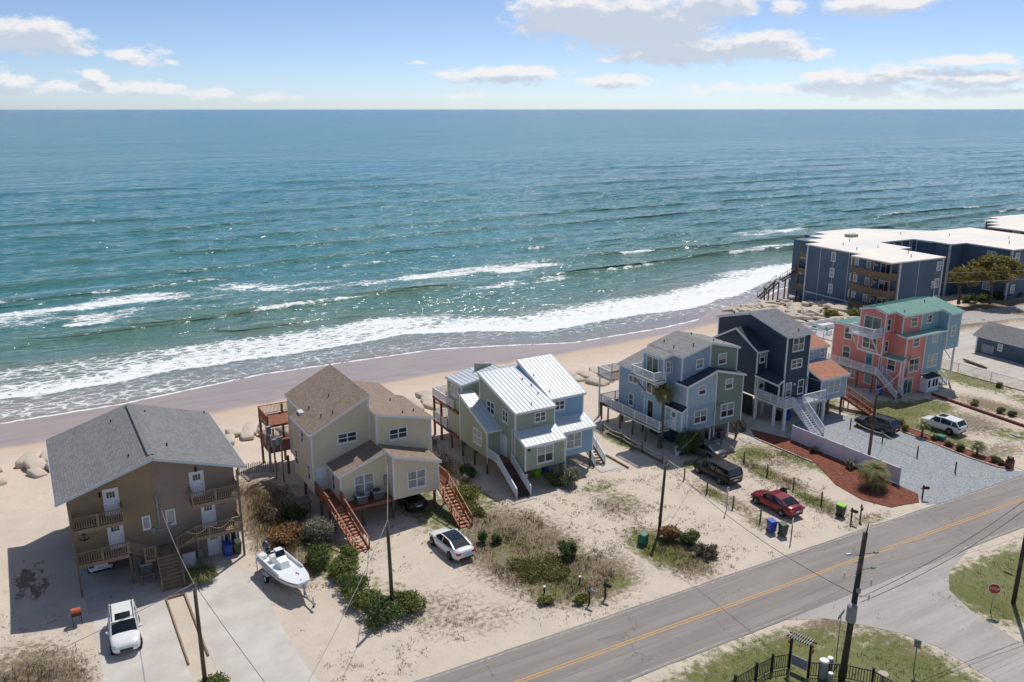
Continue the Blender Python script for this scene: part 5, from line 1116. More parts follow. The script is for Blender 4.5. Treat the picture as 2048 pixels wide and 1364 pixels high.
def garage():
    ox, oy = 116.2, 69.0; wx, wy = apt_frame(ox, oy)
    t = Thing('garage', 'low slate blue garage with grey gable roof at the right edge', 'garage', (wx, wy, 0), ROT); t.o = (ox, oy, 0)
    t.part('wall', MB().wedge(113.5, 116.2, 58, 74.3, 0, [2.55, 3.9, 3.9, 2.55]), M['garage']); t.part('wall', MB().wedge(116.205, 118.9, 58, 74.3, 0, [3.9, 2.55, 2.55, 3.9]), M['garage'])
    for s in (-1, 1):
        a0, a1 = (113.1, 116.2) if s < 0 else (116.2, 119.3); za, zc = (2.4, 3.95) if s < 0 else (3.95, 2.4)
        r = t.part('roof', MB().hexa([(a0, 57.8, za), (a1, 57.8, zc), (a1, 74.8, zc), (a0, 74.8, za)], [(a0, 57.8, za + .14), (a1, 57.8, zc + .14), (a1, 74.8, zc + .14), (a0, 74.8, za + .14)]), M['shg'])
        e = a0 - .02 if s < 0 else a1 + .02; t.part('fascia', MB().beam((e, 57.8, 2.42), (e, 74.8, 2.42), .04, .2).beam((a0, 74.82, za + .05), (a1, 74.82, zc + .05), .03, .2), M['trim'], r)
    t.part('corner_board', MB().box(113.4, 113.62, 74.2, 74.4, 0, 2.5), M['white']); window(t, ('L', 113.5), 70.5, 71.0, 1.1, 1.9, 1, 2, 'blind', tr=.1)
    t.part('plywood_panel', MB().box(113.45, 113.5, 71.6, 73.4, .2, 1.4), M['greybox']); t.part('post', MB().box(113.38, 113.6, 66.2, 66.5, 0, 2.4), M['white'])
    l = Thing('timber_stack', 'low stack of dark timbers lying beside the blue garage', 'timber', (111.8, 62.6, 0))
    for k in range(4): l.part('timber', MB().beam((110.9, 61.4 + k * .25, .12 + .05 * k), (111.6, 64.6 + k * .2, .12 + .06 * k), .22, .2), M['oldwood'])
garage()
# ------------------------------------------------------------------ vehicles
PAINT = {}
def paintm(name, rgb, metal=.0, rough=.3):
    return mat(name, lin(*rgb), rough, .04, 2, spec=.5, metal=metal, coat=.5)
def car(name, label, cat, x, y, head, paint, L=4.8, W=1.84, H=1.46, style='sedan', wb=2.8, glass='carglass', sunroof=False, open_door=False, rim='alloy', group=None, panroof=False, rails=False):
    t = Thing(name, label, cat, (x, y, .02), R(head), group, local=True)
    h = L / 2; w = W / 2
    if style == 'sedan':
        st = [(-h, .72, .42, .70, .82), (-h + .08, .86, .32, .84, .98), (-h + .35, .95, .24, .90, 1.04), (-h + .9, .985, .20, .93, 1.05), (-.6, 1.0, .18, .92, 1.0), (.5, 1.0, .18, .90, .97), (h - 1.45, .985, .19, .88, .97), (h - .8, .96, .20, .80, .89), (h - .28, .88, .24, .70, .78), (h - .06, .74, .32, .60, .68), (h, .60, .38, .55, .60)]
        gh = [(-h + .55, 1.03, 1.035, .84, .78), (-h + 1.35, 1.0, H - .06, .90, .69), (-.2, .98, H, .92, .71), (.5, .96, H - .05, .91, .69), (h - 1.28, .95, .955, .86, .80)]
    elif style == 'suv':
        st = [(-h, .80, .48, .80, 1.0), (-h + .06, .90, .38, .92, 1.08), (-h + .3, .97, .30, .98, 1.1), (-.8, 1.0, .25, 1.0, 1.08), (.4, 1.0, .25, 1.0, 1.06), (h - 1.35, .985, .26, .98, 1.08), (h - .7, .96, .28, .92, 1.03), (h - .22, .88, .32, .82, .94), (h - .05, .76, .40, .72, .82), (h, .66, .45, .66, .72)]
        gh = [(-h + .10, 1.06, 1.065, .88, .84), (-h + .48, 1.05, H - .08, .92, .77), (-.3, 1.04, H, .94, .79), (.55, 1.03, H - .06, .93, .77), (h - 1.22, 1.02, 1.03, .88, .84)]
    elif style == 'wagon':
        st = [(-h, .86, .42, .86, 1.06), (-h + .05, .95, .32, .98, 1.1), (-h + .3, .985, .26, 1.02, 1.12), (-.8, 1.0, .24, 1.02, 1.1), (.5, 1.0, .24, 1.0, 1.08), (h - 1.3, .99, .25, .98, 1.08), (h - .6, .97, .27, .95, 1.04), (h - .18, .92, .32, .88, .98), (h - .04, .84, .40, .78, .88), (h, .76, .45, .70, .78)]
        gh = [(-h + .06, 1.1, 1.105, .93, .86), (-h + .26, 1.1, H - .04, .94, .80), (-.3, 1.08, H, .95, .81), (.75, 1.06, H - .05, .94, .79), (h - 1.35, 1.05, 1.06, .90, .84)]
    else:  # pickup
        st = [(-h, .86, .5, .86, 1.02), (-h + .05, .94, .42, .95, 1.06), (-h + .4, .97, .36, 1.0, 1.08), (-.6, .98, .32, 1.0, 1.08), (.4, .98, .30, 1.0, 1.08), (h - 1.2, .98, .32, 1.0, 1.1), (h - .3, .92, .36, .92, 1.02), (h - .03, .84, .44, .80, .9), (h, .76, .5, .7, .8)]
        gh = [(-.75, 1.07, 1.075, .88, .84), (-.6, 1.07, H - .06, .9, .74), (.1, 1.06, H, .9, .75), (.6, 1.05, H - .05, .89, .72), (h - 1.35, 1.06, 1.07, .86, .82)]
    def ring(x, k, zb, zs, zt):
        ww = w * k; half = [(ww * .80, zb), (ww * .97, zb + .10), (ww, zb + (zs - zb) * .45), (ww * .985, zs - .06), (ww * .93, zs + (zt - zs) * .35), (ww * .80, zt - .02), (ww * .42, zt + .012)]
        return [(x, a, b) for a, b in half] + [(x, -a, b) for a, b in half[::-1]]
    body = MB().loft([ring(*s) for s in st]); body.smooth = True
    pm = paint; t.part('body', body, pm)
    def gring(x, zb, zr, kb, kt): a, b = w * kb, w * kt; m_ = (zb + zr) / 2; return [(x, a, zb), (x, b + (a - b) * .12, zr - .03 if zr - zb > .1 else zr), (x, b * .93, zr), (x, -b * .93, zr), (x, -b - (a - b) * .12, zr - .03 if zr - zb > .1 else zr), (x, -a, zb)]
    g = MB().loft([gring(*s) for s in gh]); t.part('windows', g, M[glass])
    # roof skin between the two screen headers and painted pillars
    x1, x2, x3 = gh[1], gh[2], gh[3]
    rp = MB()
    for a, b in ((x1, x2), (x2, x3)):
        rp.hexa([(a[0], -w * a[4], a[2] - .012), (b[0], -w * b[4], b[2] - .012), (b[0], w * b[4], b[2] - .012), (a[0], w * a[4], a[2] - .012)], [(a[0], -w * a[4] * .96, a[2] + .02), (b[0], -w * b[4] * .96, b[2] + .02), (b[0], w * b[4] * .96, b[2] + .02), (a[0], w * a[4] * .96, a[2] + .02)])
    roof = t.part('roof', rp, M['carglass'] if panroof else pm, smooth=False)
    if sunroof: t.part('sunroof', MB().box(x2[0] - .05, x3[0] - .15, -w * .5, w * .5, H + .01, H + .026), M['carglass'], roof)
    if panroof:
        bm_ = MB()
        for s in (-1, 1): bm_.beam((x1[0], s * w * x1[4], x1[2] + .01), (x2[0], s * w * x2[4], x2[2] + .01), .07, .05).beam((x2[0], s * w * x2[4], x2[2] + .01), (x3[0], s * w * x3[4], x3[2] + .01), .07, .05)
        bm_.beam((x3[0], -w * x3[4], x3[2] + .012), (x3[0], w * x3[4], x3[2] + .012), .08, .04); t.part('roof_rail', bm_, pm, roof)
    if rails:
        bm_ = MB()
        for s in (-1, 1): bm_.beam((x1[0] + .1, s * w * .70, H + .03), (x3[0] - .1, s * w * .70, H + .02), .05, .06)
        t.part('roof_rail', bm_, M['blackpl'], roof)
    PL = []
    class _P:
        def beam(q, *k): PL.append(MB().beam(*k))
    pl = _P()
    for s in (-1, 1):
        a, b = gh[0], gh[1]; pl.beam((a[0], s * w * (a[3] - .02), a[1] + .01), (b[0], s * w * (b[4] + .03), b[2] - .01), .10, .07)
        a, b = gh[4], gh[3]; pl.beam((a[0], s * w * (a[3] - .02), a[1] + .01), (b[0], s * w * (b[4] + .03), b[2] - .01), .07, .06)
        for xx in ([-.1] if style != 'wagon' else [-.9, .0]):
            pl.beam((xx, s * w * .93, 1.0), (xx - .02, s * w * (gh[2][4] + .03), H - .04), .08, .05)
        if style in ('suv', 'wagon'): pl.beam((-h + .95, s * w * .93, 1.05), (-h + .9, s * w * (gh[2][4] + .02), H - .06), .1, .05)
        pl.beam((x1[0], s * w * x1[4], x1[2]), (x3[0], s * w * x3[4], x3[2]), .06, .05)
    for q in PL: t.part('pillar', q, pm)
    # wheels, arches, lights, plate, mirrors, bumper trims
    rw = .335 if style == 'sedan' else .37
    for sx in (-1, 1):
        for sy in (-1, 1):
            cx = sx * wb / 2 + (.05 if style == 'sedan' else .08); yo = sy * (w - .005)
            t.part('wheel_arch', MB().cyl((cx, sy * (w - .28), rw + .01), (cx, yo + sy * .004, rw + .01), rw + .075, None, 20), M['blackpl'])
            wh = t.part('wheel', MB().cyl((cx, sy * (w - .20), rw), (cx, yo + sy * .022, rw), rw, None, 20), M['rubber'])
            rm = MB().cyl((cx, yo + sy * .02, rw), (cx, yo + sy * .03, rw), rw * .70, None, 16)
            t.part('rim', rm, M['blackpl'], wh); sp = MB()
            for k in range(5):
                a = k * 2 * math.pi / 5 + .3; sp.beam((cx, yo + sy * .036, rw), (cx + rw * .64 * math.cos(a), yo + sy * .036, rw + rw * .64 * math.sin(a)), .03, .09, (0, 1, 0))
            t.part('spoke', sp, M[rim], wh)
    for s in (-1, 1):
        zf = st[-3][3] - .06; t.part('headlamp', MB().hexa([(h - .34, s * w * .90 - .02, zf), (h - .10, s * w * .72, zf - .02), (h - .12, s * w * .52, zf - .02), (h - .36, s * w * .60, zf)], [(h - .34, s * w * .90 - .02, zf + .13), (h - .12, s * w * .72, zf + .10), (h - .14, s * w * .52, zf + .10), (h - .36, s * w * .60, zf + .14)]), M['head'])
        zr = st[1][3] - .1; t.part('tail_lamp', MB().box(-h + .0, -h + .22, s * w * .72 - .19, s * w * .72 + .16 * 1, zr, zr + .16), M['tail'])
        t.part('mirror', MB().box(h - 1.72, h - 1.56, min(s * (w - .02), s * (w + .17)), max(s * (w - .02), s * (w + .17)), 1.0, 1.13), pm)
    t.part('licence_plate', MB().box(-h - .012, -h + .03, -.26, .26, st[0][2] + .18, st[0][2] + .32), M['plate'])
    t.part('bumper', MB().box(-h - .02, -h + .15, -w * .66, w * .66, st[0][2] - .08, st[0][2] + .05), M['blackpl']); t.part('grille', MB().box(h - .12, h + .012, -w * .42, w * .42, st[-1][2] + .0, st[-1][2] + .2), M['blackpl'])
    t.part('windscreen_trim', MB().beam((gh[4][0] + .02, -w * .72, gh[4][1] + .012), (gh[4][0] + .02, w * .72, gh[4][1] + .012), .08, .03), M['blackpl'])
    if style == 'wagon': t.part('tailgate_trim', MB().box(-h - .01, -h + .05, -w * .78, w * .78, .88, 1.02), M['steel'])
    if style == 'pickup': t.part('bed_liner', MB().box(-h + .12, -.9, -w * .76, w * .76, .95, 1.10), M['blackpl'])
    if open_door:
        d = MB(); ang = R(-55); hx, hy = .95, -(w - .02)
        def pt(u, z, o=0): return (hx - u * math.cos(ang) - o * math.sin(ang) * .0, hy + u * math.sin(ang), z)
        d.hexa([pt(0, .35), pt(1.1, .35), (pt(1.1, .35)[0] + .05, pt(1.1, .35)[1] + .03, .35), (hx + .05, hy + .03, .35)], [pt(0, .95), pt(1.1, .95), (pt(1.1, 0)[0] + .05, pt(1.1, 0)[1] + .03, .95), (hx + .05, hy + .03, .95)])
        dr = t.part('front_door', d, pm, label='open front door swung out on the right side')
        gl = MB(); q0, q1 = pt(.2, .96), pt(1.08, .96); gl.hexa([q0, q1, (q1[0] + .03, q1[1] + .02, .96), (q0[0] + .03, q0[1] + .02, .96)], [(pt(.55, 0)[0], pt(.55, 0)[1], 1.38), (q1[0], q1[1], 1.38), (q1[0] + .03, q1[1] + .02, 1.38), (pt(.55, 0)[0] + .03, pt(.55, 0)[1] + .02, 1.38)])
        t.part('door_glass', gl, M['carglass'], dr)
    return t
p_white = paintm('white_car_paint', (226, 228, 230)); p_pearl = paintm('pearl_white_car_paint', (232, 232, 230)); p_grey = paintm('grey_metallic_paint', (98, 100, 98), .4, .3); p_black = mat('black_car_paint', lin(17, 20, 25), .35, .04, 2, spec=.35, coat=.25)
p_red = paintm('dark_red_metallic_paint', (132, 34, 44), .25, .28); p_dgrey = paintm('dark_grey_car_paint', (60, 66, 74), .4); p_dark = paintm('dark_green_black_paint', (36, 40, 38), .2)
car('parked_car', 'white SUV with sunroof on the concrete drive, front towards the road', 'SUV', 2.62, 55.25, -93.5, p_pearl, 4.7, 1.85, 1.68, 'suv', 2.7, sunroof=True, rails=True)
car('parked_car', 'white car tucked in the shade under the brown duplex', 'car', 2.1, 66.9, 90, p_white, 4.6, 1.8, 1.45, 'sedan', 2.7)
car('parked_car', 'white sedan with dark glass roof on the sand by the red stairs', 'car', 26.55, 54.7, 93.5, p_white, 4.85, 1.86, 1.43, 'sedan', 2.78, panroof=True)
car('parked_car', 'dark pickup truck parked under the tan house', 'truck', 26.95, 64.2, 90, p_dark, 5.2, 1.85, 1.72, 'pickup', 3.1)
car('parked_car', 'grey sedan with its rear in the sun beside the slate blue house', 'car', 57.4, 58.85, 97, p_grey, 4.8, 1.82, 1.46, 'sedan', 2.78)
car('parked_car', 'boxy black SUV with silver tailgate strip behind the rope fence', 'SUV', 54.6, 54.15, 90, p_black, 5.1, 1.93, 1.72, 'wagon', 3.0)
car('parked_car', 'dark red sedan with one front door open on the sandy lot', 'car', 54.5, 46.65, 91, p_red, 4.85, 1.80, 1.45, 'sedan', 2.85, open_door=True)
car('parked_car', 'dark grey SUV at the top of the gravel drive', 'SUV', 78.45, 54.4, 97, p_dgrey, 4.6, 1.85, 1.66, 'suv', 2.66, rails=True)
car('parked_car', 'white crossover with black roof glass on the lawn by the mulch bed', 'SUV', 84.75, 50.7, 93, p_pearl, 4.55, 1.88, 1.64, 'suv', 2.69, sunroof=True)

# ------------------------------------------------------------------ boat on its trailer
def boat():
    t = Thing('motorboat', 'white open motorboat with centre console and dark outboard on a trailer', 'boat', (13.75, 56.4, 0), R(-80.5), local=True)
    z0 = .55
    def ring(x, w, zk, zg, fl):  # keel height, gunwale height, flare
        half = [(.02, zk), (w * fl, zk + .16), (w * .97, zk + (zg - zk) * .7), (w, zg)]
        return [(x, a, b) for a, b in half] + [(x, -a, b) for a, b in half[::-1]]
    xs_ = [(-2.9, .98, z0, z0 + .72, .82), (-1.5, 1.05, z0, z0 + .74, .82), (0, 1.06, z0 + .02, z0 + .78, .78), (1.2, .98, z0 + .06, z0 + .84, .70), (2.2, .78, z0 + .16, z0 + .90, .55), (2.85, .52, z0 + .36, z0 + .94, .40), (3.0, .40, z0 + .5, z0 + .95, .40)]
    hull = MB().loft([ring(*s) for s in xs_]); t.part('hull', hull, M['gel'], smooth=False)
    # gunwale, inner liner floor, fore deck, rub rail
    gw = MB()
    for s in (-1, 1):
        P = [(a, s * (w - .06), zg + .02) for a, w, zk, zg, f in xs_]
        for i in range(len(P) - 1): gw.beam(P[i], P[i + 1], .17, .06)
    gw.box(-2.95, -2.78, -.98, .98, z0 + .66, z0 + .76); t.part('gunwale', gw, M['gel'])
    rr = MB()
    for s in (-1, 1):
        P = [(a, s * (w + .02), zg - .05) for a, w, zk, zg, f in xs_]
        for i in range(len(P) - 1): rr.beam(P[i], P[i + 1], .04, .05)
    t.part('rub_rail', rr, M['blackpl'])
    fl = MB(); fl.hexa([(-2.75, -.9, z0 + .70), (1.0, -.93, z0 + .76), (1.0, .93, z0 + .76), (-2.75, .9, z0 + .70)], [(-2.75, -.9, z0 + .735), (1.0, -.93, z0 + .80), (1.0, .93, z0 + .80), (-2.75, .9, z0 + .735)])
    t.part('cockpit_floor', fl, M['gel'])
    t.part('fore_deck', MB().hexa([(1.0, -.94, z0 + .80), (2.95, -.42, z0 + .88), (2.95, .42, z0 + .88), (1.0, .94, z0 + .80)], [(1.0, -.94, z0 + .90), (2.95, -.42, z0 + .97), (2.95, .42, z0 + .97), (1.0, .94, z0 + .90)]), M['gel'])
    for s in (-1, 1): t.part('cockpit_wall', MB().beam((-2.75, s * .93, z0 + .86), (1.0, s * .96, z0 + .92), .06, .26), M['gel'])
    t.part('console', MB().hexa([(-.9, -.42, z0 + .74), (.25, -.36, z0 + .76), (.25, .36, z0 + .76), (-.9, .42, z0 + .74)], [(-.75, -.40, z0 + 1.5), (-.05, -.32, z0 + 1.25), (-.05, .32, z0 + 1.25), (-.75, .40, z0 + 1.5)]), M['gel'])
    t.part('windscreen', MB().hexa([(-.62, -.38, z0 + 1.44), (-.58, -.38, z0 + 1.44), (-.58, .38, z0 + 1.44), (-.62, .38, z0 + 1.44)], [(-.8, -.34, z0 + 1.85), (-.76, -.34, z0 + 1.85), (-.76, .34, z0 + 1.85), (-.8, .34, z0 + 1.85)]), M['carglass'])
    t.part('steering_wheel', MB().tube([(-.95, .17 * math.cos(a), z0 + 1.2 + .17 * math.sin(a)) for a in np.linspace(0, 2 * math.pi, 13)], .02, 5), M['blackpl'])
    t.part('seat', MB().box(-1.75, -1.25, -.42, .42, z0 + .74, z0 + 1.1), M['gel']); t.part('seat_cushion', MB().box(-1.78, -1.22, -.44, .44, z0 + 1.1, z0 + 1.2), M['whitew'])
    for s in (-1, 1): t.part('stern_box', MB().box(-2.75, -2.2, s * .62 - .25, s * .62 + .25, z0 + .74, z0 + 1.02), M['gel'])
    t.part('splash_well', MB().box(-2.80, -2.35, -.34, .34, z0 + .735, z0 + .78), M['blackpl'])
    for (x, y) in ((1.5, .2), (1.7, .25), (2.6, 0)): t.part('cleat', MB().box(x - .08, x + .08, y - .03, y + .03, z0 + .93, z0 + 1.0), M['steel'])
    # outboard
    mo = MB().ball((-3.25, 0, z0 + 1.28), (.34, .24, .34), 12, 8); mo.smooth = True; ob = t.part('outboard_motor', mo, M['motor'])
    t.part('motor_leg', MB().hexa([(-3.4, -.07, z0 - .25), (-3.1, -.07, z0 - .25), (-3.1, .07, z0 - .25), (-3.4, .07, z0 - .25)], [(-3.45, -.15, z0 + 1.05), (-3.0, -.15, z0 + 1.05), (-3.0, .15, z0 + 1.05), (-3.45, .15, z0 + 1.05)]).box(-3.02, -2.8, -.16, .16, z0 + .5, z0 + .95), M['motor'], ob)
    r = Thing('boat_trailer', 'galvanised trailer with black wheels under the white motorboat', 'trailer', (13.75, 56.4, 0), R(-80.5), local=True)
    fr = MB()
    for s in (-1, 1): fr.beam((-2.6, s * .55, .47), (1.6, s * .55, .47), .08, .1); fr.beam((1.6, s * .55, .47), (3.5, 0, .47), .08, .1)
    for xx in (-2.4, -.6, 1.2): fr.beam((xx, -.55, .46), (xx, .55, .46), .08, .08)
    fr.beam((3.4, 0, .47), (4.35, 0, .47), .09, .1); r.part('frame', fr, M['steel'])
    r.part('axle', MB().cyl((-1.1, -1.0, .32), (-1.1, 1.0, .32), .04, None, 8), M['steel'])
    for s in (-1, 1):
        w = r.part('wheel', MB().cyl((-1.1, s * .95, .32), (-1.1, s * 1.15, .32), .32, None, 18), M['rubber']); r.part('rim', MB().cyl((-1.1, s * 1.14, .32), (-1.1, s * 1.165, .32), .18, None, 12), M['whitew'], w)
        r.part('fender', MB().box(-1.5, -.7, s * 1.05 - .13, s * 1.05 + .13, .66, .70), M['whitew']); r.part('guide_post', MB().cyl((-2.5, s * 1.12, .45), (-2.5, s * 1.12, 1.45 if s > 0 else 1.9), .035, None, 8), M['whitew'])
    r.part('winch_post', MB().box(3.0, 3.1, -.05, .05, .5, 1.25).box(2.95, 3.2, -.1, .1, 1.1, 1.25), M['steel']); r.part('jack', MB().cyl((4.1, .12, .02), (4.1, .12, .8), .035, None, 8).cyl((4.1, .12, .02), (4.1, .12, .05), .1, None, 8), M['blackpl']); r.part('coupler', MB().box(4.3, 4.6, -.07, .07, .42, .55), M['steel'])
boat()

# ------------------------------------------------------------------ utility poles and cables
def cat_pts(p, q, sag, n=18):
    p, q = Vector(p), Vector(q); return [p + (q - p) * (i / n) + Vector((0, 0, -4 * sag * (i / n) * (1 - i / n))) for i in range(n + 1)]
def pole(label, x, y, h, r=.15, lean=(0, 0), m='polew', arm=None):
    t = Thing('utility_pole', label, 'pole', (x, y, 0)); top = (x + lean[0], y + lean[1], h)
    t.part('pole', MB().cyl((x, y, -.3), top, r, r * .72, 12), M[m], smooth=True)
    t.part('bracket', MB().box(top[0] - .12, top[0] + .12, top[1] - .1, top[1] + .1, h - .35, h - .25), M['steel'])
    return t, Vector(top)
P1, T1 = pole('leaning wooden service pole beside the concrete drive of the brown duplex', 6.2, 47.3, 7.15, .14)
P2, T2 = pole('wooden service pole rising out of the hedge before the tan house', 19.2, 49.1, 7.0, .15, (-.12, 0))
P3, T3 = pole('slanting wooden service pole by the green transformer box', 42.5, 48.2, 6.45, .14, (.38, .0))
P4, T4 = pole('wooden service pole behind the white vinyl fence by the gravel drive', 71.2, 49.8, 7.2, .16, (.1, .0))
P5, T5 = pole('dark wooden pole on the grass corner by the stop sign', 57.7, 27.5, 8.5, .16, (.1, 0), 'poled')
P6, T6 = pole('far utility pole with transformer before the apartment block', 125.6, 80.0, 9.0, .16, (.1, 0)); P6.part('transformer_can', MB().cyl((125.1, 79.8, 6.4), (125.1, 79.8, 7.4), .3, None, 12), M['greybox'])
pb = Thing('utility_pole', 'tall dark creosoted main pole with grey transformer at the street corner', 'pole', (40.0, 28.0, 0)); bx_, by_ = 40.0, 28.0
top = (40.6, 28.0, 10.0)
pb.part('pole', MB().cyl((bx_, by_, -.3), top, .21, .14, 14), M['poled'], smooth=True)
pb.part('pole_top_pin', MB().cyl((40.66, 28.0, 9.85), (40.78, 28.0, 10.5), .045, .03, 8), M['polew'])
def onp(z): f = z / 10.0; return Vector((bx_ + .6 * f, by_, z))
mb = MB(); q = onp(5.0) + Vector((-.38, -.2, 0)); mb.cyl(q + Vector((0, 0, -.55)), q + Vector((0, 0, .45)), .30, .30, 16).cyl(q + Vector((0, 0, .45)), q + Vector((0, 0, .55)), .30, .16, 16); pb.part('transformer_can', mb, M['greybox'])
for z, s in ((8.6, 1), (8.5, -1), (7.6, 1)):
    q = onp(z); e = q + Vector((.62 * s, -.35 * s, .12)); pb.part('insulator_arm', MB().cyl(q, e, .03, None, 6).cyl(e, e + Vector((.25 * s, -.1 * s, .0)), .085, .06, 8), M['steel'])
for z, s in ((7.2, -1), (7.0, 1), (6.0, 1)):
    q = onp(z); e = q + Vector((.75 * s, -.4 * s, .05 if s < 0 else -.25)); pb.part('cutout_arm', MB().cyl(q, e, .03, None, 6).cyl(e + Vector((0, 0, -.2)), e + Vector((0, 0, .22)), .045, None, 8), M['whitew'])
pb.part('conduit', MB().cyl((40.22, 28.1, 0), onp(5.2) + Vector((.2, .05, 0)), .04, None, 6), M['steel'])
pb.part('meter_socket', MB().box(40.25, 40.41, 27.7, 27.9, 6.2, 6.5), M['greybox'])
CABLE = 0
def cable(label, p, q, sag=.5, r=.016, m='wire', group='overhead cables'):
    mb = MB().tube(cat_pts(p, q, sag), r, 5); mb.smooth = True
    o = single('cable', label, 'cable', mb, M[m], tuple(p), group); return o
hub = onp(5.8) + Vector((.3, -.2, 0))
cable('service cable from the leaning drive pole to the brown duplex wall', T1, (6.34, 63.3, 6.1), .55, .02, 'wirel')
cable('service cable from the hedge pole to the tan house wall', T2, (24.6, 62.6, 5.3), .4, .024, 'wirel')
cable('cable running low from the hedge pole past the boat to the lower edge', T2, (4.0, 30.0, 6.0), .9, .018, 'wirel'); cable('cable from the leaning drive pole to the lower left corner', T1, (-14, 43, 5.6), .4, .018, 'wirel'); cable('cable from the leaning drive pole towards the road', T1, (10, 20, 7), .6, .016)
cable('service cable from the slanting pole across the road to the main pole', T3, hub, .9, .02); cable('service cable from the slanting pole to the slate blue house', T3, (60.5, 60.35, 4.6), .7, .016)
cable('service cable from the gravel drive pole across the road', T4, (62.5, 27.2, 8.0), 1.0, .014); cable('service cable from the gravel drive pole to the coral house', T4, (91.6, 60.1, 5.0), .8, .02, 'wirel'); cable('service cable from the gravel drive pole to the navy house', T4, (74.3, 60.9, 5.0), .4, .018, 'wirel')
for k, (z, d) in enumerate(((10.4, 0), (8.7, .9), (7.7, .8), (6.6, -.4))):
    p = onp(min(z, 9.9)) + Vector((d, -.3 * d, max(0, z - 9.9)))
    cable(['topmost power line from the main pole along the road', 'second power line down from the main pole top', 'third power line down from the main pole top', 'lowest power line from the main pole along the road'][k], p, (p.x + 60, p.y - 4.2, z), .9, .009, 'wirel'); cable(['topmost power line from the main pole to the lower left', 'second power line from the main pole to the lower left', 'third power line from the main pole to the lower left', 'lowest power line from the main pole to the lower left'][k], p, (p.x - 60, p.y + 2.0, z), .9, .009, 'wirel')
cable('upper service cable from the main pole to the dark grass corner pole', hub, T5, .5, .02); cable('lower service cable from the main pole to the dark grass corner pole', hub - Vector((0, 0, .35)), T5 - Vector((0, 0, .8)), .6, .02)
for k in range(2): cable(['upper power line from the far pole past the oak trees', 'lower power line from the far pole past the oak trees'][k], T6 - Vector((0, 0, .3 + 1.6 * k)), (190, 64, 9.2 - 1.4 * k), .8, .03, 'wirel')
cable('power line from the far pole down to the coral house', T6 - Vector((0, 0, 1)), (101, 64, 9.9), .6, .025, 'wirel')
# street light arm seen over the road at the right edge
sl_ = Thing('street_lamp', 'street lamp head on a long arm over the road at the right edge', 'street lamp', (66.5, 30.6, 0)); sl_.part('pole', MB().cyl((66.5, 30.6, 0), (66.5, 30.6, 9.0), .12, .09, 10), M['polew']); sl_.part('arm', MB().tube([(66.5, 30.6, 8.3), (66.3, 31.6, 8.9), (66.0, 33.0, 9.1)], .04, 6), M['steel']); sl_.part('lamp_head', MB().ball((65.9, 33.4, 9.08), (.16, .42, .1), 10, 6), M['greybox'])

# ------------------------------------------------------------------ bins, mailboxes, signs
def bin_(label, x, y, body, lid, rot=0, z=.02):
    t = Thing('wheelie_bin', label, 'bin', (x, y, z), rot, local=True)
    t.part('body', MB().hexa([(-.23, -.26, .06), (.23, -.26, .06), (.23, .24, .06), (-.23, .24, .06)], [(-.30, -.34, .98), (.30, -.34, .98), (.30, .32, .98), (-.30, .32, .98)]), M[body])
    t.part('lid', MB().hexa([(-.33, -.40, .985), (.33, -.40, .985), (.33, .36, .985), (-.33, .36, .985)], [(-.29, -.34, 1.06), (.29, -.34, 1.06), (.30, .34, 1.10), (-.30, .34, 1.10)]), M[lid])
    t.part('handle', MB().cyl((-.26, .40, .98), (.26, .40, .98), .025, None, 6), M[body])
    for s in (-1, 1): t.part('wheel', MB().cyl((s * .2, .24, .11), (s * .28, .24, .11), .11, None, 12), M['rubber'])
bin_('blue wheelie bin by the ground floor door of the brown duplex', 10.95, 62.75, 'bin_blue', 'bin_blue'); bin_('dark green wheelie bin by the brown duplex corner post', 11.7, 62.75, 'bin_green', 'bin_green')
bin_('bright lime green wheelie bin in the shade under the sage house', 39.8, 62.9, 'bin_lime', 'bin_lime'); bin_('blue wheelie bin in the shade under the sage house', 40.9, 63.1, 'bin_blue', 'bin_blue')
bin_('blue wheelie bin at the roadside sign before the red sedan', 50.85, 43.75, 'bin_blue', 'bin_blue', -.2); bin_('dark green wheelie bin at the roadside beside a blue bin', 51.2, 42.85, 'bin_green', 'bin_green', -.3)
bin_('black wheelie bin with lime lid near the roadside mailbox', 58.2, 42.75, 'bin_black', 'bin_lime', .1); bin_('blue wheelie bin under the navy house porch', 72.3, 61.4, 'bin_blue', 'bin_blue'); bin_('black wheelie bin under the navy house porch', 71.3, 61.9, 'bin_black', 'bin_black'); bin_('blue wheelie bin under the coral house side deck', 88.9, 61.8, 'bin_blue', 'bin_blue', .3)
def mailbox(label, x, y, box='greybox', rot=0, house=False):
    t = Thing('mailbox', label, 'mailbox', (x, y, 0), rot, local=True)
    t.part('post', MB().box(-.055, .055, -.055, .055, -.1, 1.35 if not house else 1.0), M['poled']); t.part('arm', MB().box(-.04, .04, -.45, .2, .98, 1.05), M['poled'])
    pr = []
    for yy in (-.5, .08):
        pr.append([(-.09, yy, 1.055), (.09, yy, 1.055), (.09, yy, 1.17)] + [(.09 * math.cos(a), yy, 1.17 + .09 * math.sin(a)) for a in (.6, 1.2, 1.57, 1.94, 2.54)] + [(-.09, yy, 1.17)])
    t.part('box', MB().loft(pr), M[box]); t.part('flag', MB().box(.095, .11, -.3, -.26, 1.1, 1.3), M['red'])
mailbox('silver grey mailbox, left of the pair at the roadside scrub', 31.6, 42.8, 'greybox', .3); mailbox('black mailbox, right of the pair at the roadside scrub', 33.0, 42.8, 'blackpl', .3)
mailbox('black mailbox with red flag beside the lime lidded bin', 58.0, 41.5, 'blackpl', .2); mailbox('empty dark mailbox post next to the lime lidded bin mailbox', 59.2, 41.5, 'poled', -.8); mailbox('black mailbox on a post at the mulch bed by the gravel drive', 67.3, 41.2, 'blackpl', .9)
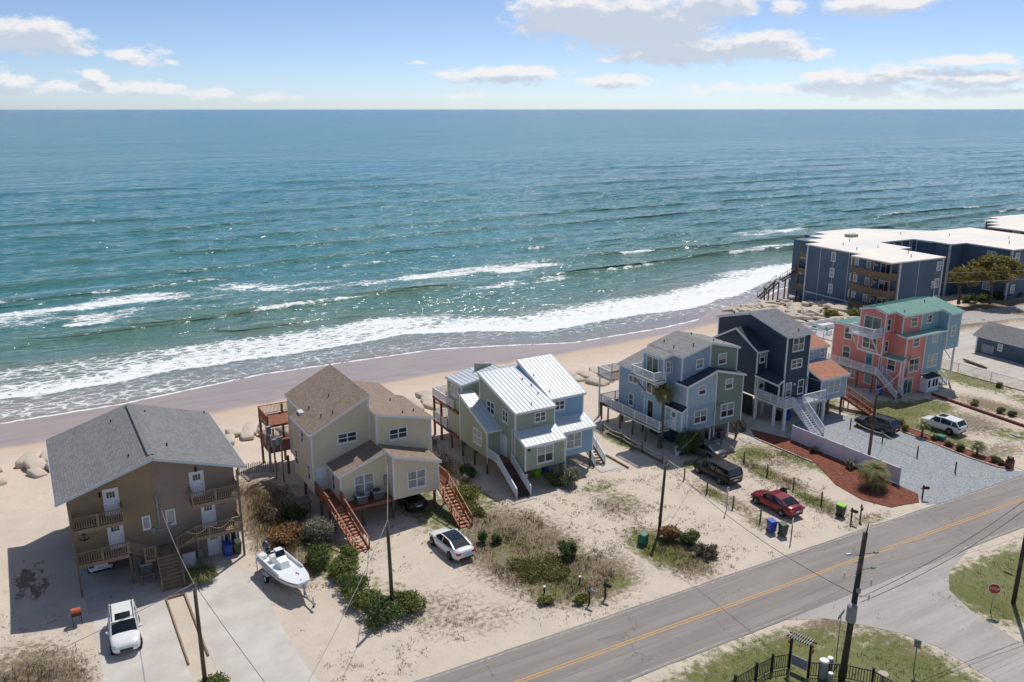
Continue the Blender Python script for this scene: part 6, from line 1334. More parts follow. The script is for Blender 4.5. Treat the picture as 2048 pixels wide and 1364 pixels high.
m6 = Thing('mailbox', 'black mailbox on a brick red base at the end of the right mulch bed', 'mailbox', (80.9, 41.1, 0)); m6.part('base', MB().box(80.55, 81.25, 40.85, 41.4, 0, .85), M['brick']); m6.part('box', MB().box(80.6, 81.2, 40.95, 41.3, .86, 1.12), M['blackpl']); m6.part('post', MB().box(80.45, 80.53, 41.1, 41.2, 0, 1.35), M['poled'])
mailbox('lone mailbox on the far dry lawn by the apartments', 118.5, 72.8, 'blackpl')
def sign(name, label, x, y, h, w, hh, m, rot, n=1, post='steel'):
    t = Thing(name, label, 'sign', (x, y, 0), rot, local=True); t.part('post', MB().box(-.03, .03, -.03, .03, -.1, h), M[post]); t.part('sign_plate', MB().box(-w / 2, w / 2, -.05, -.031, h - hh, h), M[m]); return t
sg = sign('notice_sign', 'small white notice sign on a thin post by the rope fence', 50.3, 48.4, 2.3, .3, .4, 'signw', .2); sg.part('red_mark', MB().box(-.08, .08, -.056, -.051, 2.08, 2.22), M['red'])
sg = sign('notice_sign', 'white notice sign with red spot behind the roadside bins', 51.1, 41.9, 2.0, .45, .55, 'signw', .5, post='oldwood'); sg.part('red_mark', MB().cyl((0, -.05, 1.75), (0, -.056, 1.75), .1, None, 12), M['red']); sg.part('post', MB().box(.15, .23, -.03, .03, 0, 1.8), M['oldwood'])
def text_mesh(txt, size):
    cu = bpy.data.curves.new('lettering', 'FONT'); cu.body = txt; cu.size = size; cu.align_x = 'CENTER'; cu.align_y = 'CENTER'; cu.extrude = .002
    o = bpy.data.objects.new('lettering_tmp', cu); COL.objects.link(o); bpy.context.view_layer.update(); dg = bpy.context.evaluated_depsgraph_get(); me = bpy.data.meshes.new_from_object(o.evaluated_get(dg)); bpy.data.objects.remove(o); return me
ss = Thing('stop_sign', 'red octagonal stop sign on a steel post at the side street', 'sign', (55.25, 27.7, 0), R(128), local=True)
ss.part('post', MB().box(-.03, .03, -.03, .03, -.1, 2.2), M['steel'])
oc = lambda r, y0, y1: MB().loft([[(r * math.cos(math.pi / 8 + k * math.pi / 4), y, 1.85 + r * math.sin(math.pi / 8 + k * math.pi / 4)) for k in range(8)] for y in (y0, y1)])
b_ = ss.part('border', oc(.42, .031, .045), M['signw']); fc = ss.part('face', oc(.385, .0455, .05), M['red'])
me = text_mesh('STOP', .27); me.materials.append(M['signw']); lt = link('lettering', me, fc, (0, .0535, 1.85), (R(90), 0, R(180)))
st_ = Thing('street_sign', 'green street name sign on a thin post by the main pole', 'sign', (42.2, 30.1, 0), .35, local=True); st_.part('post', MB().cyl((0, 0, -.1), (0, 0, 2.7), .03, None, 6), M['steel']); st_.part('sign_plate', MB().box(-.55, .55, -.02, .02, 2.7, 2.92), M['signg'])
s3 = sign('road_sign', 'narrow grey sign seen edge-on at the side street corner', 44.8, 26.4, 2.2, .4, .55, 'greybox', 1.9)
for lab, x, y, r, h in (('large pale green utility pedestal by the main pole', 39.4, 28.9, .3, 1.15), ('smaller grey pedestal behind the main pole', 40.1, 29.0, .2, 1.0), ('low grey cable pedestal at the black fence', 39.2, 28.2, .16, .75)):
    t = Thing('utility_pedestal', lab, 'pedestal', (x, y, 0)); t.part('body', MB().cyl((x, y, 0), (x, y, h), r, r * .95, 14), M['acgrey']); t.part('cap', MB().cyl((x, y, h), (x, y, h + .08), r * 1.05, r * .9, 14), M['signw'])
tb = Thing('transformer_box', 'green pad transformer box in the scrub by the slanting pole', 'transformer', (40.35, 47.6, 0), .3, local=True); tb.part('casing', MB().box(-.32, .32, -.3, .3, 0, .75), M['trgreen']); tb.part('lid', MB().hexa([(-.36, -.34, .75), (.36, -.34, .75), (.36, .34, .75), (-.36, .34, .75)], [(-.3, -.3, .9), (.3, -.3, .9), (.3, .1, .95), (-.3, .1, .95)]), M['trgreen'])
tb = Thing('transformer_box', 'low green utility box lying in the right mulch bed', 'transformer', (81.9, 49.0, 0), .1, local=True); tb.part('casing', MB().box(-.35, .35, -.4, .4, 0, .45), M['trgreen']); tb.part('lid', MB().box(-.38, .38, -.43, .43, .45, .52), M['trgreen'])
for lab, x, y in (('white capped sewer cleanout in the scrub, nearer the mailboxes', 29.6, 45.6), ('white capped sewer cleanout in the scrub, nearer the sandy drive', 32.6, 45.4)):
    t = Thing('sewer_cleanout', lab, 'pipe', (x, y, 0)); t.part('pipe', MB().cyl((x, y, -.1), (x, y, .5), .07, None, 8), M['signg']); t.part('cap', MB().cyl((x, y, .5), (x, y, .56), .11, None, 10), M['signw'])
# charcoal grill
t = Thing('barbecue_grill', 'orange lidded barbecue grill on thin legs in the house shadow', 'grill', (.0, 58.6, 0)); t.part('lid', MB().loft([[(-.3, 58.6 + .26 * math.cos(a), .95 + .26 * math.sin(a)) for a in np.linspace(0, math.pi, 7)], [(.3, 58.6 + .26 * math.cos(a), .95 + .26 * math.sin(a)) for a in np.linspace(0, math.pi, 7)]]), M['orange']); t.part('firebox', MB().box(-.3, .3, 58.34, 58.86, .72, .948), M['blackpl'])
for x, y in ((-.27, 58.38), (.27, 58.38), (-.27, 58.82), (.27, 58.82)): t.part('leg', MB().cyl((x, y, 0), (x, y, .72), .02, None, 6), M['blackpl'])
# white bench by the slate house
t = Thing('garden_bench', 'white garden bench under the shrub by the slate blue house', 'bench', (55.4, 60.0, 0)); t.part('seat', MB().box(54.7, 56.1, 59.75, 60.2, .42, .47), M['white']); t.part('backrest', MB().box(54.7, 56.1, 60.2, 60.26, .42, .95), M['white'])
for x in (54.75, 56.0): t.part('leg', MB().box(x, x + .08, 59.75, 60.2, 0.03, .42), M['white'])
# timber frame set in the concrete
t = Thing('timber_planter', 'sunken timber edged sand strip between the two concrete drives', 'planter', (6.35, 54.4, 0))
for (a, b, c, d) in ((5.72, 50.1, 5.72, 58.7), (6.98, 50.4, 6.98, 58.7), (5.72, 58.66, 6.98, 58.66)): t.part('edging_board', MB().beam((a, b, .06), (c, d, .06), .1, .16), M['tanwood'])
t = Thing('timber_edging', 'weathered log lying along the rope fence beside the sand drive', 'timber', (52.5, 63, 0)); t.part('log', MB().beam((52.35, 59.4, .1), (52.35, 66.0, .1), .2, .2), M['oldwood'])
t = Thing('timber_edging', 'short weathered log lying on the sand drive by the pole shadow', 'timber', (49, 61, 0)); t.part('log', MB().beam((48.6, 60.0, .08), (48.6, 63.6, .08), .16, .16), M['oldwood'])

# ------------------------------------------------------------------ fences
def rope_fence(row, lbls, name_post, swag, where):
    prev = None
    for i, ((x, y), lb) in enumerate(zip(row, lbls)):
        t = Thing('fence_post', lb, 'post', (x, y, 0), group=name_post); t.part('post', MB().cyl((x, y, -.1), (x, y, 1.15), .075, .07, 9), M['pile']); t.part('cap', MB().cyl((x, y, 1.15), (x, y, 1.17), .06, .05, 9), M['tanwood'])
    for i in range(len(row) - 1):
        if not swag[i]: continue
        a, b = row[i], row[i + 1]; mb = MB().tube(cat_pts((a[0], a[1], 1.0), (b[0], b[1], 1.0), .22, 10), .034, 5)
        if swag[i] > 1: mb2 = MB().tube(cat_pts((a[0], a[1], .5), (b[0], b[1], .5), .15, 10), .03, 5); single('rope', f'lower sagging rope, {ORD[i]} span from the sea {where}', 'rope', mb2, M['rope'], (a[0], a[1], .5), name_post + ' ropes')
        single('rope', f'upper sagging rope, {ORD[i]} span from the sea {where}' if swag[i] > 1 else f'sagging rope, {ORD[i]} span from the sea {where}', 'rope', mb, M['rope'], (a[0], a[1], 1.0), name_post + ' ropes')
ORD = ['first', 'second', 'third', 'fourth', 'fifth', 'sixth', 'seventh', 'eighth', 'ninth']
row1 = [(52.2, 69.1), (52.2, 65.7), (52.2, 62.4), (52.2, 59.2), (51.6, 55.3), (51.4, 52.0), (51.3, 48.6), (51.4, 45.5)]
rope_fence(row1, [f'{ORD[i]} post from the sea in the rope fence by the slate house' for i in range(8)], 'rope fence left of the black SUV', [2, 2, 2, 1, 1, 1, 1], 'by the slate house')
row2 = [(60.35, 59.5), (59.4, 55.3), (59.1, 51.95), (58.8, 48.5), (58.7, 45.2), (58.3, 43.3)]
rope_fence(row2[:5], [f'{ORD[i]} post from the sea in the rope line beyond the red sedan' for i in range(5)], 'rope line right of the red sedan', [1, 1, 1, 1], 'beyond the red sedan')
row3 = [(76.5, 56.2), (75.9, 51.7), (75.55, 47.4), (75.2, 43.1)]
rope_fence(row3, [f'{ORD[i]} post from the sea down the middle of the gravel drive' for i in range(4)], 'posts down the gravel drive', [1, 1, 0], 'over the gravel drive')
# vinyl fence: every panel is a part
t = Thing('vinyl_fence', 'pale lavender white vinyl panel fence between mulch bed and gravel', 'fence', (68.15, 50.8, 0))
n = 26; y0_, y1_ = 44.2, 57.0
for k in range(n):
    a, b = y0_ + (y1_ - y0_) * k / n, y0_ + (y1_ - y0_) * (k + 1) / n; hh = 1.62
    t.part('board', MB().box(68.12, 68.17, a + .008, b - .008, .06, hh), M['lav'])
for k in range(7): y = y0_ + (y1_ - y0_) * k / 6; t.part('post', MB().box(68.07, 68.22, y - .07, y + .07, 0, 1.72).hexa([(68.06, y - .08, 1.72), (68.23, y - .08, 1.72), (68.23, y + .08, 1.72), (68.06, y + .08, 1.72)], [(68.14, y - .01, 1.8), (68.15, y - .01, 1.8), (68.15, y + .01, 1.8), (68.14, y + .01, 1.8)]), M['lav'])
t.part('top_rail', MB().box(68.09, 68.2, y0_, y1_, 1.625, 1.68), M['lav'])
# black picket fence with arbour sign at the corner lot
t = Thing('picket_fence', 'black metal picket fence angled round the corner lot', 'fence', (38, 29.5, 0))
fp = [(26.5, 29.2), (29.0, 29.7), (31.5, 30.2), (33.6, 30.6), (35.6, 30.8), (37.1, 30.9), (38.25, 30.55), None, (38.6, 29.35), (40.3, 28.1), (41.3, 26.8), (41.6, 24.4), (41.7, 21), (41.8, 17)]
for i, p in enumerate(fp):
    if p is None: continue
    t.part('post', MB().box(p[0] - .06, p[0] + .06, p[1] - .06, p[1] + .06, 0, 1.25).box(p[0] - .075, p[0] + .075, p[1] - .075, p[1] + .075, 1.25, 1.3), M['blackw'])
    if i + 1 < len(fp) and fp[i + 1]:
        q = fp[i + 1]; mb = MB(); L = math.dist(p, q); nb = int(L / .15)
        mb.beam((p[0], p[1], 1.05), (q[0], q[1], 1.05), .06, .06); mb.beam((p[0], p[1], .15), (q[0], q[1], .15), .05, .05)
        for k in range(1, nb): f = k / nb; x, y = p[0] + (q[0] - p[0]) * f, p[1] + (q[1] - p[1]) * f; mb.box(x - .018, x + .018, y - .018, y + .018, .15, 1.05)
        t.part('picket_panel', mb, M['blackw'])
t = Thing('arbour_gate', 'black arbour frame with slatted top and hanging sign in the picket fence', 'arbour', (38.45, 29.95, 0))
A, B = Vector((38.25, 30.55, 0)), Vector((38.6, 29.35, 0)); dv_ = (B - A).normalized(); nv = Vector((-dv_.y, dv_.x, 0))
for p in (A, B): t.part('post', MB().beam(p + Vector((0, 0, 0)), p + Vector((0, 0, 2.35)), .12, .12), M['blackw'])
for s in (-1, 1): t.part('beam', MB().beam(A - dv_ * .25 + nv * .22 * s + Vector((0, 0, 2.4)), B + dv_ * .25 + nv * .22 * s + Vector((0, 0, 2.4)), .05, .1), M['blackw'])
for k in range(9): c = A + (B - A) * (k / 8) + Vector((0, 0, 2.47)); t.part('slat', MB().beam(c - nv * .45, c + nv * .45, .04, .05), M['acgrey'])
t.part('sign_board', MB().beam(A + dv_ * .12 + Vector((0, 0, .75)), B - dv_ * .12 + Vector((0, 0, .75)), .05, .7), M['greybox']); t.part('sign_ornament', MB().tube([A + (B - A) * (.15 + .7 * k / 14) - nv * -.05 + Vector((0, 0, .75 + .2 * math.sin(k * 1.35))) for k in range(15)], .03, 5), M['signw'])
for p, s in ((A, -1), (B, 1)): t.part('lantern', MB().box(p.x + dv_.x * .12 * s - .07, p.x + dv_.x * .12 * s + .07, p.y + dv_.y * .12 * s - .07, p.y + dv_.y * .12 * s + .07, 1.8, 2.02), M['orange'])
t = Thing('bird_bath', 'pale round topped pedestal by the black picket fence corner', 'bird bath', (41.7, 26.4, 0)); t.part('pedestal', MB().cyl((41.7, 26.4, 0), (41.7, 26.4, .9), .12, .09, 10), M['stone']); t.part('bowl', MB().cyl((41.7, 26.4, .9), (41.7, 26.4, 1.0), .2, .3, 14), M['stone'])
# brick edging, stone edging, chain-link fence at the right
t = Thing('brick_edging', 'low red brick retaining edge across the lawn right of the coral house', 'edging', (93.9, 52, 0))
for k in range(60):
    f = k / 60; x = 94.5 - 1.3 * f; y = 58.4 - 13.5 * f; t.part('brick', MB().box(x - .14, x + .14, y - .108, y + .108, 0, .26 + .03 * (k % 2)), M['brick'])
t = Thing('stone_edging', 'pale stone kerb edging both sides of the right mulch bed', 'edging', (81, 47.5, 0))
def edging(pts, m, w, name='stone'):
    tot = 0
    for i in range(len(pts) - 1):
        p, q = Vector(pts[i] + (.05,)), Vector(pts[i + 1] + (.05,)); L = (q - p).length; n_ = max(1, int(L / .42))
        for k in range(n_): t.part(name, MB().beam(p + (q - p) * (k / n_ + .008), p + (q - p) * ((k + 1) / n_ - .008), w, .16), M[m])
edging([(80.5, 53.6), (80.2, 48), (79.85, 44.4), (80.1, 41.6), (81.0, 40.85), (81.9, 41.7)], 'stone', .16); edging([(80.5, 53.7), (82.05, 54.7), (81.95, 50), (81.55, 44), (81.95, 41.8)], 'stone', .14)
t = Thing('stone_edging', 'pale stone strip edging the left mulch bed from the lawn', 'edging', (65.6, 54, 0)); edging([(65.1, 59.4), (65.2, 55.0), (65.3, 51.8)], 'stone', .14)
t = Thing('chain_link_fence', 'thin chain link fence along the kerb at the parking lot', 'fence', (106.1, 58, 0))
for y in (49, 53.5, 58, 62.5, 66): t.part('post', MB().cyl((106.1, y, 0), (106.1, y, 1.25), .04, None, 6), M['steel'])
t.part('top_rail', MB().cyl((106.1, 48, 1.22), (106.1, 66, 1.22), .022, None, 5), M['steel']); t.part('kerb', MB().box(105.5, 105.8, 47, 66, 0, .14), M['conc'])
mw = MB()
for k in range(0, 180): y = 48 + k * .1; mw.beam((106.1, y, .1), (106.1, y + .5, 1.2), .006, .006); mw.beam((106.1, y + .5, .1), (106.1, y, 1.2), .006, .006)
t.part('mesh', mw, M['steel'])
# picket fence fragment behind the tan house
t = Thing('sand_fence', 'weathered wooden sand fence on the dune behind the tan house', 'fence', (16.2, 77, 0))
for k in range(22): x = 15.2 + k * .17; y = 76.9 - .03 * k; z = gz1(x, y); t.part('slat', MB().box(x - .035, x + .035, y - .012, y + .012, z - .1, z + 1.0 + .06 * (k % 3)), M['oldwood'])
t.part('post', MB().box(15.0, 15.12, 76.8, 76.92, -.2, 1.6), M['oldwood'])

# ------------------------------------------------------------------ sandbags and beach stairs
def bag_mesh(seed):
    rnd = random.Random(seed); mb = MB(); ph = rnd.random() * 9
    def f(p):
        s = lambda v, e: math.copysign(abs(v) ** e, v)
        q = Vector((s(p.x, .42), s(p.y, .42), s(p.z, .6))); k = 1 + .10 * mnoise.noise((p.x * 1.8 + ph, p.y * 1.8, p.z * 1.5)); q.z *= 1 - .12 * p.x * p.x; return q * k
    mb.ball((0, 0, 0), (1.0, .52, .24), 20, 9, f); mb.smooth = True; return mb.mesh('sandbag', M['bag'])
BAGS = [bag_mesh(i) for i in range(6)]
def sandbag(x, y, z, rot, s, lab, grp, tilt=(0, 0)):
    o = bpy.data.objects.new('sandbag', random.choice(BAGS)); COL.objects.link(o); o.location = (x, y, z); o.rotation_euler = (tilt[0], tilt[1], rot); o.scale = (s, s * random.uniform(.9, 1.15), s * random.uniform(.85, 1.1)); tag(o, lab, 'sandbag', grp)
rb = random.Random(5)
def bag_row(a0, a1, b, step, lab, grp, rows=2, s=1.5):
    for r_ in range(rows):
        a = a0 + r_ * .7
        while a < a1:
            bb = b + r_ * 2.3 + rb.uniform(-.5, .5); z = gz1(a, bb) + .22 * s * .8 + rb.uniform(-.15, .1)
            if rb.random() > .12: sandbag(a, bb, z, R(90) + rb.uniform(-.45, .45), s * rb.uniform(.8, 1.15), lab, grp, (rb.uniform(-.12, .12), rb.uniform(-.1, .1)))
            a += step * rb.uniform(.85, 1.3)
bag_row(-9, 1.5, 90.6, 1.75, 'large pale sandbag in the row left of the brown duplex', 'sandbags left of the brown duplex', 3)
bag_row(13.0, 24, 88.5, 1.7, 'large pale sandbag between the brown and tan duplexes', 'sandbags between the brown and tan duplexes', 3)
bag_row(38, 48, 87.0, 1.9, 'large pale sandbag between the tan and sage houses', 'sandbags between the tan and sage houses', 3)
bag_row(56, 72, 84.6, 2.0, 'large pale sandbag between the sage and slate blue houses', 'sandbags between the sage and slate blue houses', 3)
for i in range(400):
    u, v = rb.random(), rb.random(); a = 104 + 28 * u; b = 83.5 + 31 * v
    if b < 78 + (a - 104) * .35 or b > 92 + (a - 104) * 2.0 or b > 114 or (a > 121 and b < 93): continue
    ax, bx2 = a, b; z = gz1(a, b) + rb.uniform(0, .5)
    zone = 'at the water edge' if b > 106 else ('nearest the apartment wall' if a > 119 else ('behind the coral house deck' if b < 91 else 'midway up the heap'))
    sandbag(a, b, z, rb.choice([R(60), R(20), R(95)]) + rb.uniform(-.5, .5), rb.uniform(.8, 1.45), f'pale sandbag {zone} of the revetment below the blue apartments', 'sandbags heaped below the apartments', (rb.uniform(-.25, .25), rb.uniform(-.25, .25)))
t = Thing('beach_stairs', 'weathered wooden beach stairs on piles beside the apartment block', 'stairs', (132, 115, -2))
h0, f0 = (133.5, 113.0, 3.6), (126.5, 117.2, -2.6)
mid = (130.2, 115.2, .9)
stairs(t, h0, mid, 1.6, 'oldwood', None, (1, -1), 'oldwood', 1.0, .5, n=12); stairs(t, (129.6, 115.6, .9), f0, 1.6, 'oldwood', None, (1, -1), 'oldwood', 1.0, .5, n=14)
deck(t, 133.2, 136.5, 111.6, 114.6, 3.6, 'oldwood'); railing(t, [(133.2, 114.5, 3.6), (136.4, 114.5, 3.6)], 1.0, 'oldwood', .3)
for (x, y, z) in ((133.4, 113.8, 3.5), (133.4, 111.8, 3.5), (136.2, 114.4, 3.5), (136.2, 111.8, 3.5), (131.2, 115.0, 1.4), (131.0, 113.8, 1.4), (129.6, 116.4, .7), (129.4, 115.0, .7), (128, 117.2, -.6), (127.6, 115.8, -.6)): t.part('piling', MB().cyl((x, y, -4), (x, y, z), .14, None, 8), M['pile'])
# ------------------------------------------------------------------ vegetation
F_ = {'myrtle': foliage_mat('wax_myrtle_leaves', lin(88, 104, 52), lin(130, 142, 76), lin(150, 150, 96), .38), 'dark': foliage_mat('dark_evergreen_leaves', lin(72, 90, 48), lin(112, 128, 70), lin(128, 132, 84), .38),
      'silver': foliage_mat('silvery_leaves_with_pale_blossom', lin(104, 106, 84), lin(176, 172, 150), lin(122, 124, 98)), 'juniper': foliage_mat('juniper_needles', lin(104, 106, 56), lin(140, 136, 80), lin(140, 122, 84), .35),
      'yel': foliage_mat('yellow_green_leaves', lin(84, 94, 42), lin(136, 136, 66)), 'oak': foliage_mat('live_oak_leaves', lin(124, 112, 58), lin(158, 144, 76), lin(116, 118, 54), .35), 'palm': foliage_mat('palm_frond_green', lin(116, 126, 74), lin(164, 164, 112), None, .35), 'palmy': foliage_mat('yellowing_palm_frond', lin(134, 114, 56), lin(158, 134, 74)),
      'dry': foliage_mat('dry_tan_grass', lin(108, 92, 66), lin(150, 130, 96), lin(92, 84, 56), .3), 'drygrey': foliage_mat('grey_brown_dead_stems', lin(92, 80, 66), lin(126, 112, 94), None, .2), 'grass': foliage_mat('green_grass_blades', lin(90, 98, 46), lin(124, 126, 66), lin(150, 136, 84), .3), 'fount': foliage_mat('fountain_grass_blades', lin(120, 128, 70), lin(176, 174, 124), None, .35), 'reed': foliage_mat('orange_brown_reeds', lin(140, 104, 66), lin(168, 132, 92))}
def leaf_cloud(clumps, n, size, seed, flat=.0, asp=.55):
    """many small leaf quads spread through overlapping lumps, denser towards their outside"""
    rs = np.random.RandomState(seed); wts = np.array([c[3] * c[4] * c[5] for c in clumps]) ** .75; wts = wts / wts.sum(); idx = rs.choice(len(clumps), n, p=wts); C = np.array(clumps)[idx]
    d = rs.normal(size=(n, 3)); d /= np.linalg.norm(d, axis=1)[:, None]; r = rs.uniform(.3, 1.0, n) ** .5 * (1 + .22 * rs.normal(size=n))
    P = C[:, :3] + d * r[:, None] * C[:, 3:6]
    nrm = d * .7 + rs.normal(size=(n, 3)) * .6 + np.array([0, 0, .35]); nrm /= np.linalg.norm(nrm, axis=1)[:, None]
    t1 = np.cross(nrm, rs.normal(size=(n, 3))); t1 /= np.linalg.norm(t1, axis=1)[:, None]; t2 = np.cross(nrm, t1)
    s = size * rs.uniform(.6, 1.35, n)[:, None]; V = np.stack([P - t1 * s - t2 * s * asp * .2, P - t2 * s * asp, P + t1 * s, P + t2 * s * asp], 1)
    keep = P[:, 2] > .02
    return V[keep].reshape(-1, 3)
def quads_mesh(name, V, m):
    me = bpy.data.meshes.new(name); n = len(V) // 4; me.vertices.add(len(V)); me.vertices.foreach_set('co', V.reshape(-1).astype(np.float32)); me.loops.add(n * 4); me.loops.foreach_set('vertex_index', np.arange(n * 4, dtype=np.int32)); me.polygons.add(n); me.polygons.foreach_set('loop_start', np.arange(0, n * 4, 4, dtype=np.int32)); me.polygons.foreach_set('loop_total', np.full(n, 4, np.int32)); me.materials.append(m); me.update(calc_edges=True); return me
SEED = [100]
def shrub(label, x, y, rx, ry, h, m='myrtle', n=2600, size=.09, lumps=9, name='shrub', cat='shrub', group=None, z=None, low=.45):
    SEED[0] += 1; rs = random.Random(SEED[0]); z = gz1(x, y) if z is None else z
    t = Thing(name, label, cat, (x, y, z), 0, group, local=True); cl = [(0, 0, h * low, rx * .62, ry * .62, h * .48)]
    for i in range(lumps):
        a = rs.uniform(0, 6.28); q = rs.uniform(.35, .8); k = rs.uniform(.28, .48); cl.append((math.cos(a) * rx * q, math.sin(a) * ry * q, h * rs.uniform(.25, .72), rx * k, ry * k, h * rs.uniform(.2, .36)))
    V = leaf_cloud(cl, n, size, SEED[0]); link('foliage', quads_mesh('foliage', V, F_[m]), t.e)
    st = MB()
    for i in range(5): a = rs.uniform(0, 6.28); st.cyl((0, 0, -.1), (math.cos(a) * rx * .5, math.sin(a) * ry * .5, h * .55), .035, .012, 5)
    t.part('stem', st, M['pile']); return t
shrub('silvery blossoming shrub beside the red stairs of the tan house', 18.0, 61.6, 1.5, 1.7, 2.0, 'silver', 4200, .085)
shrub('dark green shrub between boat and red stairs, highest of the hedge', 16.9, 57.6, 1.2, 1.5, 1.6, 'dark', 3200); shrub('narrow green shrub at the foot of the red stairs', 18.9, 57.2, .9, 1.3, 1.1, 'myrtle', 2000)
shrub('green hedge shrub second below the red stairs', 17.7, 55.2, 1.1, 1.4, 1.4, 'myrtle', 3000); shrub('green hedge shrub third below the red stairs', 17.6, 52.9, 1.2, 1.3, 1.3, 'dark', 2800)
shrub('broad dark hedge shrub left of the hedge pole', 17.6, 50.5, 1.3, 1.5, 1.4, 'myrtle', 3400); shrub('broadest hedge shrub at the road end of the hedge', 18.3, 48.4, 1.7, 1.4, 1.45, 'dark', 4200); shrub('rounded hedge shrub right of the hedge pole', 20.2, 48.6, 1.3, 1.2, 1.3, 'myrtle', 3000)
shrub('pale blossoming shrub at the front corner of the sage house', 41.4, 59.9, 1.0, 1.1, 1.9, 'silver', 3600, .085); shrub('dark shrub in the shade left of the blossoming sage house shrub', 40.2, 60.4, .9, .9, 1.6, 'dark', 2000)
shrub('small blossoming bush between the tan and sage houses', 33.4, 65.4, .5, .5, .9, 'silver', 700); shrub('leafy green bush beside the right red stairs', 31.6, 62.5, 1.6, 2.0, 1.3, 'yel', 3400); shrub('dark bush behind the small blossoming bush', 34.1, 66.4, .9, 1.1, 1.3, 'dark', 1800); shrub('low bright green bush below the right red stairs', 31.0, 59.6, 1.2, 1.6, .7, 'yel', 2200)
shrub('tall leafy broadleaf shrub at the corner of the slate blue house', 56.1, 61.7 - 1.7, 1.35, 1.35, 2.7, 'dark', 4200, .13)
shrub('spreading juniper ground cover in the roadside scrub', 31.4, 48.6, 2.4, 2.4, .6, 'juniper', 7000, .08, 14, low=.3); shrub('upright dark juniper beside the spreading ground cover', 33.9, 48.9, .85, .85, 1.5, 'dark', 2200); shrub('small conical cedar, left of two in the scrub', 29.3, 54.4, .4, .4, 1.1, 'dark', 900); shrub('small rounded cedar, right of two in the scrub', 30.2, 53.7, .5, .5, .9, 'dark', 900)
shrub('low green bush at the mailbox edge of the scrub', 29.0, 44.4, .7, .6, .5, 'yel', 900); shrub('low green bush behind the silver mailbox', 31.2, 43.3, .7, .5, .5, 'yel', 800)
shrub('orange brown reed clump behind the slanting pole', 42.9, 47.2, 1.0, .9, 1.2, 'reed', 1500, .11); shrub('dark green bush right of the slanting pole', 43.6, 45.8, 1.0, .9, 1.1, 'dark', 2200); shrub('bare grey bush at the end of the scrub strip', 43.6, 43.8, 1.2, 1.0, .8, 'drygrey', 1800, .08)
shrub('feathery bush at the foot of the leaning drive pole', 6.5, 46.9, 1.1, 1.0, .7, 'myrtle', 2200); shrub('dry tan bush left of the silvery shrub', 15.6, 62.6, 1.4, 1.8, 1.2, 'reed', 2600, .09); shrub('brown bush on the dune left of the tan house', 15.4, 66.2, 1.3, 1.6, 1.0, 'drygrey', 2200, .09); shrub('dark bush beneath the tan house left wall', 17.2, 66.0, 1.1, 1.4, 1.0, 'dark', 1800)
for i, (x, y, r, lab) in enumerate(((80.9, 52.6, .55, 'bushy spiky plant at the sea end of the right mulch bed'), (82.0, 53.9, .6, 'grey green bush at the nose of the white crossover'), (81.3, 49.4, .4, 'small bush left of the low green box'), (81.0, 47.6, .4, 'low tan plant in the right mulch bed'), (80.8, 46.2, .55, 'round green shrub in the middle of the right mulch bed'), (81.1, 42.7, .5, 'round green shrub near the brick mailbox'), (80.9, 41.9, .4, 'dark plant beside the brick mailbox'))): shrub(lab, x, y, r, r, r * 1.5, ('yel', 'palm', 'yel', 'dry', 'dark', 'yel', 'dark')[i], 700, .08, 5)
for i, (x, y, lab) in enumerate(((95.6, 53.6, 'spiky plant nearest the coral house in the bed beyond the brick edge'), (95.4, 50.6, 'second spiky plant in the bed beyond the brick edge'), (95.6, 49.3, 'third small bush in the bed beyond the brick edge'), (95.2, 47.0, 'fourth small bush in the bed beyond the brick edge'), (94.6, 45.4, 'fifth small bush in the bed beyond the brick edge'), (104.6, 56.0, 'small bush on the kerb by the chain link fence'), (105.0, 52.0, 'larger bush by the chain link fence'))): shrub(lab, x, y, .55, .55, .7, ('palm', 'dark', 'dark', 'yel', 'yel', 'yel', 'yel')[i], 600, .09, 4)
for x, y, rx, h, m, lab in ((121.5, 90.5, 1.9, 1.8, 'yel', 'yellow green shrub on the sandbag slope below the apartment balconies'), (118.3, 92.8, 1.6, 1.5, 'oak', 'tan shrub on the sandbag slope left of the yellow green shrub'), (124.5, 89.5, 1.6, 1.5, 'dark', 'dark shrub at the apartment foot behind the coral roof')): shrub(lab, x, y, rx, rx, h, m, 1500, .17)
for i, (x, y) in enumerate(((150, 88.5), (154, 87.8), (158, 87.0), (162, 86.4))): shrub(['first', 'second', 'third', 'fourth'][i] + ' clipped dark hedge shrub along the right apartment wing', x, y, 2.2, 1.3, 1.6, 'dark', 1300, .18)
# live oaks by the apartments
def tree(label, x, y, h, rx, rz, n, m='oak', size=.26):
    SEED[0] += 1; rs = random.Random(SEED[0]); t = Thing('live_oak_tree', label, 'tree', (x, y, 0), 0, 'live oaks before the apartments', local=True)
    tr = MB(); tr.tube([(0, 0, -.2), (.15, .1, h * .2), (-.1, .15, h * .42), (.1, 0, h * .6)], .3, 8, .16)
    for i in range(9):
        a = rs.uniform(0, 6.28); e = (math.cos(a) * rx * .75, math.sin(a) * rx * .75, h * rs.uniform(.72, .9)); tr.tube([(0, .1, h * rs.uniform(.35, .55)), (e[0] * .45, e[1] * .45, h * .66), e], .12, 6, .03)
    t.part('trunk', tr, M['pile']); cl = []
    for i in range(22): a = rs.uniform(0, 6.28); q = math.sqrt(rs.random()); cl.append((math.cos(a) * rx * .85 * q, math.sin(a) * rx * .85 * q, h - rz * .9 + rz * .75 * (1 - q * q) + rs.uniform(-.3, .3), rx * .3, rx * .3, rz * .26))
    link('crown', quads_mesh('crown', leaf_cloud(cl, n, size, SEED[0]), F_[m]), t.e)
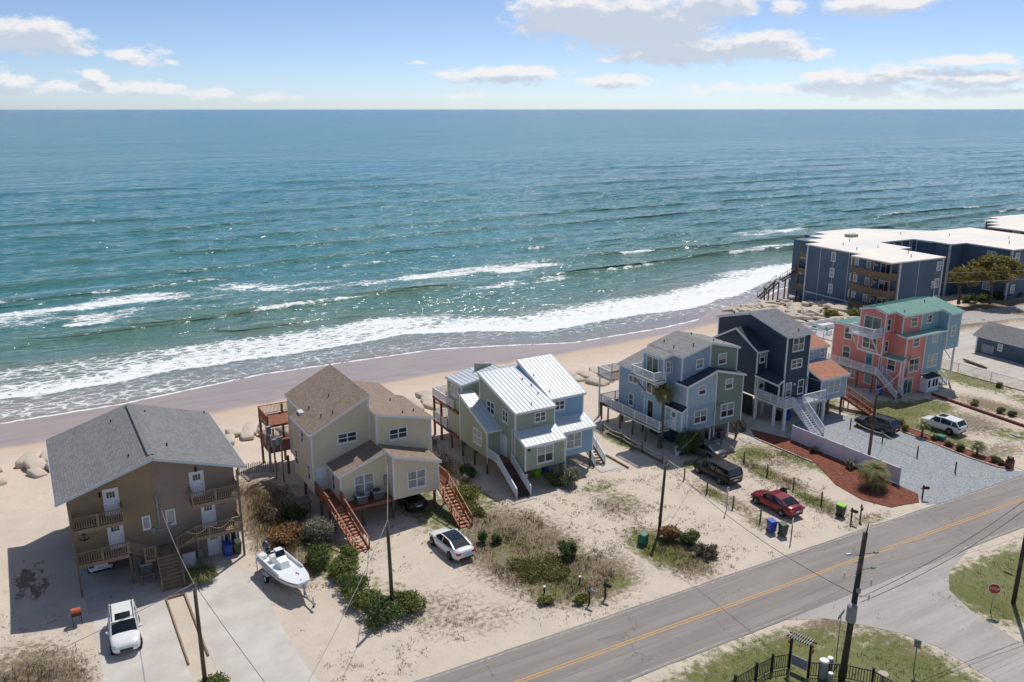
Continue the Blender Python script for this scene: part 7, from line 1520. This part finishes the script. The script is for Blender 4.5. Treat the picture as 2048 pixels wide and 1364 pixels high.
tree('broad domed live oak before the right apartment wing', 150.5, 84.6, 8.6, 4.8, 3.2, 6500); tree('smaller sparse live oak left of the domed one', 145.6, 87.5, 6.4, 3.2, 2.6, 2200, 'oak', .2)
# palms
def frond(L, droop, wid, m, nl=16, fan=False):
    V = []; up = Vector((0, 0, 1))
    if fan:
        for k in range(13):
            a = (k - 6) / 6 * 1.25; dr = Vector((math.cos(a), math.sin(a), .0)); b = Vector((L * .45, 0, L * .16)); e = b + dr * L * .55 - up * (droop * L * .35 * (1 + .3 * abs(a))); w = Vector((-dr.y, dr.x, 0)) * wid
            V += [b - w * .4, b + dr * L * .3 + w, e, b + dr * L * .3 - w]
        V += [Vector((0, -.02, 0)), Vector((L * .45, -.02, L * .16)), Vector((L * .45, .02, L * .16)), Vector((0, .02, 0))]
    else:
        def rachis(u): return Vector((L * u * (1 - .25 * droop * u), 0, L * (.55 * u - droop * u * u)))
        for k in range(nl):
            u = .15 + .85 * k / nl; c = rachis(u); tng = (rachis(min(1, u + .03)) - c).normalized(); ll = L * .34 * math.sin(math.pi * min(1, .18 + .8 * u)) + .05
            for s in (-1, 1):
                d = (Vector((0, s, .35)) + tng * .75).normalized(); e = c + d * ll - up * ll * .25; w = tng * wid; V += [c - w, c + w, e + w * .2, e - w * .2]
        for k in range(6): a, b = rachis(k / 6), rachis((k + 1) / 6); o = Vector((0, .02, 0)); V += [a - o, b - o, b + o, a + o]
    return quads_mesh('frond', np.array([tuple(v) for v in V]), F_[m])
FR = {'pindo': [frond(2.0, 1.15, .035, 'palm'), frond(1.9, 1.45, .035, 'palm'), frond(1.8, .8, .035, 'palmy')], 'small': [frond(.95, .9, .03, 'palm', 11), frond(.85, .6, .03, 'palm', 11)], 'sabal': [frond(1.25, 1.1, .07, 'palm', fan=True), frond(1.2, 1.7, .07, 'palmy', fan=True), frond(1.15, .5, .07, 'palm', fan=True)]}
def palm(label, x, y, th, tr, kind, n, tilt=(0, 0), dead=0):
    t = Thing('palm_tree', label, 'palm', (x, y, 0.02), 0, local=True); mb = MB(); seg = max(2, int(th / .3)); pts = [(tilt[0] * k / seg, tilt[1] * k / seg, -.1 + (th + .1) * k / seg) for k in range(seg + 1)]
    mb.tube(pts, tr, 9, tr * .8)
    for k in range(seg): mb.cyl(pts[k], (pts[k][0], pts[k][1], pts[k][2] + .1), tr * 1.12 - k * .0008, tr * .95, 9)
    t.part('trunk', mb, M['pile'])
    for k in range(n):
        me = FR[kind][k % len(FR[kind])] if not (dead and k % dead == 0) else FR[kind][-1]
        o = bpy.data.objects.new('frond', me); COL.objects.link(o); o.parent = t.e; o.location = (tilt[0], tilt[1], th)
        lv = k / n; o.rotation_euler = (0, R(-58 + 85 * lv) if kind != 'sabal' else R(-62 + 118 * lv), k * 2.399963 + .3)
        s = random.uniform(.85, 1.12); o.scale = (s, s, s)
palm('tall slender sabal palm at the corner of the slate blue house', 54.75, 62.4, 5.9, .15, 'sabal', 24)
palm('big drooping pindo palm in the left mulch bed', 65.6, 45.1, 1.5, .28, 'pindo', 44); palm('small palm in the right mulch bed by the white crossover', 81.0, 50.6, 1.2, .12, 'small', 20); palm('bushy palm in the right mulch bed near the road', 81.2, 44.6, .9, .13, 'small', 26, dead=0)
shrub('bare pale spiky yucca against the vinyl fence', 67.4, 49.0, .5, .5, .9, 'silver', 260, .16, 5, name='yucca', cat='plant'); shrub('brown grass clump against the vinyl fence', 67.4, 53.6, .45, .45, .7, 'drygrey', 500, .12, 4)
# ornamental fountain grass by the brown duplex
def grass_clump(label, x, y, r, h, n, m, name='grass_clump', cat='grass clump', spread=.9):
    SEED[0] += 1; rs = np.random.RandomState(SEED[0]); a = rs.uniform(0, 6.28, n); q = rs.uniform(.1, 1, n); hh = h * rs.uniform(.6, 1.1, n); lean = rs.uniform(.2, 1, n) * spread * r
    b = np.stack([np.cos(a) * r * .25 * q, np.sin(a) * r * .25 * q, a * 0], 1); md = b + np.stack([np.cos(a) * lean * .45, np.sin(a) * lean * .45, hh * .85], 1); e = b + np.stack([np.cos(a) * lean * 1.1, np.sin(a) * lean * 1.1, hh * rs.uniform(.35, 1.0, n)], 1); w = np.stack([-np.sin(a), np.cos(a), a * 0], 1) * .022
    V = np.concatenate([np.stack([b - w, b + w, md + w, md - w], 1), np.stack([md - w, md + w, e + w * .2, e - w * .2], 1)], 0).reshape(-1, 3)
    z = gz1(x, y); o = link(name, quads_mesh(name, V, F_[m]), None, (x, y, z)); tag(o, label, cat); return o
grass_clump('fountain grass clump at the foot of the brown duplex stairs', 8.4, 60.2, 1.35, 1.05, 1500, 'fount')
# uncountable grasses: tufts of blades scattered by cover
def tufts(name, label, region, dens_fn, n, hmin, hmax, m, blades=6, spread=.16, wid=.016):
    rs = np.random.RandomState(len(name) + n); a0, a1, b0, b1 = region; A = rs.uniform(a0, a1, n); B = rs.uniform(b0, b1, n); keep = rs.uniform(0, 1, n) < dens_fn(A, B); A, B = A[keep], B[keep]; k = len(A); Zg = gz(A, B)
    A = np.repeat(A, blades); B = np.repeat(B, blades); Zg = np.repeat(Zg, blades); nn = len(A); th = rs.uniform(0, 6.28, nn); h = rs.uniform(hmin, hmax, nn) * np.repeat(rs.uniform(.5, 1.2, k), blades); off = rs.normal(size=(nn, 2)) * spread * .5
    b = np.stack([A + off[:, 0], B + off[:, 1], Zg - .01], 1); e = b + np.stack([np.cos(th) * h * .55, np.sin(th) * h * .55, h], 1); w = np.stack([-np.sin(th), np.cos(th), th * 0], 1) * wid
    md = b * .45 + e * .55 + np.array([0, 0, .06]) * h[:, None]
    V = np.stack([b - w, b + w, e + w * .15, md - w * .8], 1).reshape(-1, 3)
    o = link(name, quads_mesh(name, V, F_[m]), None); tag(o, label, 'grass', kind='stuff'); return o
ROADS = lambda a, b: (np.abs(b - (38.72 - .0295 * a)) < 3.3) | ((a > 48.2) & (a < 53.5) & (b < 34)) | ((a > 7.1) & (a < 12.0) & (b > 41) & (b < 63)) | ((a > .9) & (a < 5.7) & (b > 41) & (b < 60)) | ((a > 68.2) & (a < 80.3) & (b > 41) & (b < 62))
def dfun(lst, thr, s, sc):
    def f(a, b): return np.where(ROADS(a, b), 0, np.clip((ell(a, b, lst) + (fbm(a * sc, b * sc, s, 4) - .5) * 1.8 - thr) * 1.6, 0, 1))
    return f
tufts('lawn_grass', 'short green and straw grass in patches over the sandy lots', (26, 110, 16, 72), dfun(GREEN, .45, 71, .8), 70000, .06, .17, 'grass', 4, .16, .014)
tufts('scrub_grass', 'knee high dry tan grass of the scrub patches', (-8, 66, 40, 72), dfun(DRY, .55, 72, .6), 52000, .15, .42, 'dry', 4, .2, .014)
tufts('dead_scrub', 'grey brown dead stems among the scrub patches', (-10, 60, 40, 72), dfun(DRY, .72, 73, .5), 42000, .12, .32, 'drygrey', 4, .25, .014)
tufts('dune_grass', 'tall dry beach grass on the dunes beside the houses', (12, 50, 60, 82), lambda a, b: np.clip((ell(a, b, [(15.2, 66, 2.4, 9, 1), (15.0, 61, 1.6, 4, .8), (31.5, 68, 4, 9, 1.0), (33, 75, 5, 4, .7), (49, 74, 6, 4, .9), (48, 78, 5, 3, .5)]) + (fbm(a * .7, b * .7, 74, 3) - .5) * 1.4 - .6) * 2, 0, 1), 9000, .4, 1.0, 'dry', 6, .3, .016)
def spot(a, b): return np.where(ROADS(a, b), 0, np.clip((fbm(a * 1.1, b * 1.1, 75, 4) - .50) * 4, 0, 1) * (b < 60) * sst(fbm(a * .22, b * .22, 79, 2), .46, .60))
tufts('sparse_weeds', 'scattered low weeds on the bare sand lots', (13, 66, 40.5, 60), spot, 26000, .05, .15, 'grass', 5, .14, .018)
tufts('sparse_stems', 'scattered dry stems and litter on the bare sand lots', (-8, 66, 40.5, 62), lambda a, b: np.where(ROADS(a, b), 0, np.clip((fbm(a * .8, b * .8, 76, 4) - .48) * 4, 0, 1) * sst(fbm(a * .2 + 5, b * .2, 78, 2), .48, .62)), 16000, .04, .12, 'drygrey', 4, .16, .018)
